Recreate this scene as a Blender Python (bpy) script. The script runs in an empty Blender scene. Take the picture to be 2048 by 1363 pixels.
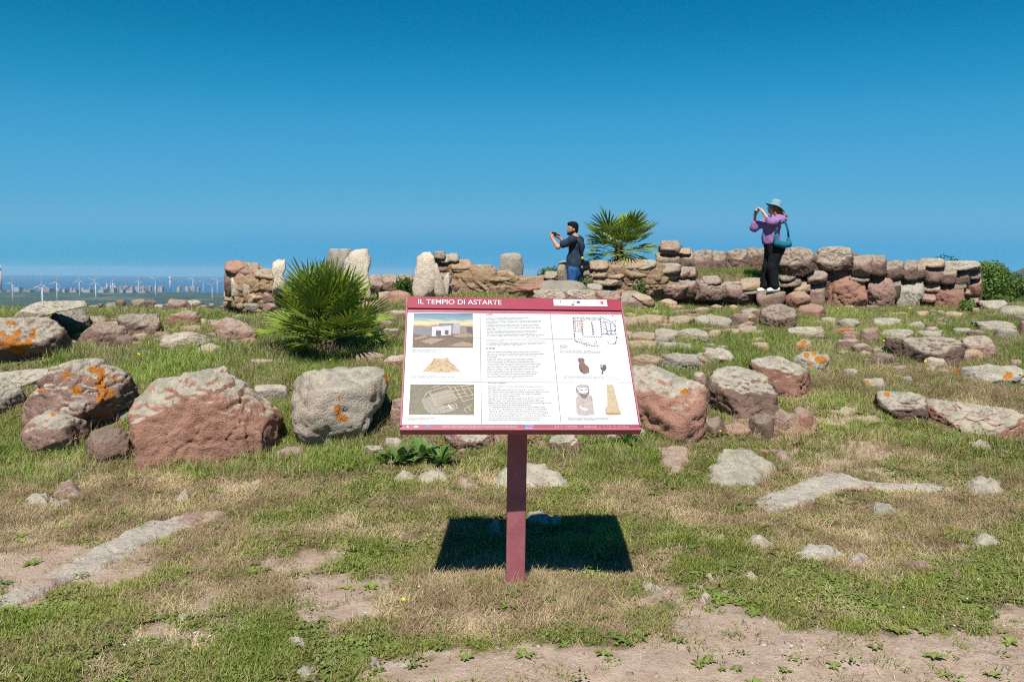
import bpy, bmesh, math, random
import numpy as np
from mathutils import Vector, Matrix

# ------------------------------------------------------------------ camera, sky, sun, exposure
scene = bpy.context.scene
COL = scene.collection
F_PX, CX, CY = 1593.0, 1024.0, 681.5          # focal length and centre in photo pixels (2048 wide)
CAM = np.array([0.0, 0.0, 1.76])
PITCH, ROLL = math.atan(136.5 / F_PX), 0.0078
_f = np.array([0, math.cos(PITCH), -math.sin(PITCH)])
_u0 = np.array([0, math.sin(PITCH), math.cos(PITCH)])
_r0 = np.array([1.0, 0, 0])
CR = math.cos(ROLL) * _r0 + math.sin(ROLL) * _u0
CU = -math.sin(ROLL) * _r0 + math.cos(ROLL) * _u0
cd = bpy.data.cameras.new('camera')
cam = bpy.data.objects.new('camera', cd)
COL.objects.link(cam)
cd.sensor_width = 36.0
cd.lens = 36.0 * F_PX / 2048
cd.clip_start = 0.05
cd.clip_end = 200000
cd.dof.use_dof = True
cd.dof.focus_distance = 4.25
cd.dof.aperture_fstop = 5.0
M = Matrix.Identity(4)
for i in range(3):
    M[i][0], M[i][1], M[i][2], M[i][3] = CR[i], CU[i], -_f[i], CAM[i]
cam.matrix_world = M
scene.camera = cam

SUN_L = Vector((0.094, 0.70, -1.0)).normalized()
world = bpy.data.worlds.new('World')
scene.world = world
world.use_nodes = True
wn, wl = world.node_tree.nodes, world.node_tree.links
wn.clear()
sky = wn.new('ShaderNodeTexSky')
sky.sky_type = 'NISHITA'
sky.sun_disc = False
sky.sun_elevation = math.asin(-SUN_L.z)
sky.sun_rotation = math.atan2(-SUN_L.x, -SUN_L.y)
sky.altitude = 150
sky.air_density = 1.0
sky.dust_density = 0.0
sky.ozone_density = 3.0
SKY_STRENGTH = 0.0645


def sky_grade(curve):
    """one colour grade for the whole sky: the deep teal-blue of the photograph"""
    dn = wn.new('ShaderNodeVectorMath')
    dn.operation = 'SCALE'
    dn.inputs['Scale'].default_value = 0.1
    wl.new(sky.outputs[0], dn.inputs[0])
    cv = wn.new('ShaderNodeRGBCurve')
    wl.new(dn.outputs[0], cv.inputs['Color'])
    for c_, pts in zip(cv.mapping.curves, curve):
        c_.points[0].location = pts[0]
        c_.points[1].location = pts[-1]
        for p_ in pts[1:-1]:
            c_.points.new(*p_)
        for p_ in c_.points:
            p_.handle_type = 'AUTO'
    cv.mapping.update()
    up = wn.new('ShaderNodeVectorMath')
    up.operation = 'SCALE'
    up.inputs['Scale'].default_value = 10.0
    wl.new(cv.outputs[0], up.inputs[0])
    return up.outputs[0]


bg = wn.new('ShaderNodeBackground')
bg.inputs['Strength'].default_value = SKY_STRENGTH
wl.new(sky_grade([[(0, 0), (.15, .001), (.22, .018), (.279, .048), (.491, .11), (.60, .135), (.84, .085), (1, .08)],
                  [(0, 0), (.274, .185), (.35, .268), (.451, .345), (.694, .42), (.78, .43), (.92, .385), (1, .375)],
                  [(0, 0), (.473, .405), (.56, .525), (.665, .635), (.815, .68), (1, .72)]]), bg.inputs['Color'])
wo = wn.new('ShaderNodeOutputWorld')
wl.new(bg.outputs[0], wo.inputs['Surface'])

sd = bpy.data.lights.new('sun', 'SUN')
sd.energy = 4.9
sd.angle = math.radians(0.53)
sd.color = (1.0, 0.955, 0.88)
sun = bpy.data.objects.new('sun', sd)
COL.objects.link(sun)
sun.rotation_euler = SUN_L.to_track_quat('-Z', 'Y').to_euler()
sun.location = (-3, -20, 40)

scene.view_settings.view_transform = 'Standard'
scene.view_settings.look = 'None'
scene.view_settings.gamma = 1
scene.view_settings.use_curve_mapping = False
scene.view_settings.exposure = 0.62
scene.render.engine = 'CYCLES'
scene.cycles.max_bounces = 6
scene.cycles.diffuse_bounces = 3
scene.cycles.transmission_bounces = 4
scene.cycles.volume_bounces = 0
scene.cycles.use_denoising = False
scene.cycles.filter_width = 1.05

rng = np.random.default_rng(7)
random.seed(7)

# ------------------------------------------------------------------ numeric helpers
_perm = np.random.default_rng(3).permutation(512).astype(np.int64) % 256
_perm = np.concatenate([_perm, _perm, _perm])
_g = np.random.default_rng(5).normal(size=(256, 3))
_g /= np.linalg.norm(_g, axis=1)[:, None]


def pn(P, seed=0):
    P = np.asarray(P, float) + seed * 17.31
    i = np.floor(P).astype(np.int64)
    f = P - i
    i &= 255
    w = f * f * f * (f * (f * 6 - 15) + 10)
    out = np.zeros(len(P))
    for dx in (0, 1):
        a = _perm[(i[:, 0] + dx) & 255]
        wx = w[:, 0] if dx else 1 - w[:, 0]
        for dy in (0, 1):
            b = _perm[a + ((i[:, 1] + dy) & 255)]
            wy = w[:, 1] if dy else 1 - w[:, 1]
            for dz in (0, 1):
                g = _g[_perm[b + ((i[:, 2] + dz) & 255)] & 255]
                wz = w[:, 2] if dz else 1 - w[:, 2]
                d = g[:, 0] * (f[:, 0] - dx) + g[:, 1] * (f[:, 1] - dy) + g[:, 2] * (f[:, 2] - dz)
                out += wx * wy * wz * d
    return out


def fbm(P, octv=3, seed=0, gain=0.5):
    s, a = np.zeros(len(P)), 1.0
    for k in range(octv):
        s += a * pn(P * 2 ** k, seed + k)
        a *= gain
    return s


def noise2(x, y, sc, octv=3, seed=0):
    x = np.asarray(x, float)
    return fbm(np.stack([x * sc, np.asarray(y, float) * sc, np.full(x.shape, 0.37)], -1), octv, seed)


def sstep(a, b, x):
    t = np.clip((x - a) / (b - a), 0, 1)
    return t * t * (3 - 2 * t)


def ray(px, py):
    px, py = np.asarray(px, float), np.asarray(py, float)
    return _f + CR * ((px - CX) / F_PX)[..., None] + CU * ((CY - py) / F_PX)[..., None]


def at(px, py, Y):
    d = ray(px, py)
    return CAM + d * (Y / d[..., 1])[..., None] if np.ndim(px) else CAM + d * (Y / d[1])


def proj(P):
    d = np.asarray(P, float) - CAM
    z = d @ _f
    z = np.where(np.abs(z) < 1e-6, 1e-6, z)
    return CX + F_PX * (d @ CR) / z, CY - F_PX * (d @ CU) / z


# ------------------------------------------------------------------ terrain
_ky = np.array([-60, 5.0, 5.6, 6.4, 7.0, 8.0, 9.6, 11.0, 12.5, 14.5, 17, 20, 70])
_kz = np.array([0, 0.0, .02, .07, .13, .36, .68, .87, 1.0, 1.11, 1.12, 1.06, 1.06])
_ty = np.arange(-60, 70, 0.05)
_tz = np.interp(_ty, _ky, _kz)
_k = np.hanning(23)
_tz = np.convolve(np.pad(_tz, 11, mode='edge'), _k / _k.sum(), mode='valid')
_dr = np.array([0, 6, 20, 60, 180, 600, 760, 1e6])
_dz = np.array([0, -.5, -4, -15, -52, -186, -187, -187])


def H(x, y, micro=True):
    x, y = np.asarray(x, float), np.asarray(y, float)
    z = np.interp(y, _ty, _tz)
    r = np.sqrt(np.maximum(np.abs(x) - 16, 0) ** 2 + np.maximum(y - 19, 0) ** 2 + np.maximum(-y - 20, 0) ** 2)
    z = z + np.interp(r, _dr, _dz)
    z = z + .13 * np.exp(-(x / 2.8) ** 2) * sstep(11, 14, y) * (r < 3)
    z = z + .66 * sstep(1.5, 1.85, x) * (1 - sstep(5.0, 5.5, x)) * sstep(14.95, 15.3, y) * (1 - sstep(17.6, 19.5, y))
    z = z - .40 * sstep(-2.6, -4.4, x) * sstep(12.0, 15.5, y) * (y < 400)
    z = z + .068 * np.exp(-((x - .03) / .60) ** 2 - ((y - 4.12) / .34) ** 2)
    z = z - .34 * np.exp(-((x - 1.15) / .9) ** 2 - ((y - 14.75) / .55) ** 2)
    if micro:
        sh = x.shape
        xf, yf = x.ravel(), y.ravel()
        m = noise2(xf, yf, 0.9, 2, 11) * .05 + noise2(xf, yf, 4.0, 2, 13) * .018
        m = m * np.clip(1.2 - np.hypot(xf, yf) / 60, 0, 1)
        far = np.hypot(xf, yf) > 300
        m = m + far * noise2(xf, yf, .002, 3, 15) * 6
        z = z + m.reshape(sh)
    return z


def on(px, py):
    """the point where the view ray through a photo pixel meets the ground"""
    d = ray(px, py)
    Y = np.concatenate([np.arange(2.2, 25, .04)])
    P = CAM + d[None] * (Y / d[1])[:, None]
    below = P[:, 2] < H(P[:, 0], P[:, 1], False)
    k = int(np.argmax(below)) if below.any() else int(np.argmin(P[:, 2] - H(P[:, 0], P[:, 1], False)))
    return P[k]


# ------------------------------------------------------------------ object helpers
def mesh_np(name, V, Fc, smooth=True, mats=(), mi=None):
    me = bpy.data.meshes.new(name)
    V = np.asarray(V, np.float32)
    me.vertices.add(len(V))
    me.vertices.foreach_set('co', V.ravel())
    if isinstance(Fc, np.ndarray):
        n, k = Fc.shape
        me.loops.add(n * k)
        me.loops.foreach_set('vertex_index', Fc.astype(np.int32).ravel())
        me.polygons.add(n)
        me.polygons.foreach_set('loop_start', np.arange(0, n * k, k, dtype=np.int32))
    else:
        n = len(Fc)
        ls = np.array([len(f) for f in Fc], np.int32)
        me.loops.add(int(ls.sum()))
        me.loops.foreach_set('vertex_index', np.concatenate([np.asarray(f, np.int32) for f in Fc]))
        me.polygons.add(n)
        me.polygons.foreach_set('loop_start', np.concatenate([[0], np.cumsum(ls)[:-1]]).astype(np.int32))
    me.update(calc_edges=True)
    me.polygons.foreach_set('use_smooth', np.full(n, smooth))
    for m in mats:
        me.materials.append(m)
    if mi is not None:
        me.polygons.foreach_set('material_index', np.asarray(mi, np.int32))
    me.validate(clean_customdata=False)
    return me


def link(name, data, parent=None, loc=None):
    o = bpy.data.objects.new(name, data)
    COL.objects.link(o)
    if loc is not None:
        o.location = tuple(float(v) for v in loc)
    if parent is not None:
        o.parent = parent
    return o


def tag(o, label=None, cat=None, group=None, kind=None):
    if label:
        o['label'] = label
    if cat:
        o['category'] = cat
    if group:
        o['group'] = group
    if kind:
        o['kind'] = kind
    return o


def thing(name, label, cat, loc=(0, 0, 0), group=None):
    return tag(link(name, None, None, loc), label, cat, group)


class MB:
    """collects simple shapes into one mesh"""

    def __init__(s):
        s.v, s.f = [], []

    def add(s, V, Fc):
        b = len(s.v)
        s.v += [tuple(map(float, v)) for v in V]
        s.f += [tuple(int(i) + b for i in f) for f in Fc]

    def box(s, c, h, R=None):
        V = np.array([(x, y, z) for x in (-1, 1) for y in (-1, 1) for z in (-1, 1)], float) * np.array(h)
        if R is not None:
            V = V @ np.array(R).T
        s.add(V + np.array(c), [(0, 1, 3, 2), (4, 6, 7, 5), (0, 4, 5, 1), (2, 3, 7, 6), (0, 2, 6, 4), (1, 5, 7, 3)])

    def tube(s, pts, rad, n=8, cap=True):
        pts = [np.array(p, float) for p in pts]
        rings = []
        for i, p in enumerate(pts):
            t = pts[min(i + 1, len(pts) - 1)] - pts[max(i - 1, 0)]
            t = t / (np.linalg.norm(t) + 1e-9)
            a = np.cross(t, (0, 0, 1) if abs(t[2]) < .9 else (1, 0, 0))
            a /= np.linalg.norm(a)
            b = np.cross(t, a)
            r = rad[i] if hasattr(rad, '__len__') else rad
            rings.append([p + r * (math.cos(q) * a + math.sin(q) * b) for q in np.arange(n) * 2 * math.pi / n])
        V = [v for r in rings for v in r]
        Fc = [(i * n + j, i * n + (j + 1) % n, (i + 1) * n + (j + 1) % n, (i + 1) * n + j) for i in range(len(pts) - 1) for j in range(n)]
        if cap:
            Fc += [tuple(range(n))[::-1], tuple(range((len(pts) - 1) * n, len(pts) * n))]
        s.add(V, Fc)

    def build(s, name, m, parent=None, loc=None, smooth=False):
        me = mesh_np(name, np.array(s.v), s.f, smooth, [m] if not isinstance(m, (list, tuple)) else m)
        return link(name, me, parent, loc)


# ------------------------------------------------------------------ materials
class NT:
    def __init__(s, name):
        s.m = bpy.data.materials.new(name)
        s.m.use_nodes = True
        s.n, s.l = s.m.node_tree.nodes, s.m.node_tree.links
        s.n.clear()
        s.out = s.n.new('ShaderNodeOutputMaterial')

    def node(s, typ, ins=None, **props):
        nd = s.n.new('ShaderNode' + typ)
        for k, v in props.items():
            setattr(nd, k, v)
        for k, v in (ins or {}).items():
            s.put(nd.inputs[k], v)
        return nd

    def put(s, sock, v):
        if hasattr(v, 'is_linked') or hasattr(v, 'links'):
            s.l.new(v, sock)
        elif isinstance(v, (tuple, list)) and len(v) == 3 and sock.type == 'RGBA':
            sock.default_value = (*v, 1)
        else:
            sock.default_value = v

    def math(s, op, a, b=0.0, c=None, clamp=False):
        nd = s.n.new('ShaderNodeMath')
        nd.operation = op
        nd.use_clamp = clamp
        s.put(nd.inputs[0], a)
        s.put(nd.inputs[1], b)
        if c is not None:
            s.put(nd.inputs[2], c)
        return nd.outputs[0]

    def step(s, x, a, b):
        nd = s.n.new('ShaderNodeMapRange')
        nd.interpolation_type = 'SMOOTHSTEP'
        s.put(nd.inputs['Value'], x)
        s.put(nd.inputs['From Min'], a)
        s.put(nd.inputs['From Max'], b)
        return nd.outputs[0]

    def mix(s, f, a, b, blend='MIX'):
        nd = s.n.new('ShaderNodeMix')
        nd.data_type = 'RGBA'
        nd.blend_type = blend
        s.put(nd.inputs[0], f)
        s.put(nd.inputs[6], a)
        s.put(nd.inputs[7], b)
        return nd.outputs[2]

    def noise(s, vec, sc, det=4.0, rough=.55, dist=0.0):
        nd = s.node('TexNoise', {'Scale': sc, 'Detail': det, 'Roughness': rough, 'Distortion': dist})
        if vec is not None:
            s.l.new(vec, nd.inputs['Vector'])
        return nd.outputs['Fac']

    def voro(s, vec, sc, feat='F1'):
        nd = s.node('TexVoronoi', {'Scale': sc}, feature=feat)
        s.l.new(vec, nd.inputs['Vector'])
        return nd

    def finish(s, shader):
        s.l.new(shader, s.out.inputs['Surface'])
        return s.m


def plain(name, col, rough=.6, spec=.3, var=.08, sc=30, metal=0.0, bump=0.0):
    t = NT(name)
    tc = t.node('TexCoord').outputs['Object']
    n = t.noise(tc, sc, 4)
    c = t.mix(t.step(n, .3, .7), tuple(v * (1 - var) for v in col), tuple(min(1, v * (1 + var)) for v in col))
    b = t.node('BsdfPrincipled', {'Base Color': c, 'Roughness': rough, 'Specular IOR Level': spec, 'Metallic': metal})
    if bump:
        bp = t.node('Bump', {'Height': n, 'Strength': bump, 'Distance': .01})
        t.l.new(bp.outputs[0], b.inputs['Normal'])
    return t.finish(b.outputs[0])


def rock_mat(name, c1, c2, c3, lich=(.40, .352, .275), lich2=(.28, .258, .205), pits=1.0, patchy=False):
    """volcanic stone; object colour R = amount of grey lichen on upward faces, G = orange lichen, B = tone"""
    t = NT(name)
    oi = t.node('ObjectInfo')
    tc = t.node('TexCoord').outputs['Object']
    off = t.node('VectorMath', {0: tc}, operation='ADD')
    rv = t.node('CombineXYZ', {0: t.math('MULTIPLY', oi.outputs['Random'], 37.0), 1: t.math('MULTIPLY', oi.outputs['Random'], 91.0), 2: 0.0})
    t.l.new(rv.outputs[0], off.inputs[1])
    v = off.outputs[0]
    sp = t.node('SeparateColor', {0: oi.outputs['Color']})
    geo = t.node('NewGeometry')
    nz = t.node('SeparateXYZ', {0: geo.outputs['Normal']}).outputs[2]
    na = t.noise(v, 2.6, 5, .6, .3)
    nb = t.noise(v, 11, 6, .65, .4)
    nc = t.noise(v, 45, 5, .7)
    col = t.mix(t.step(na, .38, .62), c1, c2)
    col = t.mix(t.math('MULTIPLY', t.step(nb, .50, .72), .75), col, c3)
    col = t.mix(t.math('MULTIPLY', t.step(nc, .55, .8), .5), col, tuple(min(.8, x * 1.8 + .03) for x in c2))
    dark = t.step(nc, .46, .28)
    col = t.mix(t.math('MULTIPLY', dark, .6), col, tuple(x * .4 for x in c1))
    tone = t.node('HueSaturation', {'Color': col, 'Saturation': 1.08, 'Value': t.math('MULTIPLY_ADD', sp.outputs[2], .62, .55)})
    col = tone.outputs[0]
    # grey crust lichen on the weathered upper faces
    lm = t.math('ADD', t.math('MULTIPLY_ADD', nz, 1.35, -.72), t.math('MULTIPLY_ADD', t.noise(v, 5.5, 8, .72), 1.15, -.575))
    lm = t.math('ADD', lm, t.math('MULTIPLY_ADD', t.noise(v, 34, 6, .75), 1.2, -.6))
    lm = t.math('MULTIPLY', t.step(lm, .02, .40), sp.outputs[0])
    if patchy:
        lm = t.math('MULTIPLY', lm, t.step(t.noise(v, 2.6, 7, .66, .5), .35, .46))
    lc = t.mix(t.step(t.noise(v, 9, 5), .4, .62), lich, lich2)
    lc = t.mix(t.math('MULTIPLY', t.step(t.noise(v, 26, 6, .7), .56, .66), .7), lc, (.13, .13, .115))
    lc = t.mix(t.step(t.noise(v, 19, 3), .60, .72), lc, (.45, .405, .32))
    col = t.mix(lm, col, lc)
    # orange rosettes
    wv = t.node('VectorMath', {0: v, 1: (0, 0, 0)}, operation='ADD')
    wn_ = t.node('TexNoise', {'Scale': 26.0, 'Detail': 2.0})
    t.l.new(v, wn_.inputs['Vector'])
    sc_ = t.node('VectorMath', {0: wn_.outputs['Color']}, operation='SCALE')
    sc_.inputs['Scale'].default_value = .05
    t.l.new(sc_.outputs[0], wv.inputs[1])
    vo = t.voro(wv.outputs[0], 8.5)
    pick = t.step(t.math('ADD', t.math('MULTIPLY', t.noise(v, 2.3, 2), 1.5), t.math('MULTIPLY', sp.outputs[1], .26)), 1.05, 1.12)
    sz = t.node('SeparateColor', {0: vo.outputs['Color']}).outputs[0]
    om = t.math('MULTIPLY', t.step(vo.outputs['Distance'], t.math('MULTIPLY_ADD', sz, .44, .10), t.math('MULTIPLY_ADD', sz, .40, .04)), pick)
    om = t.math('MULTIPLY', om, t.step(t.noise(v, 60, 3), .30, .44))
    om = t.math('MULTIPLY', om, t.step(sp.outputs[1], .02, .06))
    spot = t.node('Attribute', attribute_name='spot').outputs['Fac']
    sm = t.math('ADD', spot, t.math('MULTIPLY_ADD', t.noise(v, 42, 5, .7), 1.1, -.55))
    om = t.math('MAXIMUM', om, t.step(sm, .42, .52))
    oc = t.mix(t.step(t.noise(v, 60, 5, .7), .35, .65), (.44, .17, .018), (.30, .085, .014))
    oc = t.mix(t.step(t.noise(v, 48, 4, .7), .56, .66), oc, (.30, .26, .19))
    col = t.mix(om, col, oc)
    b = t.node('BsdfPrincipled', {'Base Color': col, 'Roughness': .93, 'Specular IOR Level': .18})
    vp = t.voro(v, 34)
    hgt = t.math('ADD', t.math('MULTIPLY', nb, .65), t.math('MULTIPLY', nc, .48))
    hgt = t.math('ADD', hgt, t.math('MULTIPLY', t.noise(v, 130, 3, .7), .16))
    hgt = t.math('ADD', hgt, t.math('MULTIPLY', t.step(vp.outputs['Distance'], 0.0, .32), .16 * pits))
    bp = t.node('Bump', {'Height': hgt, 'Strength': 1.0, 'Distance': .04})
    t.l.new(bp.outputs[0], b.inputs['Normal'])
    return t.finish(b.outputs[0])


MAT = {
    'red': rock_mat('red_tuff', (.27, .148, .112), (.335, .19, .14), (.20, .10, .078)),
    'rose': rock_mat('rose_tuff', (.235, .150, .122), (.295, .195, .158), (.17, .105, .086)),
    'brown': rock_mat('brown_tuff', (.135, .092, .075), (.185, .125, .098), (.085, .058, .05)),
    'tan': rock_mat('tan_sandstone', (.35, .235, .15), (.42, .29, .19), (.24, .14, .095)),
    'pale': rock_mat('pale_weathered_stone', (.40, .335, .27), (.36, .31, .26), (.27, .20, .17)),
    'grey': rock_mat('grey_stone', (.27, .235, .195), (.32, .285, .24), (.17, .145, .125)),
    'cream': rock_mat('cream_stone', (.37, .305, .225), (.44, .37, .28), (.27, .21, .155), (.44, .40, .325), (.34, .31, .25)),
    'white': rock_mat('white_limestone', (.50, .42, .335), (.56, .48, .385), (.40, .32, .25), (.52, .45, .37), (.46, .40, .32), .4),
    'slab': rock_mat('trodden_rock', (.30, .195, .16), (.36, .25, .20), (.24, .16, .13), (.44, .41, .34), (.36, .34, .29), patchy=True),
    'earth': plain('packed_earth', (.075, .052, .038), .95, .1, .3, 9, bump=.6),
}


def leaf_mat(name, c_lo, c_hi, trans=.3, loc_sc=.0, dry=None, gloss=.25):
    t = NT(name)
    oi = t.node('ObjectInfo')
    fac = oi.outputs['Random']
    col = t.mix(fac, c_lo, c_hi)
    tc = t.node('TexCoord').outputs['Object']
    if loc_sc:
        n = t.noise(oi.outputs['Location'], loc_sc, 3)
        col = t.mix(t.step(n, .42, .66), col, tuple(x * 1.25 for x in c_hi))
        n2 = t.noise(oi.outputs['Location'], loc_sc * 2.7, 3)
        if dry:
            col = t.mix(t.math('MULTIPLY', t.step(t.math('ADD', n2, t.math('MULTIPLY', fac, .25)), .60, .72), .85), col, dry)
    d = t.node('BsdfPrincipled', {'Base Color': col, 'Roughness': .55, 'Specular IOR Level': gloss})
    tr = t.node('BsdfTranslucent', {'Color': col})
    mx = t.node('MixShader', {0: trans, 1: d.outputs[0], 2: tr.outputs[0]})
    return t.finish(mx.outputs[0])


# ------------------------------------------------------------------ ground, plain, sea, hills
BARE = [  # bare soil patches seen in the photograph: pixel centre, radii, strength
    (1250, 1345, 480, 50, 1.0), (1500, 1305, 260, 42, .95), (1700, 1330, 330, 60, .95), (1990, 1335, 160, 75, .85),
    (900, 1350, 160, 40, .9), (1850, 1275, 150, 18, .6), (2030, 1235, 70, 24, .6), (640, 1175, 75, 30, .75), (705, 1205, 30, 70, .75), (560, 1128, 75, 22, .6), (620, 1225, 60, 24, .7),
    (430, 1205, 45, 32, .6), (330, 1265, 60, 20, .4), (150, 1310, 70, 20, .45), (1690, 905, 90, 26, .85), (1690, 935, 110, 14, .5),
    (1690, 840, 70, 20, .6), (1460, 1250, 150, 26, .55), (1330, 1195, 60, 25, .5), (1380, 1225, 60, 22, .6), (120, 1130, 170, 42, .8),
    (40, 1180, 70, 40, .8), (380, 1035, 60, 20, .6), (690, 1110, 40, 16, .4), (740, 1180, 60, 40, .45), (960, 1240, 60, 16, .35), (500, 965, 60, 22, .4),
]
DRY = [
    (1010, 1208, 220, 70, 1.5), (1120, 1240, 130, 35, .9), (850, 1200, 90, 50, .8), (200, 1060, 270, 85, 1.3), (300, 990, 240, 60, 1.1), (60, 1030, 160, 40, .7),
    (1330, 1010, 150, 55, .6), (1760, 1020, 270, 45, 1.15), (1700, 1065, 200, 30, .5), (1640, 920, 160, 40, .6), (230, 880, 60, 60, .8), (760, 880, 80, 40, .6),
    (500, 1090, 160, 30, .35), (560, 960, 140, 34, .6), (1780, 1150, 130, 30, .6), (1940, 1050, 160, 50, .4), (870, 1020, 140, 60, .3), (1420, 880, 150, 40, .6), (700, 1060, 160, 30, .4), (460, 1190, 200, 40, .5), (1280, 1140, 90, 40, .35), (1850, 760, 200, 40, .4), (1700, 790, 140, 40, .4), (1960, 800, 100, 30, .4)]


def blobs(L, px, py):
    v = np.zeros(np.shape(px))
    for (x, y, a, b, s) in L:
        q = ((px - x) / a) ** 2 + ((py - y) / b) ** 2
        v = np.maximum(v, s * np.exp(-q * q * .55))
    return v


def bare_dry(x, y, z=None):
    if z is None:
        z = H(x, y, False)
    px, py = proj(np.stack([x, y, z], -1))
    ok = (y > 1.2)
    wob = noise2(x, y, 3.2, 3, 21)
    wob2 = noise2(x, y, 11., 2, 22)
    b = blobs(BARE, px + wob * 90, py + wob2 * 22)
    b = np.where(ok & (py < 1500), b, .75 * (y < 4))
    b = np.clip(b + .30 * noise2(x, y, 1.7, 3, 31) + .34 * noise2(x, y, 5.5, 3, 33) + .12 * wob2 + .05, 0, 1)
    b = sstep(.20, .60, b)
    d = blobs(DRY, px + wob2 * 60, py + wob * 30)
    d = np.where(ok, d, .3)
    d = np.clip(d + .75 * noise2(x, y, 1.3, 4, 41) + .12 + .3 * wob2, 0, 1)
    return b, sstep(.08, .62, d)


xs = [np.arange(-6.2, 6.2001, .045)]
g, step = [6.2], .05
while g[-1] < 15000:
    step *= 1.1
    g.append(g[-1] + step)
g = np.array(g[1:])
xs = np.concatenate([-g[::-1], xs[0], g])
ya = np.arange(2.4, 8.0, .04)
yb, step = [ya[-1]], .04
while yb[-1] < 26:
    step *= 1.02
    yb.append(yb[-1] + step)
while yb[-1] < 7800:
    step *= 1.12
    yb.append(yb[-1] + step)
yn, step = [2.4], .08
while yn[-1] > -3000:
    step *= 1.35
    yn.append(yn[-1] - step)
ys = np.concatenate([np.array(yn[1:])[::-1], ya, np.array(yb[1:])])
GX, GY = np.meshgrid(xs, ys)
GZ = H(GX, GY)
# ragged coast: the outermost rows dip under the sea
coast = 7300 + 420 * noise2(GX.ravel(), GX.ravel() * 0, .0011, 3, 51).reshape(GX.shape) + 0.10 * np.clip(GX + 2500, -3000, 9000) + 500 * sstep(-1900, -1200, GX)
GZ = np.where(GY > coast, -196.0, GZ)
nx, ny = len(xs), len(ys)
idx = np.arange(nx * ny).reshape(ny, nx)
gf = np.stack([idx[:-1, :-1], idx[:-1, 1:], idx[1:, 1:], idx[1:, :-1]], -1).reshape(-1, 4)
gme = mesh_np('ground', np.stack([GX, GY, GZ], -1).reshape(-1, 3), gf, True)
b_, d_ = bare_dry(GX.ravel(), GY.ravel(), GZ.ravel())
att = gme.attributes.new('bare', 'FLOAT', 'POINT')
att.data.foreach_set('value', b_.astype(np.float32))
att = gme.attributes.new('dry', 'FLOAT', 'POINT')
att.data.foreach_set('value', d_.astype(np.float32))


def ground_mat():
    t = NT('meadow_soil')
    geo = t.node('NewGeometry')
    p = geo.outputs['Position']
    bare = t.node('Attribute', attribute_name='bare').outputs['Fac']
    dry = t.node('Attribute', attribute_name='dry').outputs['Fac']
    n1 = t.noise(p, 6, 6, .62)
    n2 = t.noise(p, 40, 5, .7)
    n3 = t.noise(p, 160, 3, .6)
    soil = t.mix(t.step(n1, .35, .65), (.345, .25, .188), (.44, .335, .26))
    soil = t.mix(t.math('MULTIPLY', t.step(n2, .45, .75), .5), soil, (.45, .34, .27))
    soil = t.mix(t.math('MULTIPLY', t.step(n2, .45, .28), .5), soil, (.19, .125, .09))
    moss = t.mix(t.step(n2, .35, .65), (.075, .070, .030), (.155, .130, .062))
    thatch = t.mix(t.step(n2, .35, .65), (.15, .105, .06), (.29, .205, .12))
    near = t.mix(t.math('MULTIPLY', dry, .9), moss, thatch)
    near = t.mix(bare, near, soil)
    # the wide plain below the hill: scrub and fields
    m1 = t.noise(p, .006, 5, .6)
    m2 = t.noise(p, .03, 4, .6)
    far = t.mix(t.step(m1, .40, .62), (.018, .036, .016), (.045, .062, .028))
    far = t.mix(t.math('MULTIPLY', t.step(m2, .52, .7), .6), far, (.025, .04, .018))
    far = t.mix(t.math('MULTIPLY', t.step(t.noise(p, .0031, 3), .58, .66), .5), far, (.20, .17, .10))
    dist = t.node('VectorMath', {0: p}, operation='LENGTH').outputs['Value']
    col = t.mix(t.step(dist, 40., 120.), near, far)
    b = t.node('BsdfPrincipled', {'Base Color': col, 'Roughness': .97, 'Specular IOR Level': .1})
    h = t.math('ADD', t.math('MULTIPLY_ADD', t.noise(p, 14, 4, .6), 1.6, n2), t.math('MULTIPLY', n3, .5))
    bp = t.node('Bump', {'Height': h, 'Strength': .8, 'Distance': .018})
    t.l.new(bp.outputs[0], b.inputs['Normal'])
    return t.finish(b.outputs[0])


gme.materials.append(ground_mat())
tag(link('ground', gme), 'grassy hilltop ground with bare soil patches falling to the plain', kind='structure')

t = NT('sea_water')
p = t.node('NewGeometry').outputs['Position']
bp = t.node('Bump', {'Height': t.noise(p, .02, 4), 'Strength': .25, 'Distance': 3.0})
b = t.node('BsdfPrincipled', {'Base Color': (.006, .06, .15), 'Roughness': .35, 'Specular IOR Level': .35})
t.l.new(bp.outputs[0], b.inputs['Normal'])
SEA = t.finish(b.outputs[0])
mb = MB()
mb.add([(-30000, -4000, -190), (30000, -4000, -190), (30000, 24500, -190), (-30000, 24500, -190)], [(0, 1, 2, 3)])
tag(mb.build('sea', SEA), 'deep blue sea along the horizon', kind='structure')

# far ridge at the photograph's edge beyond the bushes
mx = np.linspace(0, 1, 90)
my = np.linspace(-1, 1, 24)
A, B = np.meshgrid(mx, my)
hx = 1770 + A * 1770
hz = (sstep(-.01, .15, A) * (330 + 130 * noise2((A * 9).ravel(), A.ravel() * 0, 1, 3, 61).reshape(A.shape)) * (1 - .1 * A)) * np.clip(1 - B ** 2, 0, 1) ** .8 + 60 * noise2((A * 30).ravel(), (B * 4).ravel(), 1, 3, 62).reshape(A.shape) * (1 - B ** 2)
me = mesh_np('mountain', np.stack([hx, 3000 + B * 500, -192 + hz * .78], -1).reshape(-1, 3),
             np.stack([np.arange(90 * 24).reshape(24, 90)[:-1, :-1], np.arange(90 * 24).reshape(24, 90)[:-1, 1:], np.arange(90 * 24).reshape(24, 90)[1:, 1:], np.arange(90 * 24).reshape(24, 90)[1:, :-1]], -1).reshape(-1, 4), True,
             [plain('mountain_scrub', (.06, .075, .05), .95, .1, .3, .004)])
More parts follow.
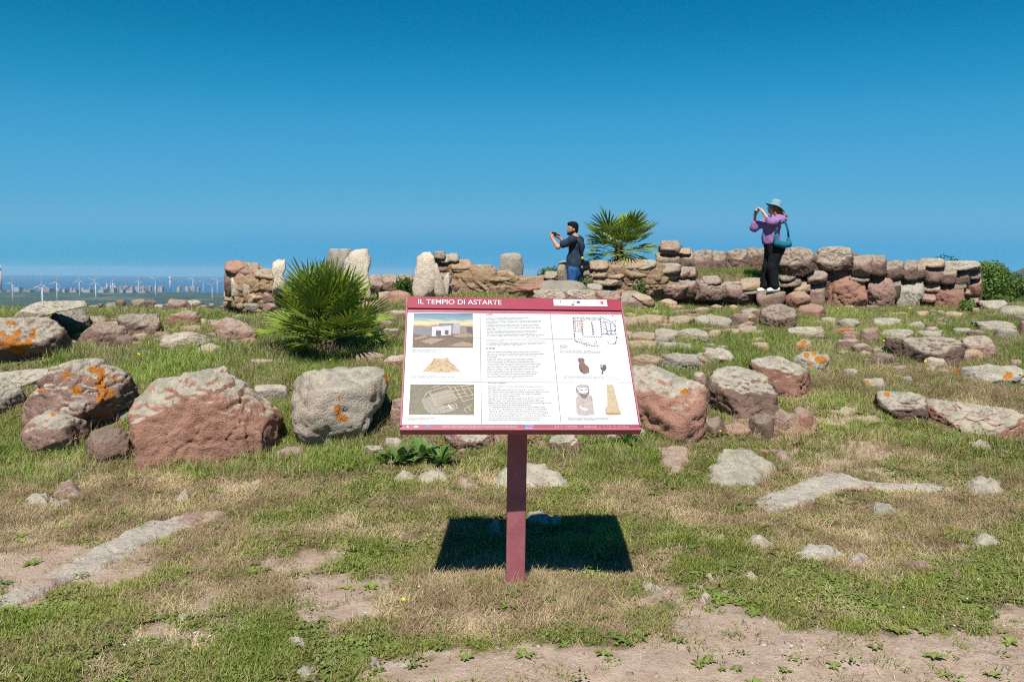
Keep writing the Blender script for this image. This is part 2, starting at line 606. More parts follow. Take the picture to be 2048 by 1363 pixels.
tag(link('mountain', me), 'hazy blue mountain ridge beyond the bushes', kind='structure')

# ------------------------------------------------------------------ stones
_ico = {}


def ico(l):
    if l not in _ico:
        bm = bmesh.new()
        bmesh.ops.create_icosphere(bm, subdivisions=l, radius=1.0)
        _ico[l] = (np.array([v.co[:] for v in bm.verts]), np.array([[v.index for v in f.verts] for f in bm.faces]))
        bm.free()
    return _ico[l]


def box_poly(x0, y0, x1, y1, seed, k=6, jit=.085, n=13):
    r = np.random.default_rng(seed)
    q = np.arange(n) * 2 * np.pi / n + r.uniform(-.12, .12, n)
    c, s = np.cos(q), np.sin(q)
    rad = (np.abs(c) ** k + np.abs(s) ** k) ** (-1 / k) * (1 + r.uniform(-jit, jit, n))
    return np.stack([(x0 + x1) / 2 + c * rad * (x1 - x0) / 2, (y0 + y1) / 2 + s * rad * (y1 - y0) / 2], -1)


def r_poly(poly, cx, cy, th):
    """distance from the centre to the outline in each direction"""
    c, s = np.cos(th)[:, None], np.sin(th)[:, None]
    A = poly - [cx, cy]
    Bq = np.roll(A, -1, 0) - A
    den = c * Bq[None, :, 1] - s * Bq[None, :, 0]
    den = np.where(np.abs(den) < 1e-9, 1e-9, den)
    tt = (A[None, :, 0] * Bq[None, :, 1] - A[None, :, 1] * Bq[None, :, 0]) / den
    uu = (A[None, :, 0] * s - A[None, :, 1] * c) / den
    ok = (tt > 0) & (uu >= -1e-6) & (uu <= 1 + 1e-6)
    r = np.where(ok, tt, 0).max(1)
    return np.maximum(r, 1e-3)


def poly_centre(p):
    x, y = p[:, 0], p[:, 1]
    x2, y2 = np.roll(x, -1), np.roll(y, -1)
    cr = x * y2 - x2 * y
    a = cr.sum() / 2
    if abs(a) < 1e-9:
        return p.mean(0)
    return np.array([((x + x2) * cr).sum() / (6 * a), ((y + y2) * cr).sum() / (6 * a)])


def stone_shape(poly, Tf, Tb, seed, level, p=16, rough=1.0, nf=9, bevel=.85, planes=(), strata=.0, lowf=.035, fr=(.66, .95), chip=.06):
    """rounded irregular polyhedron whose outline (u right, w up) is poly and whose depth (v) runs from -Tf to Tb"""
    r = np.random.default_rng(seed)
    c = poly_centre(poly)
    P = poly - c
    a, h = np.abs(P[:, 0]).max(), np.abs(P[:, 1]).max()
    D, Fc = ico(level)
    D = D * np.array([a, (Tf + Tb) / 2, h])
    D = D / np.linalg.norm(D, axis=1)[:, None]
    rho = np.hypot(D[:, 0], D[:, 2])
    rp = r_poly(P, 0, 0, np.arctan2(D[:, 2], D[:, 0]))
    S = (rho / rp) ** p
    S += np.where(D[:, 1] < 0, (np.abs(D[:, 1]) / Tf) ** p, (np.abs(D[:, 1]) / Tb) ** 5)
    pl = [(np.array([r.uniform(-.22, .22), -.60 + r.uniform(-.1, .1), .80]), 0.0)] if bevel else []
    for k in range(nf):
        n = np.array([r.normal() * .75, -1.0, r.normal() * .6])
        pl.append((n, r.uniform(*fr)))
        if k % 4 == 3:
            pl.append((np.array([r.normal(), .8, r.normal()]), r.uniform(.85, 1)))
    for q in planes:
        pl.append((np.array(q[:3], float), q[3]))
    for n, d in pl:
        n = n / np.linalg.norm(n)
        sup = (P @ n[[0, 2]]).max()                 # never cut the outline itself
        dist = max(.965 * sup, d * (sup * .8 + .85 * (Tf if n[1] < 0 else Tb) * abs(n[1])))
        S += (np.maximum(0, D @ n) / dist) ** p
    R = S ** (-1 / p)
    V = D * R[:, None]
    s = (a * h * (Tf + Tb) / 2) ** (1 / 3)
    o = r.uniform(0, 60, 3)
    q = V / s
    n1 = fbm(q * 1.5 + o, 2)
    n2 = fbm(q * 4.2 + o, 3)
    dsp = lowf * n1 + .026 * n2
    rd = 1 - np.abs(pn(q * 2.6 + o + 9.1 + .35 * n2[:, None])) * 2
    dsp -= .07 * np.clip(rd - .86, 0, 1) / .14
    if level >= 5:
        tq = (pn(q * np.array([.75, .75, 1.2]) + o + 50) + .22 * pn(q * 2.6 + o + 70)) * 4.4
        fl = np.floor(tq)
        dsp += chip * (fl + sstep(.42, .58, tq - fl) - tq)
    cell = np.abs(pn(q * 3.1 + o + 21.0)) + .5 * np.abs(pn(q * 6.3 + o + 33.0))
    dsp += .022 * (cell - .25)
    if level >= 5:
        n3 = fbm(q * 13 + o, 3)
        dsp += .02 * n3
        dsp -= .03 * np.clip(pn(q * 8 + o + 4.4) - .22, 0, 1)
    if strata:
        dsp += strata * np.abs(pn(np.stack([q[:, 0] * .9, q[:, 1] * .9, q[:, 2] * 6], -1) + o)) * 1.0
    dsp -= np.percentile(dsp, 62)
    V = V + D * (dsp * s * rough)[:, None]
    return V, Fc, c


FOOT = []        # footprints where grass does not grow: x, y, radius x, radius y
_sid = [100]


def level_for(w):
    return 6 if w > 215 else 5 if w > 62 else 4 if w > 24 else 3


def stone(name, mat, shp, Y=None, parent=None, T=None, lich=1.0, org=0.0, tone=.5, back=None, p=40, rough=1.0, nf=9, bevel=.85,
          planes=(), strata=0.0, embed=True, label=None, cat=None, group=None, kind=None, lv=None, dy=0.0, spots=(), jit=None, fr=(.66, .95), square=False):
    _sid[0] += 1
    seed = _sid[0]
    if len(shp) == 4 and not hasattr(shp[0], '__len__'):
        poly = box_poly(*shp, seed, 9 if not embed else 6) if jit is None else box_poly(*shp, seed, 3.0, jit, 10)
    else:
        poly = np.array(shp, float)
        if len(poly) >= 5:       # break the straight runs a little
            mid = (poly + np.roll(poly, -1, 0)) / 2
            ln = np.hypot(*(np.roll(poly, -1, 0) - poly).T)
            rr = np.random.default_rng(seed)
            mid += rr.normal(size=mid.shape) * (ln * .035)[:, None]
            poly = np.stack([poly, mid], 1).reshape(-1, 2)
    x0, y0 = poly.min(0)
    x1, y1 = poly.max(0)
    w, h = x1 - x0, y1 - y0
    grounded = Y is None
    if grounded:
        g = on((x0 + x1) / 2, y1 - .04 * h)
        Y = g[1]
    m = Y / F_PX
    Tm = min(w, h) * .55 * m if T is None else T
    Tm = max(Tm, .03)
    Tb = Tm * 1.15 if back is None else back
    Yc = Y + (Tm * .75 if grounded else Tm) + dy
    if embed:
        k = sstep(y1 - .45 * h, y1, poly[:, 1])
        poly[:, 1] += k * (.10 * h + 5)
    cx, cy = poly_centre(poly)
    ch = ray(cx, cy)
    Pc = CAM + ch * (Yc / ch[1])
    v = np.array([0, 1.0, 0]) if square else ch / np.linalg.norm(ch)
    e1 = np.cross(v, (0, 0, 1.0))
    e1 /= np.linalg.norm(e1)
    e3 = np.cross(e1, v)
    d = ray(poly[:, 0], poly[:, 1])
    tt = ((Pc - CAM) @ v) / (d @ v)
    Q = CAM + d * tt[:, None] - Pc
    loc2 = np.stack([Q @ e1, Q @ e3], -1)
    V, Fc, c = stone_shape(loc2, Tm, Tb, seed, lv or level_for(max(w, h)), p, rough, nf, bevel, planes, strata, fr=fr)
    V = V + np.array([c[0], 0, c[1]])
    W = V[:, :1] * e1 + V[:, 1:2] * v + V[:, 2:] * e3
    me = mesh_np(name, W, Fc, True, [MAT[mat]])
    loc = Pc if parent is None else Pc - np.array(parent.location)
    if spots:
        wx, wy = proj(W + Pc)
        a_ = np.zeros(len(W))
        for (sx_, sy_, sr_) in spots:
            a_ = np.maximum(a_, np.clip(1.25 - .75 * np.hypot(wx - sx_, (wy - sy_) * 1.12) / sr_, 0, 1))
        a_[V[:, 1] > c[1] * 0 + .10] = 0
        at__ = me.attributes.new('spot', 'FLOAT', 'POINT')
        at__.data.foreach_set('value', a_.astype(np.float32))
    o = link(name, me, parent, loc)
    o.color = (lich, org, tone, 1)
    if parent is None or grounded:
        FOOT.append((Pc[0], Pc[1], w * m * .5, Tm))
    return tag(o, label, cat, group, kind)


def inside(poly, x, y):
    c = np.zeros(len(x), bool)
    for (x1, y1), (x2, y2) in zip(poly, np.roll(poly, -1, 0)):
        k = ((y1 > y) != (y2 > y)) & (x < (x2 - x1) * (y - y1) / (y2 - y1 + 1e-12) + x1)
        c ^= k
    return c


def slab(name, mat, shp, label=None, cat=None, hgt=.05, lich=1.0, org=0.0, tone=.5, parent=None, group=None, rough=1.0, kind=None, lv=None):
    """flat rock lying flush in the ground; the outline is given on the ground"""
    _sid[0] += 1
    seed = _sid[0]
    if len(shp) == 4 and not hasattr(shp[0], '__len__'):
        poly = box_poly(*shp, seed, 2.6, .12)
    else:
        poly = np.array(shp, float)
    wpx = poly[:, 0].max() - poly[:, 0].min()
    G = np.array([on(x, y) for x, y in poly])
    nx_ = len(G)
    mid = (G + np.roll(G, -1, 0)) / 2 + np.random.default_rng(seed).normal(size=G.shape) * .012
    G = np.stack([G, mid], 1).reshape(-1, 3)
    c = poly_centre(G[:, :2])
    P = G[:, :2] - c
    lo, hi = P.min(0) - .03, P.max(0) + .03
    sp = max(.007, math.sqrt((hi - lo).prod() / (9000 if lv == 6 else 2600)))
    gx_, gy_ = np.meshgrid(np.arange(lo[0], hi[0] + sp, sp), np.arange(lo[1], hi[1] + sp, sp))
    shp_ = gx_.shape
    gx_, gy_ = gx_.ravel(), gy_.ravel()
    d2 = np.full(len(gx_), 9.0)
    for (ax_, ay_), (bx_, by_) in zip(P, np.roll(P, -1, 0)):
        ex, ey = bx_ - ax_, by_ - ay_
        tt = np.clip(((gx_ - ax_) * ex + (gy_ - ay_) * ey) / (ex * ex + ey * ey + 1e-12), 0, 1)
        d2 = np.minimum(d2, np.hypot(gx_ - ax_ - tt * ex, gy_ - ay_ - tt * ey))
    d2 = np.where(inside(P, gx_, gy_), d2, -d2)
    size = min(hi - lo)
    hgt = min(hgt, .20 * size + .016)
    o3 = np.random.default_rng(seed).uniform(0, 50, 3)
    Q = np.c_[gx_, gy_, gx_ * 0] + o3
    d2 = d2 + fbm(Q * 6, 3) * .10 * min(1, size / .3) * .5 + fbm(Q * 22, 2) * .012
    prof = np.clip(d2 / (hgt * 1.1 + .012), -1, 1)
    top_ = hgt * sstep(-.1, 1, prof) * (1 + .55 * fbm(Q * 3.3, 3)) + np.minimum(.45 * hgt + .006, .03) * (fbm(Q * 10, 3) + .35 * np.abs(pn(Q * 26))) * (d2 > 0) - .035 * sstep(.15, -.6, prof)
    # shallow cracks and chipped steps
    top_ -= .35 * hgt * np.clip(1 - np.abs(pn(Q * 4.2 + 8)) * 14, 0, 1) * (d2 > 0)
    V = np.c_[gx_, gy_, H(gx_ + c[0], gy_ + c[1], True) + top_]
    k = [0, 0, float(H(np.array(c[0]), np.array(c[1])))]
    V[:, 2] -= k[2]
    ix = np.arange(len(gx_)).reshape(shp_)
    Fc = np.stack([ix[:-1, :-1], ix[:-1, 1:], ix[1:, 1:], ix[1:, :-1]], -1).reshape(-1, 4)
    keepf = (d2[Fc] > -.02).any(1)
    Fc = Fc[keepf]
    used = np.unique(Fc)
    rm = np.zeros(len(gx_), np.int64)
    rm[used] = np.arange(len(used))
    V, Fc = V[used], rm[Fc]
    me = mesh_np(name, V, Fc, True, [MAT[mat]])
    loc = np.array([c[0], c[1], k[2]])
    o = link(name, me, parent, loc if parent is None else loc - np.array(parent.location))
    o.color = (lich, org, tone, 1)
    SLABS.append(G[:, :2])
    return tag(o, label, cat, group, kind)


SLABS = []

# ------------------------------------------------------------------ foreground boulders
def boulder(label, mat, shp, **k):
    return stone('boulder', mat, shp, label=label, cat='boulder', **k)


def rock(label, mat, shp, **k):
    return stone('stone', mat, shp, label=label, cat='stone', **k)


boulder('big boulder spotted with round orange lichen, beside the large red boulder', 'rose',
        [(46, 835), (52, 803), (78, 765), (107, 732), (144, 722), (183, 714), (205, 717), (232, 733), (261, 751), (274, 775), (269, 803), (228, 830), (203, 857), (150, 880), (90, 878), (55, 860)],
        T=.42, lich=.95, org=0, bevel=.72, spots=[(132, 749, 7.5), (84, 780, 5), (153, 780, 10), (186, 739, 9), (201, 743, 9.5), (202, 757, 8), (176, 758, 5.5), (199, 769, 10), (206, 777, 10), (202, 796, 10), (221, 788, 10), (230, 756, 5), (261, 767, 4.5), (218, 754, 4), (240, 760, 3)], planes=[(-.2, -.75, .62, .86), (.7, -.7, -.1, .84)])
boulder('low purple-brown block with a grey top under the orange-spotted boulder', 'rose',
        [(40, 862), (52, 846), (75, 832), (97, 819), (131, 825), (160, 836), (180, 850), (176, 880), (150, 895), (123, 899), (80, 897), (52, 888)],
        T=.26, lich=.9, org=0, bevel=.7, spots=[(106, 828, 5), (56, 852, 3)], dy=-.16)
rock('small square brown stone wedged beside the foot of the large red boulder', 'brown',
     [(170, 885), (184, 861), (215, 856), (245, 856), (262, 872), (258, 900), (240, 926), (205, 932), (178, 915)], T=.17, lich=.2, tone=.85)
boulder('large red boulder with a rough broken face and a grey crusted top edge', 'red',
        [(258, 822), (268, 800), (284, 783), (316, 757), (350, 750), (391, 744), (420, 735), (446, 729), (459, 735), (481, 758), (518, 789), (545, 810), (569, 833), (560, 874), (544, 899), (520, 930), (470, 936), (414, 938), (350, 938), (289, 935), (273, 882)],
        T=.42, lich=1.0, tone=.62, bevel=0, nf=4, p=34, rough=.8, strata=.06, planes=[(-.34, -.62, .70, 0), (.52, -.55, .65, 0), (0, -.6, .8, 0), (.1, -.98, -.15, .82)])
boulder('pale tapering boulder with small orange spots near the information board', 'pale',
        [(583, 800), (588, 760), (613, 741), (656, 736), (690, 735), (720, 732), (755, 733), (774, 740), (778, 775), (764, 806), (735, 850), (706, 884), (680, 898), (655, 903), (630, 893), (610, 878), (588, 852)],
        T=.40, lich=1.0, org=0, tone=.62, spots=[(674, 817, 8), (679, 834, 9), (689, 836, 8), (679, 794, 4.5), (749, 774, 4.5), (751, 789, 4.5), (772, 750, 7), (776, 762, 6), (698, 876, 4)], bevel=.72, planes=[(.55, -.75, .35, .84), (-.75, -.6, .1, .86), (.2, -.6, -.75, .75)])
rock('narrow grey stone half hidden behind the board beside the pale boulder', 'rose', [(782, 800), (800, 795), (830, 800), (835, 850), (800, 858), (784, 850)], lich=.6)
boulder('long rounded boulder with rusty orange lichen and a deep shadow underneath', 'rose',
        [(-60, 660), (-30, 641), (0, 635), (50, 634), (92, 632), (116, 643), (134, 665), (148, 690), (140, 712), (112, 727), (75, 733), (40, 728), (0, 716), (-45, 712)],
        T=.55, lich=.9, org=0, tone=.35, spots=[(5, 667, 7), (35, 666, 8), (65, 672, 7), (30, 692, 13), (50, 692, 9), (22, 680, 10), (12, 686, 9), (57, 684, 8), (16, 645, 5), (28, 646, 5), (67, 660, 5), (60, 720, 6), (40, 705, 6), (-5, 690, 8)], bevel=.7, planes=[(.75, -.62, -.1, .7), (0, -.62, -.78, 0)])
boulder('dark grey rounded boulder behind the long orange-lichened one', 'grey',
        [(98, 640), (108, 622), (125, 615), (150, 615), (168, 618), (179, 632), (180, 650), (165, 668), (140, 675), (112, 668)], T=.42, lich=.35, tone=.12, bevel=.9)
rock('flat pale slab resting along the top of the dark grey boulder', 'cream', [(18, 632), (45, 618), (78, 603), (120, 601), (171, 601), (176, 613), (140, 620), (100, 626), (55, 636)], Y=9.9, T=.4, lich=.9, tone=.25)
boulder('grey boulder cut by the edge of the view below the orange-lichened one', 'grey', [(-60, 770), (-30, 752), (12, 757), (42, 774), (51, 800), (38, 822), (8, 834), (-50, 838)], T=.3, lich=1.0, tone=.4)
rock('low pale slab in the shade of the long orange-lichened boulder', 'cream', [(-40, 752), (30, 742), (110, 736), (124, 742), (112, 764), (40, 778), (-40, 782)], lich=.8, tone=.2, T=.3)
rock('small orange-tipped grey pebble between the orange-spotted and red boulders', 'grey', (226, 822, 262, 848), lich=1, org=.6, T=.09)
rock('small grey stone in the weeds between the red and the pale boulder', 'rose', (560, 893, 614, 924), lich=.4, T=.1)
rock('small white stone among broad leaves in front of the board', 'cream', (770, 874, 804, 900), tone=.6, T=.09)
rock('little brown stone beside the broad leaves in front of the pale boulder', 'brown', (724, 890, 770, 920), tone=.8, T=.09)
rock('brown stone under the board behind its post', 'brown', (1100, 868, 1162, 912), tone=.7, T=.16)
rock('reddish stone under the board next to the broad leafy plants', 'rose', (890, 852, 985, 900), tone=.5, T=.2)
rock('dusty tan stone under the board beside the top of the post', 'tan', (990, 850, 1095, 895), tone=.3, T=.2)
rock('shaded grey stone below the lower corner of the board', 'brown', (1165, 855, 1290, 893), tone=.5, T=.2)

# field of stones between the boulders and the fan palm
rock('reddish brown lump in front of the squared mid-field block', 'rose', [(150, 692), (163, 667), (186, 650), (215, 645), (248, 650), (262, 668), (258, 690), (220, 696), (180, 698)], tone=.45, lich=.5)
rock('squared purple-grey block standing in the meadow', 'brown', [(234, 634), (240, 629), (280, 628), (314, 627), (322, 650), (321, 682), (290, 684), (255, 672), (238, 650)], tone=.8, lich=.6, T=.3)
rock('rounded reddish stone with a domed top in the meadow', 'red', [(322, 650), (343, 630), (372, 619), (394, 624), (401, 641), (392, 656), (362, 664), (328, 660)], tone=.5, lich=.6)
rock('little round cream pebble beside the domed reddish stone', 'cream', (399, 637, 416, 655), T=.05)
rock('low brown wedge beside the cream pebble', 'rose', (412, 639, 440, 657), tone=.4)
rock('lumpy pink-brown boulder beside the bushy fan palm', 'rose', [(432, 652), (453, 634), (480, 640), (508, 660), (516, 680), (492, 694), (468, 697), (446, 690), (432, 668)], tone=.75, lich=.55)
rock('pale rounded stone with a brown hollow in the grass', 'cream', [(316, 692), (326, 674), (350, 665), (385, 665), (412, 671), (426, 682), (416, 702), (375, 708), (330, 707)], tone=.4, lich=.9)
rock('smooth whitish egg-shaped stone in the grass', 'cream', [(388, 708), (400, 692), (422, 684), (442, 691), (448, 706), (430, 716), (400, 716)], tone=.6, lich=.5, nf=2, p=5)
rock('small pale flat stone in front of the brown-hollowed pale one', 'cream', (270, 702, 316, 716), tone=.3, T=.12)
rock('flat brown slab behind the egg-shaped stone', 'rose', (330, 657, 378, 668), tone=.5)
rock('long low stone at the foot of the bushy fan palm', 'rose', (498, 718, 550, 732), tone=.5)
rock('pinkish stone lying by the skirts of the bushy fan palm', 'rose', [(695, 725), (715, 708), (745, 703), (770, 708), (775, 722), (740, 730)], tone=.7, lich=.4)
rock('orange-brown stone between the fan palm and the board', 'red', [(758, 728), (780, 712), (810, 708), (840, 716), (840, 735), (790, 742)], tone=.7, org=.5)
rock('thin grey stone in the grass behind the red boulder', 'grey', (510, 768, 575, 800), tone=.5, T=.12)
rock('tiny buff stone in the grass above the red boulder', 'cream', (265, 733, 288, 746), tone=.3, T=.06)
rock('small brown block on the hill crest, farthest from the palm', 'brown', (211, 604, 246, 622), tone=.8, T=.2, lich=.5)
rock('dark square block on the hill crest with a lower stone beside it', 'brown', (262, 598, 292, 617), tone=.7, T=.2, lich=.5)
rock('low stone leaning on the dark square crest block', 'brown', (288, 600, 312, 615), tone=.6, T=.2)
rock('largest brown block on the hill crest below the wind turbines', 'rose', [(332, 612), (338, 600), (344, 596), (356, 599), (374, 599), (376, 615), (372, 622), (338, 622)], tone=.5, T=.25, lich=.4)
rock('small rounded stone just behind the largest crest block', 'brown', (372, 600, 402, 620), tone=.7, T=.2)
rock('small grey round stone among crest weeds', 'grey', (308, 608, 328, 620), tone=.5, T=.12)
rock('broken red rock beside the board, hollow underneath', 'red', [(770, 600), (780, 583), (800, 580), (820, 586), (828, 605), (815, 618), (790, 616)], tone=.8, lich=.3, strata=.06)
rock('pale lump beside the broken red rock', 'rose', (755, 583, 782, 606), tone=.9)
rock('pink stone half under the top corner of the board', 'rose', (776, 620, 826, 644), tone=.8)
rock('grey-brown stone in the weeds beside the board edge', 'brown', (764, 656, 800, 676), tone=.9)

# boulders at the other side of the board
boulder('broad boulder with pink face and grey-green lichen touching the board edge', 'red',
        [(1225, 760), (1262, 729), (1310, 731), (1340, 744), (1369, 757), (1407, 770), (1419, 788), (1414, 817), (1408, 853), (1380, 880), (1352, 893), (1313, 889), (1292, 864), (1262, 830), (1240, 800)],
        T=.45, lich=1.0, org=0, tone=.8, spots=[(1366, 783, 6), (1372, 781, 5), (1300, 745, 3)], bevel=.68, strata=.05, planes=[(.1, -.6, .8, .74), (.8, -.6, 0, .84)])
boulder('rounded purple-brown boulder with a grey lichen cap in the middle of three', 'brown',
        [(1408, 775), (1422, 744), (1451, 733), (1490, 735), (1534, 753), (1554, 789), (1552, 818), (1534, 836), (1492, 838), (1451, 844), (1430, 830), (1418, 800)],
        T=.42, lich=1.1, tone=.95, bevel=.7, planes=[(-.1, -.65, .75, .76)])
boulder('red boulder with a dark hollow in its face, end of the three', 'red',
        [(1500, 735), (1506, 717), (1557, 711), (1592, 726), (1618, 744), (1623, 770), (1612, 803), (1585, 812), (1560, 812), (1545, 790), (1520, 765)],
        T=.38, lich=1.0, tone=.35, bevel=.7, dy=.18, planes=[(.1, -.8, -.5, .7)])
ft = thing('stone_footing', 'low footing of small fitted stones under the three boulders beside the board', 'wall', on(1500, 880))
for m_, q_, tn in [('brown', (1407, 833, 1449, 878), .7), ('red', (1448, 846, 1500, 878), .7), ('brown', (1496, 828, 1548, 876), .3), ('rose', (1542, 820, 1592, 880), .5),
                   ('red', (1587, 814, 1624, 868), .6), ('rose', (1549, 868, 1596, 896), .5), ('rose', (1585, 866, 1642, 904), .7), ('tan', (1400, 862, 1530, 900), .2)]:
    g_ = on(1500, 884)
    stone('stone', m_, q_, Y=float(g_[1]) + .1, parent=ft, T=.17, lich=.4, tone=tn, jit=.17, rough=1.5)
stone('masonry_mass', 'tan', [(1398, 850), (1440, 842), (1500, 838), (1560, 826), (1622, 822), (1640, 872), (1560, 902), (1470, 896), (1410, 888)], Y=float(g_[1]) + .16, parent=ft, T=.16, back=.5, lich=.2, tone=.25, lv=5)
rock('reddish pebble resting between the lichen-capped boulders', 'rose', (1386, 743, 1411, 768), Y=7.6, T=.08, tone=.8)

# ------------------------------------------------------------------ flat rocks in the turf
def flat(label, mat, shp, **k):
    return slab('flat_stone', mat, shp, label=label, cat='flat stone', **k)


flat('long strip of pale trodden bedrock crossing the dirt diagonally', 'slab',
     [(-40, 1215), (0, 1190), (60, 1170), (130, 1132), (175, 1102), (230, 1076), (290, 1052), (350, 1036), (398, 1028), (396, 1046), (345, 1070), (300, 1086), (262, 1102), (240, 1122), (200, 1142), (150, 1157), (95, 1182), (30, 1212), (-30, 1240)], hgt=.025, lich=.75, tone=.75, lv=6)
flat('red flat slab with white flecks below the pink-faced boulder', 'red', [(1312, 905), (1345, 900), (1378, 904), (1382, 935), (1368, 962), (1335, 966), (1318, 940)], hgt=.04, lich=.55, tone=.8)
flat('wide grey-green triangular slab set flush in the turf', 'grey', [(1412, 972), (1418, 940), (1432, 915), (1460, 900), (1500, 905), (1530, 922), (1556, 940), (1540, 956), (1500, 974), (1440, 979)], hgt=.05, lich=.8, tone=.75, lv=6)
flat('small pinkish slab beside the grey-green triangular one', 'rose', [(1540, 900), (1565, 897), (1590, 912), (1582, 928), (1556, 925)], hgt=.04, lich=.4, tone=.8)
flat('broad curved shelf of lichen-crusted bedrock in the turf', 'slab',
     [(1506, 1010), (1526, 992), (1578, 973), (1612, 955), (1651, 946), (1713, 960), (1782, 969), (1870, 974), (1924, 992), (1850, 988), (1775, 983), (1700, 984), (1650, 990), (1612, 1006), (1578, 1022), (1537, 1028)], hgt=.022, lich=.85, tone=.85, lv=6)
flat('round pale flat stone beyond the end of the curved bedrock shelf', 'grey', (1928, 961, 2006, 992), lich=1.1, tone=.8)
flat('small pale flat stone in dry grass in front of the bedrock shelf', 'grey', (1742, 1012, 1786, 1032), lich=1.1, tone=.7, hgt=.04)
flat('grey and pink flat stone in the grass, longer one of a close pair', 'slab', (1590, 1101, 1682, 1128), lich=.9, tone=.7, hgt=.05)
flat('narrow pale flat stone, smaller one of a close pair', 'slab', (1696, 1109, 1746, 1138), lich=.9, tone=.6, hgt=.05)
flat('white-crusted flat stone in the grass beside a pink one', 'grey', (1941, 1077, 2003, 1103), lich=1.2, tone=.8)
flat('small pink flat stone beside the white-crusted one', 'rose', (1911, 1087, 1940, 1104), lich=.3, tone=.8)
flat('creamy blunt stone in the grass beyond the board shadow', 'cream', (1487, 1074, 1541, 1099), lich=.8, tone=.5, hgt=.06)
flat('pale flat stone in the grass straight behind the post', 'cream', [(984, 968), (1000, 950), (1030, 942), (1070, 938), (1110, 946), (1136, 965), (1132, 984), (1080, 980), (1030, 982), (995, 980)], lich=.8, tone=.5, hgt=.08)
flat('cream flat stone in the grass below the broad leafy plants', 'cream', [(832, 968), (838, 955), (870, 950), (902, 953), (896, 968), (866, 973)], lich=.7, tone=.6, hgt=.05)
flat('narrow cream stone end poking out next to the cream flat stone', 'cream', (790, 950, 830, 966), lich=.7, tone=.5, hgt=.05)
flat('small buff stone between the cream flat stone and the post', 'tan', (908, 962, 952, 985), lich=.7, tone=.6, hgt=.06)
flat('grey flat stone in the shadow of the board, just past the post', 'grey', [(1046, 1032), (1070, 1027), (1100, 1030), (1132, 1046), (1126, 1054), (1090, 1052), (1060, 1046)], lich=.9, tone=.6, hgt=.06)
flat('low grey stone in the shadow of the board, on the near side of the post', 'grey', (968, 1048, 1014, 1080), lich=.8, tone=.4, hgt=.06)
flat('oval pale stone in the dry grass in front of the boulders', 'cream', (40, 998, 108, 1016), lich=.7, tone=.5, hgt=.06)
flat('brown and grey stone next to the oval pale stone', 'rose', (106, 978, 166, 1000), lich=.6, org=.3, tone=.6, hgt=.08)
flat('flat greyish stone just in front of the oval pale stone', 'grey', (98, 1004, 132, 1018), lich=.5, tone=.5, hgt=.04)
flat('round buff stone in the dry grass in front of the red boulder', 'cream', (352, 982, 388, 1002), lich=.6, tone=.4, hgt=.06)
flat('pale sliver of stone in front of the pale tapering boulder', 'cream', (492, 963, 520, 974), lich=.6, tone=.6, hgt=.05)
flat('pinkish bare rock patch at the upper end of the bedrock strip', 'rose', [(350, 1034), (372, 1026), (402, 1024), (410, 1036), (385, 1050), (360, 1050)], lich=.2, tone=.9, hgt=.03)
flat('grey stone in weeds near the bottom of the turf, with a leafy tuft', 'grey', (354, 1235, 392, 1250), lich=1, tone=.8)
flat('rough pale stone in green turf near the dirt track', 'grey', (576, 1290, 614, 1308), lich=1, tone=.7)
flat('rough pale stone at the lower edge of the turf', 'grey', (586, 1338, 634, 1362), lich=1, tone=.7)
flat('cream stone at the edge of the dirt track', 'cream', (778, 1330, 818, 1346), lich=.5, tone=.6)
flat('grey stone on the dirt track next to a cream one', 'grey', (740, 1326, 772, 1342), lich=.4, tone=.4)
flat('pale flat chip in the turf beside the bare patch', 'cream', (388, 1272, 408, 1284), lich=.5, tone=.5, hgt=.03)
flat('small white stone in the turf near the bottom corner', 'cream', (134, 1247, 156, 1256), lich=.5, tone=.9, hgt=.04)
flat('grey stone in the turf near the bottom edge', 'grey', (434, 1345, 464, 1362), lich=.8, tone=.5)
flat('angular cream chip standing in the turf beyond the board shadow', 'cream', (1485, 1146, 1513, 1162), lich=.5, tone=.9, hgt=.07)
flat('small cream chip in the turf nearest the board shadow', 'cream', (1412, 1153, 1430, 1165), lich=.5, tone=.8, hgt=.05)
flat('thin cream chip between the two upright chips', 'cream', (1458, 1154, 1472, 1161), lich=.4, tone=.7, hgt=.03)
flat('flat pinkish stone at the turf edge beside the board shadow', 'cream', (1285, 1170, 1318, 1188), lich=.5, tone=.6, hgt=.05)
flat('low pale stone where turf gives way to the bare patch', 'slab', (1318, 1192, 1356, 1206), lich=.6, tone=.9, hgt=.04)
flat('speckled stone at the edge of the bare patch', 'slab', (1392, 1190, 1424, 1214), lich=.7, tone=.7, hgt=.05)
flat('little grey stone above the speckled stone', 'grey', (1436, 1176, 1460, 1188), lich=.6, tone=.6, hgt=.05)
flat('longish pale stone between the bare patch and green turf', 'slab', (1464, 1194, 1496, 1208), lich=.6, tone=.8, hgt=.05)
flat('rounded buff stone beside a small round one on the bare patch', 'grey', (1536, 1198, 1562, 1212), lich=.4, tone=.7, hgt=.06)
flat('small round pale pebble near the grassy tongue', 'cream', (1522, 1238, 1536, 1250), lich=.2, tone=.9, hgt=.05)
flat('white-veined pink stone at the edge of the dirt track', 'rose', (1360, 1258, 1400, 1284), lich=.7, tone=.9, hgt=.06)
flat('dark round pebble lying on a pink bare spot', 'brown', (1836, 1126, 1852, 1136), lich=0, tone=.4, hgt=.05)
flat('pink bare rock spot in the turf holding a dark pebble', 'rose', (1812, 1128, 1866, 1146), lich=.2, tone=.7, hgt=.02)
flat('brownish stone sunk in turf below the pink bare spot', 'rose', (1892, 1148, 1922, 1162), lich=.3, tone=.6, hgt=.04)
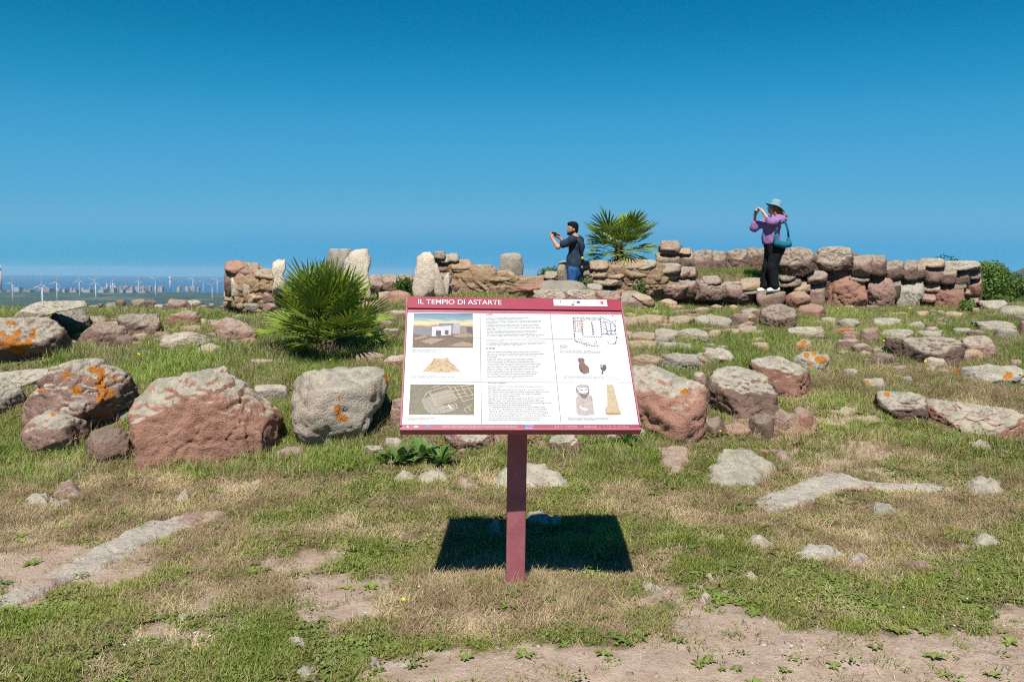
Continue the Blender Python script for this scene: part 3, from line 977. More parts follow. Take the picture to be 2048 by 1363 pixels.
flat('long grey stone sunk in grass in front of the red ledge', 'grey', (1930, 886, 1990, 902), lich=1.0, tone=.6, hgt=.06)
flat('pale slab on the worn path beside the red boulder', 'cream', (1672, 818, 1706, 828), lich=.4, tone=.5, hgt=.03)

# ------------------------------------------------------------------ stones of the open field beyond
rock('long dark squared block with a pale top edge lying in the field', 'brown', [(1768, 678), (1775, 673), (1850, 674), (1905, 675), (1924, 684), (1931, 702), (1922, 729), (1880, 730), (1840, 726), (1797, 719), (1773, 706)], T=.34, lich=.75, tone=.6, bevel=.8, planes=[(.75, -.6, .2, .86), (0, -.8, -.6, .8)])
rock('low pale block just behind the long dark squared block', 'grey', (1762, 658, 1828, 678), lich=.9, tone=.6, T=.25)
rock('thin flat stone in line behind the long dark block', 'grey', (1832, 661, 1884, 674), lich=.8, tone=.6, T=.2)
rock('rounded pinkish block at the end of the long dark one', 'rose', [(1922, 680), (1935, 672), (1970, 671), (1986, 682), (1994, 704), (1970, 716), (1940, 714), (1928, 700)], lich=.8, tone=.8, T=.3)
rock('low stratified grey stone with orange patches at both ends', 'grey', [(1902, 748), (1922, 734), (1950, 731), (1975, 728), (2030, 730), (2054, 742), (2040, 757), (1990, 766), (1930, 768)], lich=1.0, org=0, tone=.6, T=.34, strata=.1, spots=[(1909, 744, 9), (1916, 741, 6), (2017, 750, 8), (2012, 753, 6)])
rock('dark end block of the low red ledge', 'brown', [(1750, 790), (1758, 781), (1797, 782), (1850, 793), (1856, 830), (1842, 848), (1808, 838), (1780, 824), (1756, 812)], lich=.9, tone=.7, org=0, T=.28, spots=[(1774, 788, 6)])
rock('long low red ledge with pale lichen rosettes on top', 'red', [(1846, 800), (1860, 795), (1919, 804), (1975, 811), (2025, 818), (2062, 832), (2080, 850), (2070, 866), (2010, 874), (1960, 876), (1915, 868), (1862, 862), (1850, 835)], lich=1.0, tone=.5, T=.36, bevel=.7, lv=6)
rock('small grey stone with orange flecks before the low red ledge', 'grey', (1724, 756, 1770, 780), lich=.9, org=0, tone=.4, T=.18, spots=[(1735, 764, 4), (1739, 769, 4)])
rock('little round grey stone in the grass beyond the low ledge', 'grey', (1803, 752, 1826, 769), lich=.5, tone=.3)
rock('pale rough lump in the field between dark block and red boulder', 'cream', (1686, 736, 1716, 755), lich=.5, tone=.2)
rock('pale lump with an orange edge behind the red boulder', 'grey', (1634, 708, 1660, 732), lich=.8, org=0, tone=.7, spots=[(1648, 722, 8), (1653, 726, 6)])
rock('buff stone next to the stratified grey stone', 'tan', (1874, 738, 1900, 752), lich=.4, tone=.7)
rock('long grey squared block near the far end of the field', 'grey', (1940, 642, 2030, 664), lich=.8, tone=.5, T=.3)
rock('grey lump in front of the far squared block', 'grey', (1988, 656, 2036, 680), lich=.8, tone=.4)
rock('reddish block cut by the edge of the view in the far field', 'rose', (2036, 640, 2090, 672), lich=.5, tone=.5)
rock('pink mound of stone in the field in line with the ruined wall', 'rose', (1722, 655, 1758, 684), lich=.4, tone=.7)
rock('pale humped stone in the grass below the grey wall slab', 'grey', (1746, 635, 1802, 656), lich=.9, tone=.6, T=.22)
rock('cream flat block at the foot of the ruined wall', 'tan', (1832, 621, 1858, 634), lich=.4, tone=.8)
rock('long buff stone at the foot of the ruined wall', 'tan', (1878, 624, 1926, 633), lich=.4, tone=.8, T=.15)
rock('small pink stone near the end of the ruined wall', 'rose', (1944, 615, 1960, 628), lich=.3, tone=.8)
rock('pale rock pile stone beside the end of the ruined wall', 'grey', (1954, 600, 2016, 622), lich=.9, tone=.7, T=.3)
rock('dark rock behind the field next to the green bushes', 'grey', (2000, 611, 2056, 634), lich=.7, tone=.25, T=.3)
rock('flat pinkish stone with orange lichen streak in the field', 'rose', (1666, 656, 1712, 666), lich=.4, org=0, tone=.7, spots=[(1694, 660, 6), (1686, 661, 5)])
rock('red low stone in the field among flowers', 'red', (1684, 677, 1712, 689), lich=.3, tone=.7)
rock('round rusty stone covered with orange lichen', 'tan', [(1586, 700), (1590, 686), (1606, 677), (1622, 682), (1627, 694), (1622, 706), (1600, 708)], lich=.5, org=0, tone=.5, T=.14, spots=[(1604, 692, 5), (1608, 684, 5), (1615, 698, 4), (1596, 694, 4)])
rock('low pointed stone with bright orange lichen behind the hollowed boulder', 'grey', [(1580, 738), (1588, 715), (1606, 703), (1634, 704), (1658, 722), (1650, 736), (1620, 744)], lich=.9, org=0, tone=.7, T=.2, spots=[(1613, 710, 6), (1645, 719, 9), (1636, 718, 7), (1619, 729, 5), (1628, 707, 5)])
rock('small tan stone alone in the grass above the boulders', 'tan', (1500, 684, 1538, 705), lich=.6, tone=.6)
rock('long pale flat stone lying in the grass beyond the rusty stone', 'cream', (1574, 653, 1650, 671), lich=.8, tone=.4, T=.2)
rock('rough pale slab in the grass above the lichen-capped boulder', 'cream', [(1405, 710), (1412, 697), (1440, 695), (1462, 703), (1474, 722), (1440, 727), (1410, 724)], lich=.8, tone=.3, T=.22)
rock('pinkish stone near the field edge, cut by the view', 'rose', (2020, 718, 2044, 734), lich=.4, tone=.8)
rock('white-grey stone beside the stratified grey stone', 'grey', (2032, 754, 2070, 772), lich=1.0, tone=.8)
boulder('rounded brown boulder in the grass just below the woman', 'brown', [(1519, 640), (1524, 618), (1540, 610), (1565, 608), (1590, 616), (1594, 636), (1588, 654), (1556, 660), (1528, 656)], lich=.5, tone=1.0, T=.34)
boulder('smaller red boulder beside the one below the woman', 'red', [(1592, 625), (1600, 611), (1622, 606), (1645, 611), (1653, 624), (1648, 636), (1618, 638), (1598, 636)], lich=.3, tone=.5, T=.3)
rock('pale flat stone in front of the small red boulder', 'cream', (1640, 634, 1672, 648), lich=.5, tone=.4)

# ------------------------------------------------------------------ rows of step stones
def row(label, base, L, cat='wall', name='stone_row', Y=None, T=.2):
    o = thing(name, label, cat, on(*base) if Y is None else at(base[0], base[1], Y))
    for q in L:
        m_, shp, tn = q[:3]
        kw = dict(lich=.5, tone=tn, T=T, jit=.15, rough=1.2)
        shp = (shp[0] - 2, shp[1], shp[2] + 2, shp[3] + 2) if not hasattr(shp[0], '__len__') else shp
        kw.update(q[3] if len(q) > 3 else {})
        y_ = kw.pop('Y', Y)
        stone('stone', m_, shp, Y=y_, parent=o, **kw)
    return o


row('upper row of flat tan step stones beside the board', (1350, 652), [
    ('tan', (1235, 632, 1274, 655), .3), ('tan', (1269, 629, 1338, 653), .5), ('tan', (1337, 629, 1388, 652), .4), ('cream', (1389, 630, 1420, 655), .2), ('grey', (1408, 631, 1461, 656), .8), ('tan', (1471, 624, 1514, 650), .4)])
row('middle row of pale step stones beside the board', (1350, 684), [
    ('tan', (1236, 660, 1264, 678), .6), ('tan', (1262, 662, 1311, 684), .2), ('cream', (1309, 657, 1364, 686), .1), ('cream', (1352, 656, 1418, 684), .2), ('tan', (1415, 659, 1443, 675), .4), ('rose', (1441, 656, 1477, 669), .9), ('rose', (1478, 650, 1514, 665), .9), ('cream', (1510, 660, 1527, 670), .3)])
row('low row of grey stones with an orange-tipped end beside the board', (1330, 738), [
    ('tan', (1248, 681, 1315, 694), .5, {'org': .6}), ('grey', (1316, 684, 1384, 697), .6), ('tan', (1258, 708, 1326, 740), .2, {'org': .5}), ('grey', (1318, 705, 1400, 740), .4)])


SMALL = {}
TONE_WORD = {'rose': 'pinkish brown', 'brown': 'dark brown', 'tan': 'tan', 'grey': 'grey', 'red': 'reddish', 'cream': 'pale'}


def rubble(where, area, n, w0, w1, seed, mats=('rose', 'brown', 'tan', 'grey', 'rose')):
    """loose broken stones over one stretch of ground: the larger ones are things, chips go into one mass"""
    r = np.random.default_rng(seed)
    x0, y0, x1, y1 = area
    for k in range(n):
        w = w0 + (w1 - w0) * r.random() ** 1.8
        h = w * r.uniform(.22, .58)
        px, py = r.uniform(x0, x1), r.uniform(y0, y1)
        e_ = r.uniform(.78, 1.12, 9)
        poly = [(px + math.cos(a) * e_[i] * w / 2, py + math.sin(a) * e_[i] * h / 2) for i, a in enumerate(np.linspace(0, 2 * math.pi, 9, endpoint=False) + r.uniform(-.25, .25, 9))]
        m_ = mats[int(r.integers(0, len(mats)))]
        size = 'large' if w > 40 else 'middle-sized' if w > 28 else 'small'
        o = stone('stone', m_, poly, lich=r.uniform(.2, .8), tone=r.uniform(.3, .9), lv=4 if w > 26 else 3)
        if w >= 19:
            tag(o, size + ' ' + TONE_WORD[m_] + ' loose stone ' + where, 'stone', 'loose stones ' + where)
        else:
            me = o.data
            v = np.empty(len(me.vertices) * 3, np.float32)
            me.vertices.foreach_get('co', v)
            f = np.empty(len(me.polygons) * 3, np.int32)
            me.polygons.foreach_get('vertices', f)
            SMALL.setdefault(m_, []).append((v.reshape(-1, 3) + np.array(o.location), f.reshape(-1, 3)))
            bpy.data.objects.remove(o)
            bpy.data.meshes.remove(me)


rubble('between the bushy fan palm and the leaning ruined wall', (430, 605, 570, 645), 16, 14, 40, 1)
rubble('in the weeds at the side edge of the board', (740, 600, 835, 735), 22, 14, 44, 2, ('rose', 'red', 'brown', 'rose'))
rubble('among the rows of step stones', (1250, 628, 1540, 735), 40, 12, 44, 3, ('tan', 'cream', 'rose', 'grey'))
rubble('in the far field before the long wall', (1660, 632, 2050, 720), 44, 10, 52, 4)
rubble('in the grass around the low red ledge', (1660, 715, 2050, 800), 30, 8, 30, 5, ('rose', 'grey', 'cream', 'brown'))
rubble('over the meadow before the wind turbines', (120, 612, 510, 700), 40, 8, 36, 6)
rubble('in the meadow behind the large red boulder', (150, 700, 560, 770), 16, 8, 30, 7)
rubble('in the meadow beside the bushy fan palm', (150, 640, 520, 690), 46, 26, 74, 13, ('rose', 'red', 'brown', 'tan'))
rubble('along the hill crest before the sea', (180, 606, 460, 622), 16, 14, 30, 14, ('brown', 'rose', 'brown'))
rubble('on the slope between the board and the middle wall', (1240, 605, 1520, 668), 34, 22, 58, 15, ('tan', 'rose', 'tan', 'brown'))
rubble('in the field beside the boulders', (1610, 640, 1900, 740), 26, 20, 60, 16, ('grey', 'rose', 'cream', 'brown'))
rubble('beside the board and the fan palm', (690, 585, 815, 640), 14, 22, 56, 17, ('rose', 'red', 'tan'))
rubble('in the turf under the three boulders', (1380, 878, 1680, 955), 20, 8, 30, 8, ('rose', 'tan', 'red', 'cream'))
rubble('along the foot of the long ruined wall', (1570, 612, 1960, 632), 30, 10, 34, 9, ('rose', 'red', 'brown', 'tan'))
rubble('along the foot of the eroded middle wall', (850, 582, 1250, 602), 34, 10, 40, 10, ('rose', 'tan', 'red', 'tan'))
rubble('in the shadow under the board', (880, 872, 1300, 905), 16, 12, 40, 11, ('rose', 'brown', 'tan'))
rubble('at the foot of the orange-spotted and red boulders', (20, 880, 640, 945), 18, 9, 30, 12, ('rose', 'brown', 'grey'))

V_, F_, M_, o_ = [], [], [], 0
for i_, (m_, L) in enumerate(SMALL.items()):
    for v_, f_ in L:
        V_.append(v_)
        F_.append(f_ + o_)
        M_ += [i_] * len(f_)
        o_ += len(v_)
sm_ = link('small_stones', mesh_np('small_stones', np.concatenate(V_), np.concatenate(F_), True, [MAT[k] for k in SMALL], M_))
sm_.color = (.5, 0, .55, 1)
tag(sm_, 'small stone chips strewn through the grass', kind='stuff')

# ------------------------------------------------------------------ ruined walls
def wall(label, base, Y, stones, core=True, T=.30, cat='wall', mass=()):
    o = thing('ruined_wall', label, cat, at(base[0], base[1], Y))
    o.location.z = float(H(np.array(o.location.x), np.array(o.location.y), False))
    rr = np.random.default_rng(int(base[0]))
    allp = []
    for q in stones:
        m_, shp, tn = q[:3]
        kw = dict(lich=.6, tone=tn, T=T, embed=False, rough=1.25, bevel=.9, p=44, nf=8, fr=(.80, .98))
        kw.update(q[3] if len(q) > 3 else {})
        kw.setdefault('dy', rr.uniform(-.05, .05))
        y_ = kw.pop('Y', Y)
        g = 2.2
        if len(shp) == 4 and not hasattr(shp[0], '__len__'):
            shp = (shp[0] - g, shp[1] - g, shp[2] + g, shp[3] + g)
        pq = np.array(shp, float).reshape(-1, 2)
        allp.append((pq[:, 0].min(), pq[:, 1].min(), pq[:, 0].max(), pq[:, 1].max()))
        stone('stone', m_, shp, Y=y_, parent=o, **kw)
    for m_, shp, tn, *dy_ in mass:      # eroded masonry in which the stones are bedded
        stone('masonry_mass', m_, shp, Y=Y, parent=o, lich=.45, tone=tn, T=T * .8, back=.5, embed=True, rough=1.7, p=26, nf=10, lv=6, square=True, dy=dy_[0] if dy_ else .05)
    if core:       # rubble and earth filling behind the facing stones, one lump behind each
        mb = MB()
        X0, X1 = min(q[0] for q in allp), max(q[2] for q in allp)
        for i_, (x0, y0, x1, y1) in enumerate(allp):
            w, h = x1 - x0, y1 - y0
            yd = Y + T * 1.9 + i_ * .004
            p0, p1 = at(x0 + (.16 * w if x0 < X0 + 6 else -1), y0 + .30 * h + 2, yd), at(x1 - (.16 * w if x1 > X1 - 6 else -1), y1, yd)
            p1[2] = min(p1[2], float(H(p1[0], p1[1], False)) - .1)
            c = (p0 + p1) / 2
            mb.box(c - np.array(o.location), ((p1[0] - p0[0]) / 2, .12, (p0[2] - p1[2]) / 2))
        k = mb.build('rubble_core', MAT['earth'], o)
        k['kind'] = 'stuff'
    return o


YR = 14.9
wall('long ruined wall of big volcanic blocks ending by the green bushes', (1770, 622), YR, [
    ('brown', [(1558, 530), (1562, 505), (1575, 497), (1600, 494), (1622, 498), (1632, 515), (1628, 540), (1605, 553), (1580, 552), (1564, 545)], .9, {'T': .42}),
    ('brown', [(1631, 525), (1634, 500), (1645, 494), (1680, 492), (1702, 495), (1707, 515), (1704, 541), (1670, 541), (1640, 543)], 1.0, {'T': .42, 'lich': .8}),
    ('rose', (1706, 512, 1743, 551), .4), ('brown', (1738, 512, 1773, 549), .9), ('brown', (1771, 523, 1808, 556), .8), ('brown', (1807, 523, 1835, 559), .9), ('rose', (1828, 522, 1849, 555), .3),
    ('tan', (1842, 518, 1889, 533), .4, {'lich': .9}), ('rose', (1848, 529, 1883, 563), .5), ('brown', (1880, 534, 1912, 566), .9), ('brown', (1909, 537, 1938, 572), .7), ('grey', (1886, 523, 1961, 539), .7, {'lich': 1.0}),
    ('brown', (1937, 539, 1960, 556), .7), ('red', (1934, 554, 1960, 590), .4),
    ('red', [(1645, 600), (1648, 570), (1660, 550), (1685, 544), (1710, 546), (1728, 560), (1734, 590), (1735, 622), (1690, 626), (1655, 620)], .7, {'T': .36, 'lich': .2}),
    ('rose', [(1730, 580), (1733, 555), (1750, 550), (1775, 551), (1787, 565), (1793, 590), (1784, 618), (1752, 621), (1737, 610)], .8, {'lich': .2}),
    ('grey', [(1793, 610), (1797, 562), (1820, 558), (1846, 562), (1848, 585), (1840, 600), (1838, 624), (1810, 626), (1795, 620)], 1.0, {'lich': .3}),
    ('rose', (1849, 561, 1879, 583), .9, {'lich': .9}), ('red', (1838, 582, 1870, 603), .5),
    ('red', [(1851, 620), (1852, 603), (1870, 580), (1882, 571), (1900, 569), (1928, 575), (1927, 610), (1915, 624), (1870, 627)], .35, {'lich': .1, 'T': .26}),
    ('rose', (1925, 591, 1956, 606), .8), ('brown', (1784, 556, 1800, 600), .4), ('brown', (1700, 548, 1736, 562), .5), ('brown', (1553, 554, 1600, 572), .6), ('brown', (1615, 543, 1653, 566), .6), ('tan', (1588, 560, 1618, 584), .5),
    ('rose', (1614, 568, 1648, 612), .5), ('brown', (1926, 570, 1940, 594), .5), ('rose', (1926, 604, 1950, 622), .5), ('brown', (1838, 600, 1856, 624), .5), ('brown', (1900, 562, 1932, 578), .4), ('brown', (1560, 545, 1590, 560), .5)], T=.32,
     mass=[('brown', [(1553, 512), (1600, 506), (1700, 504), (1770, 524), (1850, 530), (1952, 536), (1955, 606), (1930, 620), (1760, 622), (1640, 618), (1556, 612)], .3, .27)])
row('two stone steps, the woman standing on them', (1560, 609), [
    ('rose', [(1511, 590), (1514, 582), (1545, 581), (1571, 583), (1573, 597), (1560, 610), (1530, 613), (1515, 603)], .4, {'T': .3, 'Y': 14.25, 'lich': .4}),
    ('red', (1570, 583, 1621, 609), .5, {'Y': 14.4, 'lich': .5})], name='stone_step', cat='step')
wall('low wall of squared brown blocks running behind the woman', (1440, 545), 16.6, [
    ('brown', (1358, 504, 1387, 546), .9), ('brown', (1386, 503, 1424, 552), .8), ('brown', (1423, 503, 1450, 550), .6), ('brown', (1448, 502, 1498, 557), .8), ('brown', (1496, 498, 1533, 563), .7), ('tan', (1530, 499, 1568, 560), .2),
    ('rose', (1322, 483, 1359, 507), .5), ('brown', (1335, 504, 1361, 532), .7), ('brown', (1313, 506, 1337, 532), .6), ('tan', (1360, 498, 1380, 507), .6), ('brown', (1310, 528, 1345, 550), .6)],
     mass=[('brown', [(1314, 512), (1345, 500), (1400, 507), (1500, 506), (1564, 504), (1566, 560), (1440, 560), (1316, 556)], .3, .24)])
wall('retaining wall of reddish blocks below the low brown wall', (1420, 597), 14.7, [
    ('rose', (1312, 553, 1378, 594), .7), ('rose', (1359, 551, 1391, 592), .5), ('brown', (1388, 563, 1449, 599), .9), ('rose', (1446, 565, 1485, 594), .6), ('brown', (1463, 570, 1512, 599), .9), ('tan', (1483, 557, 1531, 580), .4),
    ('rose', (1352, 535, 1378, 553), .6), ('red', (1372, 535, 1390, 553), .3), ('grey', (1484, 572, 1516, 586), .5), ('rose', (1508, 570, 1530, 590), .5), ('rose', (1405, 553, 1440, 567), .6)],
     mass=[('rose', [(1314, 558), (1380, 556), (1450, 567), (1524, 564), (1528, 592), (1500, 600), (1320, 598)], .2, .22)])
wall('tan rubble wall under the palm beside the man', (1240, 590), 14.6, [
    ('tan', (1180, 523, 1216, 537), .4), ('tan', (1208, 524, 1242, 538), .6), ('tan', (1240, 519, 1285, 535), .4), ('cream', (1275, 521, 1310, 537), .1), ('tan', (1180, 536, 1212, 553), .2), ('tan', (1208, 537, 1246, 556), .4), ('tan', (1180, 550, 1246, 569), .3),
    ('tan', (1245, 535, 1294, 555), .2), ('brown', (1262, 545, 1290, 558), .6), ('tan', (1294, 536, 1329, 560), .3), ('cream', (1307, 528, 1359, 545), .1), ('tan', (1318, 540, 1356, 556), .5), ('red', (1198, 564, 1231, 584), .6), ('red', (1231, 566, 1273, 588), .4),
    ('rose', (1284, 566, 1310, 590), .6), ('tan', (1243, 553, 1300, 570), .3), ('tan', (1294, 555, 1318, 572), .3), ('brown', (1166, 540, 1184, 570), .6)],
     mass=[('tan', [(1172, 530), (1182, 525), (1240, 522), (1300, 522), (1356, 531), (1360, 556), (1318, 592), (1240, 594), (1180, 590)], .2)])
wall('broken wall end of brown and tan blocks next to the board', (1280, 626), 13.6, [
    ('rose', (1238, 585, 1292, 630), .4), ('tan', [(1262, 590), (1275, 584), (1300, 592), (1311, 606), (1304, 615), (1285, 606)], .7, {'T': .2}), ('grey', (1250, 608, 1275, 622), .6), ('rose', (1285, 606, 1312, 628), .4), ('red', (1192, 583, 1241, 600), .4), ('rose', (1068, 581, 1130, 602), .5, {'lich': .9}), ('rose', (1126, 582, 1196, 602), .5, {'lich': .9}),
    ('cream', (1236, 620, 1262, 632), .4)])
rock('long dark grey worked slab lying in front of the man', 'grey', [(1080, 578), (1084, 563), (1100, 559), (1140, 560), (1165, 566), (1178, 576), (1172, 583), (1120, 585), (1085, 584)], Y=13.9, T=.32, lich=.1, tone=.45, rough=.3, nf=3)
rock('pale rounded stone at the end of the dark grey worked slab', 'cream', (1172, 567, 1206, 584), Y=13.9, T=.2, tone=.1, lich=.6)
wall('eroded red and tan wall between the white standing stone and the man', (990, 592), 15.2, [
    ('red', [(1022, 590), (1024, 560), (1040, 551), (1070, 552), (1100, 548), (1115, 549), (1116, 575), (1100, 590), (1060, 592)], .8, {'lich': .1, 'T': .36}), ('rose', (976, 560, 1001, 596), .6), ('tan', (976, 542, 1027, 560), .5), ('tan', (998, 556, 1027, 592), .4),
    ('tan', (903, 520, 941, 539), .6, {'lich': .3}), ('red', (873, 522, 901, 542), .2, {'lich': .1}), ('cream', (876, 510, 901, 523), .2), ('cream', (899, 508, 915, 522), .3), ('brown', (869, 504, 889, 516), .8),
    ('tan', (901, 536, 929, 562), .1), ('brown', (901, 555, 929, 582), .9), ('rose', (927, 538, 961, 562), .6), ('tan', (925, 556, 950, 584), .3), ('rose', (946, 540, 964, 581), .5), ('tan', (958, 538, 980, 565), .2), ('brown', (960, 560, 980, 588), .9),
    ('tan', (902, 531, 981, 541), .6, {'T': .36, 'lich': .3}), ('red', (957, 531, 982, 539), .4), ('tan', (1090, 544, 1118, 556), .3), ('brown', (872, 540, 903, 575), .8), ('grey', (880, 555, 902, 582), .7), ('brown', (1030, 575, 1070, 596), .6), ('tan', (985, 560, 1005, 578), .3)],
     mass=[('tan', [(872, 512), (885, 505), (902, 512), (925, 523), (950, 533), (982, 537), (1010, 545), (1030, 553), (1075, 552), (1116, 551), (1118, 596), (1000, 602), (880, 590)], .3)])
wall('low crumbling wall between the bushy palm and the white standing stone', (780, 575), 16.4, [
    ('rose', (736, 552, 768, 582), .6), ('rose', (764, 551, 796, 582), .5), ('brown', (793, 550, 824, 582), .8), ('rose', (815, 556, 838, 582), .5)])
wall('leaning ruined wall with white plaster remains beyond the bushy palm', (500, 615), 14.6, [
    ('red', (452, 523, 486, 545), .8, {'lich': .2}), ('brown', (451, 540, 468, 590), .9, {'lich': .1}), ('white', (464, 555, 482, 592), .5, {'T': .2}), ('brown', (478, 545, 496, 585), .7, {'lich': .1}), ('white', (488, 560, 498, 592), .4, {'T': .2}),
    ('rose', (482, 527, 516, 552), .7), ('tan', (512, 540, 550, 556), .5), ('tan', (494, 550, 530, 578), .6), ('tan', (526, 553, 560, 580), .3), ('tan', (496, 575, 535, 606), .7), ('rose', (530, 577, 568, 612), .5), ('rose', (464, 590, 498, 614), .6), ('rose', (495, 602, 530, 622), .8), ('tan', (450, 585, 470, 600), .4)],
     mass=[('tan', [(453, 526), (470, 523), (487, 525), (502, 533), (518, 542), (548, 541), (566, 552), (570, 616), (520, 622), (455, 602)], .35)])


def upright(label, mat, shp, Y, **k):
    k = {**dict(T=.18, lich=.2, tone=.6, rough=.55, nf=3, bevel=0, p=7), **k}
    return stone('standing_stone', mat, shp, Y=Y, label=label, cat='standing stone', **k)


upright('tall pale standing stone with a pinched waist behind the bushy palm', 'white', [(688, 520), (700, 505), (722, 497), (736, 496), (742, 515), (741, 530), (736, 545), (741, 565), (742, 585), (700, 588), (690, 570), (684, 545)], 14.2, tone=.75, T=.2)
upright('small white standing stone with a notched top beside the leaning wall', 'white', [(543, 545), (545, 524), (556, 517), (566, 519), (571, 517), (572, 535), (566, 550), (572, 565), (570, 580), (545, 580), (548, 560)], 14.3, T=.14, tone=.8)
upright('grey block perched behind the tall pinched standing stone', 'grey', [(650, 520), (655, 510), (660, 497), (700, 496), (706, 508), (700, 525), (690, 550), (660, 556), (655, 535)], 14.9, lich=.8, tone=.8, rough=1, nf=8, p=14, T=.25)
upright('white standing stone with a rounded head and weathered streaks', 'white', [(832, 530), (834, 512), (846, 503), (860, 503), (868, 512), (872, 530), (871, 550), (874, 570), (872, 584), (829, 584), (824, 570), (828, 548)], 14.7, tone=.75, T=.2)
upright('thin white slab leaning against the rounded white standing stone', 'white', [(868, 530), (874, 524), (880, 545), (888, 565), (892, 582), (868, 584)], 14.65, T=.1, tone=.6)
upright('white plaster fragment at the foot of the eroded wall', 'white', [(886, 560), (898, 542), (900, 560), (896, 582), (884, 582)], 14.85, T=.08, tone=.5)
upright('squared grey column stump standing on the ruins', 'grey', [(999, 550), (1000, 510), (1012, 506), (1030, 505), (1043, 509), (1044, 555), (1020, 560), (1000, 558)], 16.6, T=.2, p=14, tone=.9, lich=.35)
upright('curved pale stone slab standing beside the man', 'cream', [(1116, 562), (1114, 540), (1118, 524), (1128, 519), (1134, 524), (1136, 562)], 15.1, T=.1, tone=.3)

# ------------------------------------------------------------------ information board
SC = np.array([0.034, 4.130, 1.3034])
_yaw, _tilt, _roll = 0.0851, 0.7185, -0.0103
_X0, _Y0 = np.array([1.0, 0, 0]), np.array([0, math.sin(_tilt), math.cos(_tilt)])
_X1, _Y1 = math.cos(_roll) * _X0 + math.sin(_roll) * _Y0, -math.sin(_roll) * _X0 + math.cos(_roll) * _Y0
_Rz = np.array([[math.cos(_yaw), -math.sin(_yaw), 0], [math.sin(_yaw), math.cos(_yaw), 0], [0, 0, 1]])
SX, SY = _Rz @ _X1, _Rz @ _Y1
SN = np.cross(SX, SY)                      # out of the face, towards the reader
SW, SH = 1.189, 0.841
sign = thing('information_board', 'slanted maroon information board on a square post, IL TEMPIO DI ASTARTE', 'information board', SC)
sign.matrix_world = Matrix(((SX[0], SY[0], SN[0], SC[0]), (SX[1], SY[1], SN[1], SC[1]), (SX[2], SY[2], SN[2], SC[2]), (0, 0, 0, 1)))
bpy.context.view_layer.update()


def board(px, py):
    d = ray(px, py)
    t_ = ((SC - CAM) @ SN) / (d @ SN)
    q = CAM + d * t_ - SC
    return np.array([q @ SX, q @ SY])


MAROON = plain('maroon_paint', (.235, .052, .075), .45, .4, .1, 18, bump=.05)
CRIMSON = plain('crimson_print', (.235, .022, .047), .35, .45, .05, 8)
PINKISH = plain('faded_edge', (.28, .085, .11), .5, .3, .08, 14)
WHITE = plain('white_print', (.42, .425, .43), .4, .35, .02, 3)
INK = plain('grey_ink', (.06, .06, .065), .6, .2, .1, 30)
SEAM = plain('dark_seam', (.13, .11, .10), .7, .2, .2, 30)


def quad_part(name, pts, n, m, parent=sign, label=None):
    me = mesh_np(name, np.array([(a, b, n) for a, b in pts]), [tuple(range(len(pts)))], False, [m])
    # keep the face turned to the reader
    if me.polygons[0].normal.z < 0:
        me.flip_normals()
    o = link(name, me, parent)
    if label:
        o['label'] = label
    return o


def rect(px0, py0, px1, py1):
    """upright rectangle on the board from two photo corners"""
    a, b = board(px0, py0), board(px1, py1)
    return [(a[0], a[1]), (b[0], a[1]), (b[0], b[1]), (a[0], b[1])]


def rpx(x0, y0, x1, y1):
    return [(x0, y0), (x1, y0), (x1, y1), (x0, y1)]


def printed(name, pixpts, n, m, parent=sign):
    return quad_part(name, [board(x, y) for x, y in pixpts], n, m, parent)


mb = MB()
mb.box((0, 0, -.019), (SW / 2, SH / 2, .017))
panel = mb.build('panel', MAROON, sign)
bv = panel.modifiers.new('bevel', 'BEVEL')
bv.width = .004
bv.segments = 2
yt, yb_, ys_ = board(1024, 623)[1], board(1040, 848.5)[1], board(1040, 858)[1]
e = SW / 2 - .009
quad_part('print_sheet', [(-e, yb_), (e, yb_), (e, yt - .014), (-e, yt - .014)], .001, WHITE)
quad_part('credit_strip', [(-e, ys_), (e, ys_), (e, yb_), (-e, yb_)], .001, CRIMSON)
quad_part('trim_strip', [(-e, yt - .014), (e, yt - .014), (e, yt + .006), (-e, yt + .006)], .001, PINKISH)
mb = MB()
mb.box((0, (yt + .012 + SH / 2 - .006) / 2, .004), (e, (SH / 2 - .006 - yt - .012) / 2, .0045))
mb.build('title_strip', CRIMSON, sign)
mb = MB()
mb.box((0, -SH / 2 + .006, .005), (SW / 2, .005, .006))
mb.build('lower_lip', PINKISH, sign)
for s_ in (-1, 1):
    mb = MB()
    mb.box((s_ * (SW / 2 - .0035), .008, .003), (.0035, SH / 2 - .02, .004))
    mb.build('side_trim', PINKISH, sign)
mb = MB()
mb.box((0, 0, -.055), (.20, .16, .018))
mb.build('mounting_plate', MAROON, sign)
# post, upright under the board: built in world space and brought into the board's frame
pg = on(1029, 1176)
mbp = MB()
px_, py_ = pg[0] + .003, pg[1] + .055
_pm = np.linalg.inv(np.array(sign.matrix_world))


def to_board(P):
    return (np.c_[np.asarray(P, float), np.ones(len(P))] @ _pm.T)[:, :3]


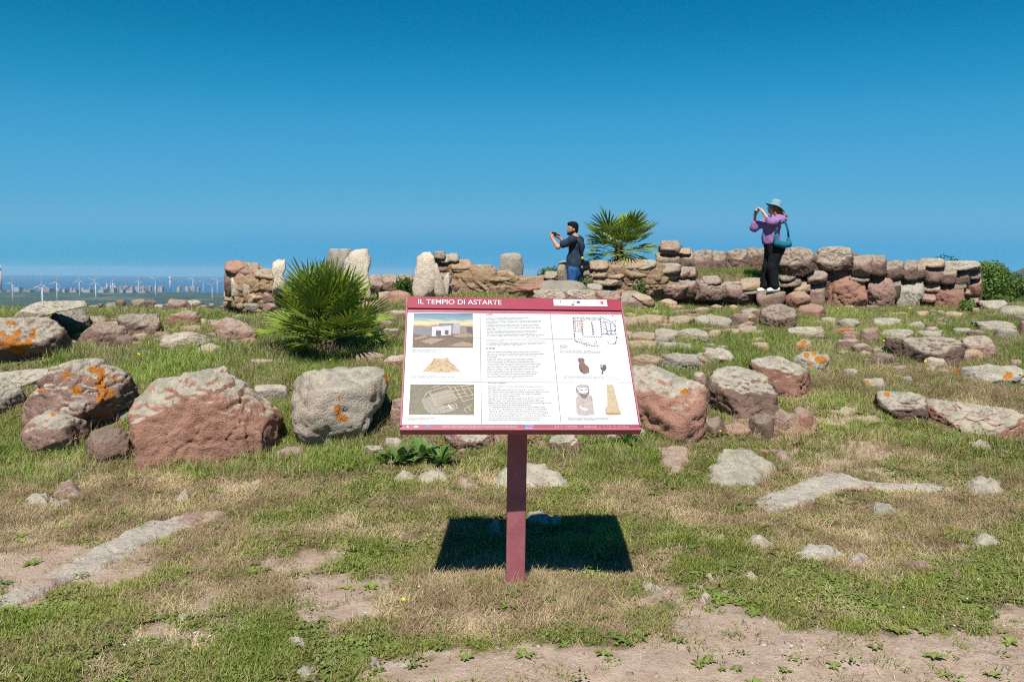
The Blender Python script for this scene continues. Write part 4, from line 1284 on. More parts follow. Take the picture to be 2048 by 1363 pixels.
hw = .0515
top = 1.30 + (py_ - SC[1]) / math.tan(_tilt) - .09
yw = .03
cyw, syw = math.cos(yw), math.sin(yw)
cor = [(-hw, -hw), (hw, -hw), (hw, hw), (-hw, hw)]
V = []
for zz, lean in ((-.12, 0), (.02, 0), (.4, .002), (.8, .005)):
    V += [(px_ + lean + a * cyw - b * syw, py_ + a * syw + b * cyw, zz) for a, b in cor]
V += [(px_ + .008 + a * cyw - b * syw, py_ + a * syw + b * cyw, top + b / math.tan(_tilt)) for a, b in cor]
Fq = []
for k in range(4):
    Fq += [(k * 4 + i, k * 4 + (i + 1) % 4, k * 4 + 4 + (i + 1) % 4, k * 4 + 4 + i) for i in range(4)]
Fq += [(16, 17, 18, 19)]
t = NT('post_paint')
tc = t.node('TexCoord').outputs['Object']
n1 = t.noise(tc, 7, 6, .6)
c = t.mix(t.step(n1, .3, .7), (.215, .060, .075), (.26, .085, .10))
c = t.mix(t.math('MULTIPLY', t.step(t.noise(tc, 38, 4, .7), .58, .72), .5), c, (.34, .18, .17))
b = t.node('BsdfPrincipled', {'Base Color': c, 'Roughness': .55, 'Specular IOR Level': .35})
bp = t.node('Bump', {'Height': n1, 'Strength': .2, 'Distance': .01})
t.l.new(bp.outputs[0], b.inputs['Normal'])
POST = t.finish(b.outputs[0])
po = link('post', mesh_np('post', to_board(V), Fq, False, [POST]), sign)
bv = po.modifiers.new('bevel', 'BEVEL')
bv.width = .007
bv.segments = 3

# folds between the nine printed plates
for (xa, xb) in ((960, 963), (1100, 1122)):
    a, b = board(xa, 624), board(xb, 847)
    quad_part('seam', [(a[0] - .0011, a[1] - .012), (a[0] + .0011, a[1] - .012), (b[0] + .0011, b[1]), (b[0] - .0011, b[1])], .0016, SEAM)
for y_ in (677, 764):
    a = board(1040, y_)[1]
    quad_part('seam', [(-e, a - .0007), (e, a - .0007), (e, a + .0007), (-e, a + .0007)], .0014, SEAM)


def lettering(name, body, px0, py0, px1, py1, m=INK, n=.002, bold=0.0, align='LEFT', res=1, line=1.0):
    """text stretched to fill the box between two photo corners"""
    cu = bpy.data.curves.new(name, 'FONT')
    cu.body = body
    cu.size = 1.0
    cu.resolution_u = res
    cu.offset = bold
    cu.space_line = line
    cu.materials.append(m)
    o = link(name, cu, sign)
    bpy.context.view_layer.update()
    bb = np.array([c[:] for c in o.bound_box])
    lo, hi = bb.min(0), bb.max(0)
    a, b = board(px0, py0), board(px1, py1)
    sx, sy = (b[0] - a[0]) / (hi[0] - lo[0]), (a[1] - b[1]) / (hi[1] - lo[1])
    me = bpy.data.meshes.new_from_object(o)
    bpy.data.objects.remove(o)
    me.transform(Matrix.Translation((a[0] - lo[0] * sx, b[1] - lo[1] * sy, n)) @ Matrix.Diagonal((sx, sy, 1, 1)))
    return link(name, me, sign)


TXT1 = """Il tempio fu fin dalla fondazione l'edificio sacro principale
della citta e ne costituisce il cuore monumentale.
La prima fase costruttiva, VIII-VII sec. a.C., si colloca al centro della rocca
attorno alla torre nuragica e aperta verso la grande piazza antistante con
il suo ingresso.
L'edificio fu ricostruito nel corso del III sec. a.C. secondo un modello
di pianta punica con ampio cortile, penetrale e ambienti laterali voltati
e intonacati di bianco, con cisterne e grandi vasche rituali a cielo aperto
lungo il lato.
Sul lato della piazza si apriva la scalinata che dava accesso al cortile
dal quale si giungeva all'edificio sacro del VII sec. a.C. e alla torre
nella cella era collocata la statua della dea, trovata negli scavi del
secolo scorso insieme ad altri frammenti di bronzo e di pietra e alle offerte
che i fedeli portavano nel tempio durante le feste religiose della citta"""
TXT1B = """dal territorio circostante fino alla seconda eta imperiale romana, quando
il tempio venne chiuso.
Le campagne di scavo hanno permesso di ricostruire le diverse fasi di vita
del monumento e di restituirne la forma, con muri, pavimenti e altari
in pietra del luogo, restaurati e oggi visitabili."""
TXT2 = """Il tempio era dedicato alla dea Astarte, divinita venerata in tutto il mondo fenicio
sotto molti nomi e aspetti, signora della fecondita e dell'amore, protettrice dei naviganti
fortemente legata alla regalita e alle grandi feste stagionali della citta fenicia, ma
anche guerriera.
La statua della dea venne rinvenuta durante gli scavi degli anni sessanta
assieme a vasi, lucerne e altri oggetti di culto deposti nella cella durante
i secoli di vita del tempio, che fu restaurato piu volte dagli abitanti della
rocca. Accanto alla statua furono trovati un piccolo bronzo di suonatore di cetra,
un busto in pietra e molte altre offerte dei fedeli, oggi esposte nel museo della
citta. Il culto rimase vivo anche in eta romana, quando la dea venne assimilata
a Giunone e a Venere, e il tempio continuo a essere il centro della vita
pubblica e religiosa della comunita. Gli ambienti laterali servivano per le
riunioni e per custodire gli arredi sacri. La grande torre nuragica fu inglobata
nel nuovo edificio e divenne parte del luogo sacro, segno della continuita
tra il mondo nuragico e quello fenicio e punico della Sardegna antica,
come mostrano le strutture ancora oggi visibili sul posto."""
TXT3 = """The temple of Astarte is the main public building of the settlement of the
Phoenician city.
The oldest construction is from the VIII century B.C., on the nuragic tower
The original structure is still visible at the centre. A paved court leads to the shrine
The remains of the building of the III century B.C. consist of a courtyard
bounded with two large rectangular rooms.
The purpose of the temple was that of a place of worship for the whole city
Offerings were left on its altars by the faithful during the great religious
feasts. The statue of the goddess was found in the excavations of the sixties
together with lamps, vases and small bronzes. A great many of the offerings are now
on show in the museum of the town together with them.
The building was abandoned in the first century B.C. and the nearby houses
were then left by the people who lived there for a long time, until the present
excavations began. The walls that can be seen today are those of the temple
rebuilt in Punic times. The square in front of the building was the main meeting
place of the settlement. In antiquity the walls were covered by white plaster
and the floor was paved with stone slabs. The rooms at the side of the shrine were
used for keeping the sacred furnishings of the goddess and for all the
meetings that were held on the feast days by the people of the city."""
lettering('title_lettering', 'IL TEMPIO DI ASTARTE', 836.5, 600.0, 1003, 611.6, WHITE, .0098, .012, res=4)
lettering('heading', "L'edificio", 972, 626.5, 986, 630, INK, bold=.02)
lettering('body_text', TXT1, 972.5, 633.5, 1088, 674.5)
lettering('body_text', TXT1B, 972.8, 679, 1091, 692)
lettering('heading', "La divinità", 972.5, 694.5, 990, 698, INK, bold=.02)
lettering('body_text', TXT2, 973, 702, 1092, 756.5)
lettering('heading', 'The temple of Astarte', 976, 764.5, 1012, 768, INK, bold=.02)
lettering('body_text', TXT3, 976, 771, 1105, 842)
CAP = "Ricostruzione del tempio di Astarte nella fase punica\nveduta prospettica da sud ovest\nDisegno e restituzione grafica del monumento"
lettering('caption', CAP, 824.5, 698.5, 882, 704.5)
lettering('caption', "Frammento di statua in calcare\ntempio di Astarte, scavi, Museo archeologico della città\nveduta frontale del reperto", 821.5, 750, 908, 756.5)
lettering('caption', "Veduta aerea del tempio e della piazza\ndurante gli scavi dell'area sacra\nFotografia aerea da ovest", 816.5, 834.5, 868, 841.5)
lettering('caption', "Pianta del tempio, fase nuragica e fase punica\ncon indicazione delle murature e degli ambienti del tempio\nRilievo e disegno dell'area sacra sulla rocca e degli edifici", 1120, 700, 1203, 706.5)
lettering('caption', "Torso in pietra dal tempio e bronzetto di suonatore di cetra, fase punica\nScavi del tempio di Astarte, Museo archeologico della città\nRitrovati insieme ad altri frammenti votivi durante lo scavo della cella del tempio", 1127, 751.5, 1238, 758)
lettering('caption', "Statua della dea Astarte e cippo in arenaria dal cortile\ntempio di Astarte, Museo archeologico della città\nscavi del santuario e della piazza", 1136, 834, 1223, 841.5)
lettering('credit_text', "Finanziato con POR Sardegna - FESR. Intervento di valorizzazione del patrimonio archeologico\nrealizzato con il contributo della comunità europea e della regione autonoma della Sardegna", 884.5, 850.2, 1037, 855.6, WHITE, .002)
# small emblems on the credit strip and the partner plate
BLUE = plain('emblem_blue', (.03, .19, .62), .5, .3)
NAVY = plain('emblem_navy', (.035, .04, .16), .5, .3)
REDI = plain('emblem_red', (.55, .06, .05), .5, .3)
VIOL = plain('emblem_violet', (.20, .10, .45), .5, .3)
GREYP = plain('pale_grey_print', (.42, .46, .50), .5, .3)
printed('emblem', [(813, 854.5), (815.2, 850.3), (818, 854.5), (815.5, 855.5)], .002, WHITE)
printed('emblem', [(827, 855), (829.5, 851.5), (832, 850.3), (835, 852), (838, 855)], .002, WHITE)
printed('emblem', rpx(838.5, 850.8, 844, 855), .0018, PINKISH)
printed('emblem', rpx(851.8, 850.6, 859.5, 855.4), .002, BLUE)
printed('emblem', rpx(1050.5, 848.9, 1056.5, 854.2), .002, BLUE)
printed('emblem', rpx(1056.5, 849.5, 1068, 853.5), .0018, VIOL)
printed('emblem', rpx(1051, 855, 1065, 856), .002, WHITE)
pp = rect(1106, 600.2, 1214.5, 615.0)
mb = MB()
cxp, cyp = (pp[0][0] + pp[1][0]) / 2, (pp[0][1] + pp[2][1]) / 2
mb.box((cxp, cyp, .0098), ((pp[1][0] - pp[0][0]) / 2, (pp[0][1] - pp[2][1]) / 2, .0012))
plate = mb.build('partner_plate', WHITE, sign)
bv = plate.modifiers.new('bevel', 'BEVEL')
bv.width = .006
bv.segments = 3
bv.affect = 'VERTICES'


def plate_mark(x0, y0, x1, y1, m, n=.0114):
    q = rect(x0, y0, x1, y1)
    return quad_part('emblem', q, n, m, plate)


for q, m_ in [((1112, 602.5, 1128.5, 610), GREYP), ((1119.5, 603.5, 1121, 608), INK), ((1134, 606, 1138, 607.5), GREYP), ((1135, 611, 1140, 612.6), GREYP), ((1146, 606, 1149.5, 607.5), INK), ((1142.5, 610, 1147, 612.8), INK),
              ((1152.5, 604.6, 1159.6, 608.6), NAVY), ((1150, 611, 1161, 612), GREYP), ((1166, 611, 1175, 612), GREYP), ((1184, 605.5, 1188, 609), GREYP), ((1183.5, 611, 1189, 612.4), GREYP),
              ((1200, 604.4, 1206.5, 610.6), REDI), ((1195, 612, 1211, 612.8), GREYP)]:
    if m_ is GREYP and q[2] - q[0] > 14 and q[3] - q[1] > 4:      # an outlined square
        for w_ in ((q[0], q[1], q[2], q[1] + .8), (q[0], q[3] - .8, q[2], q[3]), (q[0], q[1], q[0] + .8, q[3]), (q[2] - .8, q[1], q[2], q[3]), (q[0] + 3, q[3] - 2.2, q[0] + 7, q[3] - 1.2)):
            plate_mark(*w_, m_)
    else:
        plate_mark(*q, m_)
# braille line
mb = MB()
rr = random.Random(4)
a0, a1 = board(1110, 853.5), board(1258, 853.5)
nc = 44
for i in range(nc):
    if i in (5, 14, 16, 25, 28, 34):
        continue
    x_ = a0[0] + (a1[0] - a0[0]) * i / nc
    for dx_ in (0, 1):
        for dy_ in (-1, 0, 1):
            if rr.random() < .5:
                c_ = (x_ + dx_ * .0032, a0[1] + dy_ * .0036)
                mb.add([(c_[0] + .0014 * math.cos(w_), c_[1] + .0014 * math.sin(w_), .002) for w_ in np.arange(6) * math.pi / 3], [tuple(range(6))])
mb.build('braille', WHITE, sign)['kind'] = 'stuff'

# printed pictures -------------------------------------------------
def grad_mat(name, stops, axis=1, nsc=14, namp=.12):
    t = NT(name)
    tc = t.node('TexCoord').outputs['Generated']
    s_ = t.node('SeparateXYZ', {0: tc}).outputs[axis]
    n_ = t.node('Mapping', {'Vector': tc, 'Scale': (2.2, 9, 1)}).outputs[0]
    f_ = t.math('ADD', s_, t.math('MULTIPLY_ADD', t.noise(n_, nsc / 6, 4), namp * 2, -namp))
    rp = t.n.new('ShaderNodeValToRGB')
    el = rp.color_ramp.elements
    while len(el) < len(stops):
        el.new(.5)
    for k, (p_, c_) in enumerate(stops):
        el[k].position = p_
        el[k].color = (*[.6 * q_ for q_ in c_], 1)
    t.l.new(f_, rp.inputs[0])
    return t.finish(t.node('BsdfPrincipled', {'Base Color': rp.outputs[0], 'Roughness': .45, 'Specular IOR Level': .3}).outputs[0])


def mottle(name, c1, c2, c3, sc):
    t = NT(name)
    tc = t.node('TexCoord').outputs['Object']
    c = t.mix(t.step(t.noise(tc, sc, 6, .7), .35, .65), c1, c2)
    c = t.mix(t.step(t.noise(tc, sc * 2.3, 5, .7), .54, .66), c, c3)
    c = t.node('HueSaturation', {'Color': c, 'Value': .55}).outputs[0]
    return t.finish(t.node('BsdfPrincipled', {'Base Color': c, 'Roughness': .45, 'Specular IOR Level': .3}).outputs[0])


pic1 = printed('reconstruction_picture', [(828, 626.5), (945.5, 627), (946, 695.3), (825, 695)], .002,
               grad_mat('sunset_print', [(0, (.20, .13, .09)), (.30, (.25, .16, .11)), (.60, (.30, .18, .12)), (.68, (.75, .60, .30)), (.76, (.55, .52, .40)), (.84, (.20, .32, .36)), (.93, (.14, .30, .42)), (1, (.10, .17, .25))]))
GW1, GW2, GW3, GDK = plain('grey_wall_print', (.14, .13, .14), .5), plain('pale_wall_print', (.36, .35, .38), .5), plain('mid_wall_print', (.24, .23, .26), .5), plain('dark_print', (.06, .055, .06), .5)
TAN1 = mottle('sand_print', (.36, .24, .16), (.46, .32, .22), (.22, .14, .10), 60)
BRD = mottle('soil_print', (.16, .11, .08), (.22, .15, .11), (.08, .06, .05), 70)
for nm_, q, m_, n_ in [
    ('ground_shade', [(826, 665), (946, 668), (946, 695), (825, 695)], BRD, .0024),
    ('building_side', [(828.5, 652), (864, 654), (863.5, 673), (826.5, 668)], GW1, .0028), ('building_front', [(864, 654), (903, 651), (902, 670), (863.5, 673)], GW2, .0028),
    ('tower_side', [(878, 647), (908, 646.5), (908, 668), (903, 668), (903, 651), (878, 652)], GW1, .0030), ('tower_front', [(907, 646.5), (920, 646.5), (920, 668), (905, 668)], GW3, .0032),
    ('annex', [(920, 656), (934, 655.5), (934, 665), (920, 666)], GW1, .0028), ('dark_trees', [(932, 655), (944, 653.5), (945.4, 666), (934, 665)], GDK, .0030),
    ('doorway', rpx(872, 661.5, 882, 671.8), GDK, .0032), ('doorway', rpx(890, 660.5, 897, 669.5), GDK, .0032),
    ('terrace', [(840, 683), (862, 676), (890, 678), (862, 689)], TAN1, .0030), ('terrace', [(905, 671), (930, 666), (945, 670), (945, 674), (915, 675)], TAN1, .0030), ('terrace', [(828, 676), (850, 671), (856, 674), (830, 681)], TAN1, .0030),
    ('terrace', [(895, 692), (925, 683), (946, 688), (946, 694)], TAN1, .0030)]:
    printed(nm_, q, n_, m_, pic1)
pic2 = printed('fragment_picture', [(845, 743), (852, 735), (859, 727), (866, 721), (869, 716), (876, 717), (886, 716.6), (896, 715), (898, 719), (902, 726), (908, 729), (916, 738), (922, 743.5), (905, 743), (895, 744.5), (885, 744), (883, 740), (880, 744.5), (860, 743)], .002,
               mottle('carved_print', (.56, .41, .24), (.64, .49, .30), (.40, .27, .14), 45))
CARV = plain('carving_print', (.24, .15, .07), .5)
for (cx_, cy_, r_) in ((877, 727, 6), (893, 727, 6), (877, 727, 3), (893, 727, 3)):
    mb = MB()
    n_ = 14
    c2 = board(cx_, cy_)
    rr_ = r_ * .00262
    V_ = [(c2[0] + math.cos(w_) * q_ * rr_, c2[1] + math.sin(w_) * q_ * rr_ * 1.1, .0024) for q_ in (.86, 1.0) for w_ in np.arange(n_) * 2 * math.pi / n_]
    mb.add(V_, [(i, (i + 1) % n_, n_ + (i + 1) % n_, n_ + i) for i in range(n_)])
    mb.build('carved_ring', CARV, pic2)
for q in [[(868, 717), (871, 717), (864, 731), (861, 731)], [(897, 719), (899, 722), (909, 733), (906, 733)], [(880, 739), (883, 737), (886, 742), (883, 744)], [(858, 738), (870, 733), (870, 734.5), (858, 739.5)], [(900, 733), (911, 738), (910, 739.5), (899, 734.5)]]:
    printed('carved_line', q, .0024, CARV, pic2)
pic3 = printed('aerial_picture', [(821, 768.5), (948, 769), (948.5, 829.5), (817.5, 829)], .002, mottle('aerial_print', (.17, .155, .095), (.24, .20, .13), (.10, .11, .06), 38))
WL = plain('wall_line_print', (.33, .265, .20), .5, .2, .2, 200)
PLZ = mottle('plaza_print', (.34, .29, .22), (.42, .36, .28), (.20, .16, .12), 90)
RUB = mottle('rubble_print', (.26, .22, .18), (.46, .41, .35), (.06, .05, .045), 210)
printed('paved_yard', [(862, 788), (898, 778), (912, 797), (870, 810)], .0024, PLZ, pic3)
printed('rubble_field', [(842, 800), (860, 792), (872, 809), (910, 812), (908, 822), (862, 829), (850, 818)], .0026, RUB, pic3)
printed('cross_mark', [(895, 809), (898, 809), (904, 817), (901, 818)], .0032, WHITE, pic3)
for (x0, y0, x1, y1) in [(858, 783, 897, 772), (858, 783, 872, 811), (872, 811, 914, 799), (897, 772, 914, 799), (864, 792, 902, 782), (868, 800, 907, 789), (900, 775, 945, 769.5), (904, 782, 947, 776), (908, 790, 930, 786), (912, 796, 946, 790),
                         (910, 775, 926, 803), (922, 772, 938, 796), (934, 771, 947, 791), (926, 803, 948, 796), (880, 818, 912, 808), (912, 808, 915, 816), (915, 816, 884, 826), (928, 818, 944, 810), (928, 818, 934, 825), (936, 814, 942, 822), (850, 790, 858, 783), (846, 798, 852, 789), (862, 776, 880, 771)]:
    a, b = board(x0, y0), board(x1, y1)
    d_ = (b - a) / np.linalg.norm(b - a)
    n2 = np.array([-d_[1], d_[0]]) * .0021
    quad_part('wall_line', [a - n2, b - n2, b + n2, a + n2], .0029 + .00002 * x0 % .0004, WL, pic3)
# plan drawing
PLN, PLB, PLY = plain('plan_line', (.06, .065, .10), .6), plain('plan_brown', (.30, .16, .13), .6), plain('plan_yellow', (.60, .58, .25), .6)
plan = quad_part('plan_drawing', rect(1141, 632, 1238, 693), .0016, WHITE)


def pline(L, m, w=.0016, dash=None, nz=.0021):
    w = w * 1.3
    for (x0, y0), (x1, y1) in zip(L[:-1], L[1:]):
        a, b = board(x0, y0), board(x1, y1)
        ln = np.linalg.norm(b - a)
        d_ = (b - a) / ln
        n2 = np.array([-d_[1], d_[0]]) * w
        segs = [(0, 1)] if not dash else [(k / dash, (k + .62) / dash) for k in range(dash)]
        mb = MB()
        for s0, s1 in segs:
            p0, p1 = a + (b - a) * s0, a + (b - a) * s1
            mb.add([(*(p0 - n2), nz), (*(p1 - n2), nz), (*(p1 + n2), nz), (*(p0 + n2), nz)], [(0, 1, 2, 3)])
        mb.build('plan_line', m, plan)


pline([(1146, 635), (1164, 635.5)], PLN, .0022, 5)
pline([(1146, 636), (1150, 682)], PLN, .0020, 9)
pline([(1150, 642), (1161.5, 642), (1163, 663), (1151, 663), (1150, 642)], PLB, .0018)
pline([(1154, 645), (1159, 645), (1160.5, 660.5), (1156.5, 660.5), (1154, 645)], PLB, .0014)
pline([(1163.5, 636), (1166, 673)], PLN, .0020, 7)
pline([(1166, 637), (1200, 637)], PLN, .0019, 9)
pline([(1172, 641), (1200, 640.5)], PLN, .0013, 6)
pline([(1183, 644), (1187, 671)], PLN, .0030, 6)
pline([(1200, 637), (1204, 672)], PLN, .0026, 7)
pline([(1168, 673), (1205, 673.5)], PLN, .0020, 8)
pline([(1201, 633), (1208, 638), (1218, 641), (1230, 650), (1233, 680), (1228, 690)], PLN, .0018, 4)
pline([(1201, 645), (1217, 643)], PLN, .0016, 3)
pline([(1210, 645), (1214, 662), (1231, 662)], PLN, .0020, 4)
pline([(1220, 647), (1222, 662)], PLN, .0020, 4)
pline([(1206, 668), (1232, 669)], PLN, .0024, 6)
pline([(1214, 662), (1214, 669)], PLN, .0020)
pline([(1222, 662), (1222, 669)], PLN, .0020)
pline([(1150, 682), (1165, 687), (1178, 690), (1192, 693)], PLN, .0024, 4)
pline([(1165, 674), (1173, 686)], PLY, .0022, 3)
pline([(1192, 693), (1208, 693), (1218, 689), (1226, 683)], PLY, .0022, 3)
pline([(1216, 689), (1229, 688)], PLN, .0016, 3)
pline([(1176, 641.5), (1190, 641)], PLY, .0018)
mb = MB()
rr = random.Random(8)
for (x0, y0, x1, y1, n_) in ((1146, 634, 1166, 640, 16), (1147, 640, 1149.5, 682, 18), (1163, 638, 1167, 676, 16), (1166, 634, 1202, 640, 26), (1204, 640, 1232, 670, 46), (1150, 676, 1166, 690, 14), (1166, 685, 1196, 693, 22), (1228, 668, 1235, 690, 10), (1184, 645, 1188, 672, 12), (1180, 678, 1222, 690, 14)):
    for k in range(n_):
        c2 = board(rr.uniform(x0, x1), rr.uniform(y0, y1))
        a_, l_2 = rr.choice((0, 1.57, .3)), rr.uniform(.0012, .0040)
        d2_, n2 = np.array([math.cos(a_), math.sin(a_)]) * l_2, np.array([-math.sin(a_), math.cos(a_)]) * rr.uniform(.0006, .0015)
        mb.add([(*(c2 + q), .0024) for q in (-d2_ - n2, d2_ - n2, d2_ + n2, -d2_ + n2)], [(0, 1, 2, 3)])
mb.build('plan_stones', PLN, plan)['kind'] = 'stuff'
printed('plan_fan', [(1170, 655), (1180.5, 648.5), (1180, 652), (1174, 658.5)], .0021, PLY, plan)
lettering('caption', "Legenda\nfase nuragica\nfase fenicia\nfase punica", 1120, 689.5, 1137, 696.5)
# sculptures
torso = printed('torso_picture', [(1155.5, 717.5), (1158, 716), (1166, 716), (1169, 719), (1168.5, 725), (1170.5, 729), (1175, 731.5), (1177.5, 735), (1179, 745), (1168, 748), (1159.5, 742), (1157, 729), (1159, 726), (1156, 722)], .002, mottle('brown_stone_print', (.22, .12, .09), (.29, .17, .13), (.15, .08, .06), 60))
printed('torso_shade', [(1157.5, 729), (1163, 733), (1167, 747.5), (1160, 742)], .0024, GDK, torso)
lyre = printed('player_picture', [(1199.5, 730), (1208, 730), (1210, 728.5), (1212, 731), (1213, 736), (1210, 742), (1207, 741), (1206, 748), (1202.5, 748), (1204, 741), (1201, 737)], .002, GDK)
for k in range(3):
    printed('string', rpx(1200.8 + k * 2, 731.5, 1201.6 + k * 2, 735), .0024, WHITE, lyre)
idol = printed('idol_picture', [(1151.5, 775), (1156, 770.5), (1165, 769.5), (1176, 771), (1178, 778), (1177, 788), (1184, 792), (1185, 803), (1188.5, 828), (1176, 830), (1158, 829.5), (1153, 824), (1152, 797), (1157, 791), (1153, 784)], .002, mottle('pale_stone_print', (.50, .42, .39), (.57, .49, .46), (.34, .27, .25), 40))
IDK = plain('idol_shade_print', (.12, .095, .095), .5)
IDW = plain('idol_light_print', (.50, .47, .45), .5)
printed('head_outline', [(1151, 775), (1155.5, 770), (1165, 768.8), (1176.8, 770.4), (1179, 778), (1178, 789), (1171, 798), (1164, 797), (1157, 791), (1152, 784)], .00225, plain('idol_mid_print', (.27, .235, .225), .5), idol)
printed('face', [(1154, 776), (1158, 773), (1174, 774), (1176.5, 779), (1175, 786), (1168, 790), (1160, 786)], .0023, IDW, idol)
for q in [[(1157, 785), (1163, 786.5), (1169, 786.5), (1175.8, 784.5), (1175, 791), (1171, 797.5), (1165, 796), (1160, 791)], [(1157.5, 777.5), (1165, 779.3), (1166.5, 781), (1164, 781), (1157.5, 779)], [(1168, 781), (1175, 777), (1176, 778), (1170, 781.5)], [(1156, 773), (1175.5, 773), (1176, 774.2), (1156, 774.2)], [(1176, 778), (1178.5, 783), (1177.5, 790), (1175.5, 786)], [(1182, 796), (1184.5, 797), (1185, 802), (1183, 800)], [(1155, 810), (1165, 817), (1172, 820), (1171, 821.4), (1163, 818.6), (1155, 812)], [(1152, 777), (1154.5, 778), (1156, 785), (1153.5, 783)]]:
    printed('carved_shade', q, .0026, IDK, idol)
printed('mouth', [(1165, 785), (1173, 785), (1171, 788), (1167, 788)], .0029, IDW, idol)
printed('mouth_line', [(1166.5, 785.8), (1171.8, 785.8), (1169.5, 787)], .0032, IDK, idol)
printed('forearm', [(1156, 811.5), (1164, 815), (1173, 817), (1176, 820), (1171, 822), (1162, 818)], .0029, IDW, idol)
stele = printed('stele_picture', [(1213.5, 769.5), (1226, 769.8), (1228, 778), (1233, 797), (1238, 816), (1241.5, 826), (1241, 829), (1216, 829.5), (1211, 827), (1210, 816), (1214.5, 813), (1214.5, 795)], .002, mottle('sandstone_print', (.56, .43, .26), (.64, .51, .33), (.46, .33, .19), 50))
printed('stele_base_shade', [(1211, 825), (1240.5, 825.5), (1241, 829), (1216, 829.5), (1211, 827)], .0024, CARV, stele)
printed('plate_north_mark', rpx(1223.5, 630.5, 1226, 632), .0022, INK)

# ------------------------------------------------------------------ fan palms
def frond_mesh(name, pet, L, nseg, spread, rs, m, droop=.12, cup=.15):
    """fan leaf: origin at the foot of the stalk, stalk along +X, upper side +Z"""
    V, Fc = [], []

    def add(vs, fs):
        b = len(V)
        V.extend(vs)
        Fc.extend([tuple(i + b for i in f) for f in fs])
    # stalk
    n = 5
    for k in range(5):
        t_ = k / 4
        r = .011 * (1 - .45 * t_)
        for q in range(n):
            w = q * 2 * math.pi / n
            V.append((pet * t_, r * math.cos(w), r * .7 * math.sin(w) - .05 * pet * math.sin(t_ * 2.4) * 0))
    for k in range(4):
        for q in range(n):
            Fc.append((k * n + q, k * n + (q + 1) % n, (k + 1) * n + (q + 1) % n, (k + 1) * n + q))
    for k in range(nseg):
        u = -1 + 2 * (k + .5) / nseg
        a = u * spread
        ln = L * (1 - .30 * abs(u) ** 1.7) * rs.uniform(.9, 1.06)
        da = spread / nseg
        tw = rs.uniform(-.5, .5)
        dz0 = rs.uniform(-.05, .05) * L
        bend = droop * rs.uniform(.5, 1.5)
        cols = []
        for (f, w, ridge) in ((.02, .0, .0), (.42, 1.0, .42), (.72, .80, .32), (.90, .42, .15), (1.0, .0, .0)):
            r = ln * f
            wid = min(da * r, da * ln * .42) * w * .96
            zc = cup * L * (f * 1.1) - bend * ln * f ** 2.4 + dz0 * f
            d = np.array([math.cos(a), math.sin(a), 0])
            s = np.array([-math.sin(a), math.cos(a), 0])
            c0 = np.array([pet, 0, 0]) + d * r + np.array([0, 0, zc])
            # parts of the leaf near the base droop sideways a little
            up = np.array([0, 0, 1.0])
            cols.append((c0 - s * wid + up * (-ridge * wid + tw * wid * .4), c0 + up * ridge * wid * .6, c0 + s * wid + up * (-ridge * wid - tw * wid * .4)))
        vs = [tuple(cols[0][1])]
        for c in cols[1:4]:
            vs += [tuple(c[0]), tuple(c[1]), tuple(c[2])]
        vs.append(tuple(cols[4][1]))
        fs = [(0, 2, 1), (0, 3, 2)]
        for j in range(2):
            o = 1 + 3 * j
            fs += [(o, o + 1, o + 4, o + 3), (o + 1, o + 2, o + 5, o + 4)]
        fs += [(7, 8, 10), (8, 9, 10)]
        add(vs, fs)
    return mesh_np(name, np.array(V), Fc, False, [m])


PALM = leaf_mat('palm_leaf', (.125, .190, .022), (.250, .315, .042), .25, gloss=.25)
PALM_Y = leaf_mat('palm_leaf_old', (.26, .25, .045), (.42, .36, .10), .25, gloss=.4)
BARK = plain('palm_fibre', (.055, .042, .03), .95, .1, .4, 25, bump=.8)


def aim(o, d, roll, rs):
    """turn a frond so that its stalk (+X) follows d and its upper side faces up and along d"""
    x = Vector(d).normalized()
    z = Vector((0, 0, 1)) - x * x.z
    if z.length < .05:
        z = Vector((1, 0, 0)) - x * x.x
    z.normalize()
    y = z.cross(x)
    m = Matrix((x, y, z)).transposed().to_4x4() @ Matrix.Rotation(roll, 4, 'X')
    return m


def fan_palm(label, base, n, pet, L, elev, zoff, old=0, seed=1, trunk=.25, nseg=30, spread=1.75, squash=1.0, meshes=4, stems=((0, 0),), pw=1.0):
    rs = np.random.default_rng(seed)
    root = thing('fan_palm', label, 'palm', base)
    me = [frond_mesh('frond', pet * rs.uniform(.85, 1.15), L, nseg, spread, rs, PALM, .10, .10) for _ in range(meshes)]
    mo = [frond_mesh('frond', pet * rs.uniform(.85, 1.1), L * .9, nseg - 4, spread * .9, rs, PALM_Y, .45, .02) for _ in range(2)] if old else []
    mb = MB()
    for (sx_, sy_) in stems:
        mb.tube([(sx_ * .5, sy_ * .5, -.1), (sx_, sy_, trunk * .6), (sx_ * 1.1, sy_ * 1.1, trunk)], [.10, .085, .05], 9)
    mb.build('trunk', BARK, root, smooth=True)
    for k in range(n):
        st = stems[k % len(stems)]
        fr = (k + .5) / n
        el = math.radians(elev[0] + (elev[1] - elev[0]) * fr ** pw) + rs.normal() * .08
        az = k * 2.39996 + rs.uniform(-.25, .25)
        d = (math.cos(az) * math.cos(el), math.sin(az) * math.cos(el), math.sin(el))
        is_old = fr < old
        o = link('frond', (mo if is_old else me)[int(rs.integers(0, 2 if is_old else meshes))], root)
        sc = rs.uniform(.88, 1.10) * (.80 + .26 * max(0, math.sin(el + .35)))
        o.matrix_local = Matrix.Translation((st[0], st[1], zoff + (.10 if not is_old else -.02) * fr)) @ aim(o, d, rs.uniform(-.35, .35), rs) @ Matrix.Rotation(math.radians(rs.uniform(-8, 22)) * (1 if not is_old else -1.5), 4, 'Y').inverted() @ Matrix.Diagonal((sc, sc, sc, 1))
    return root


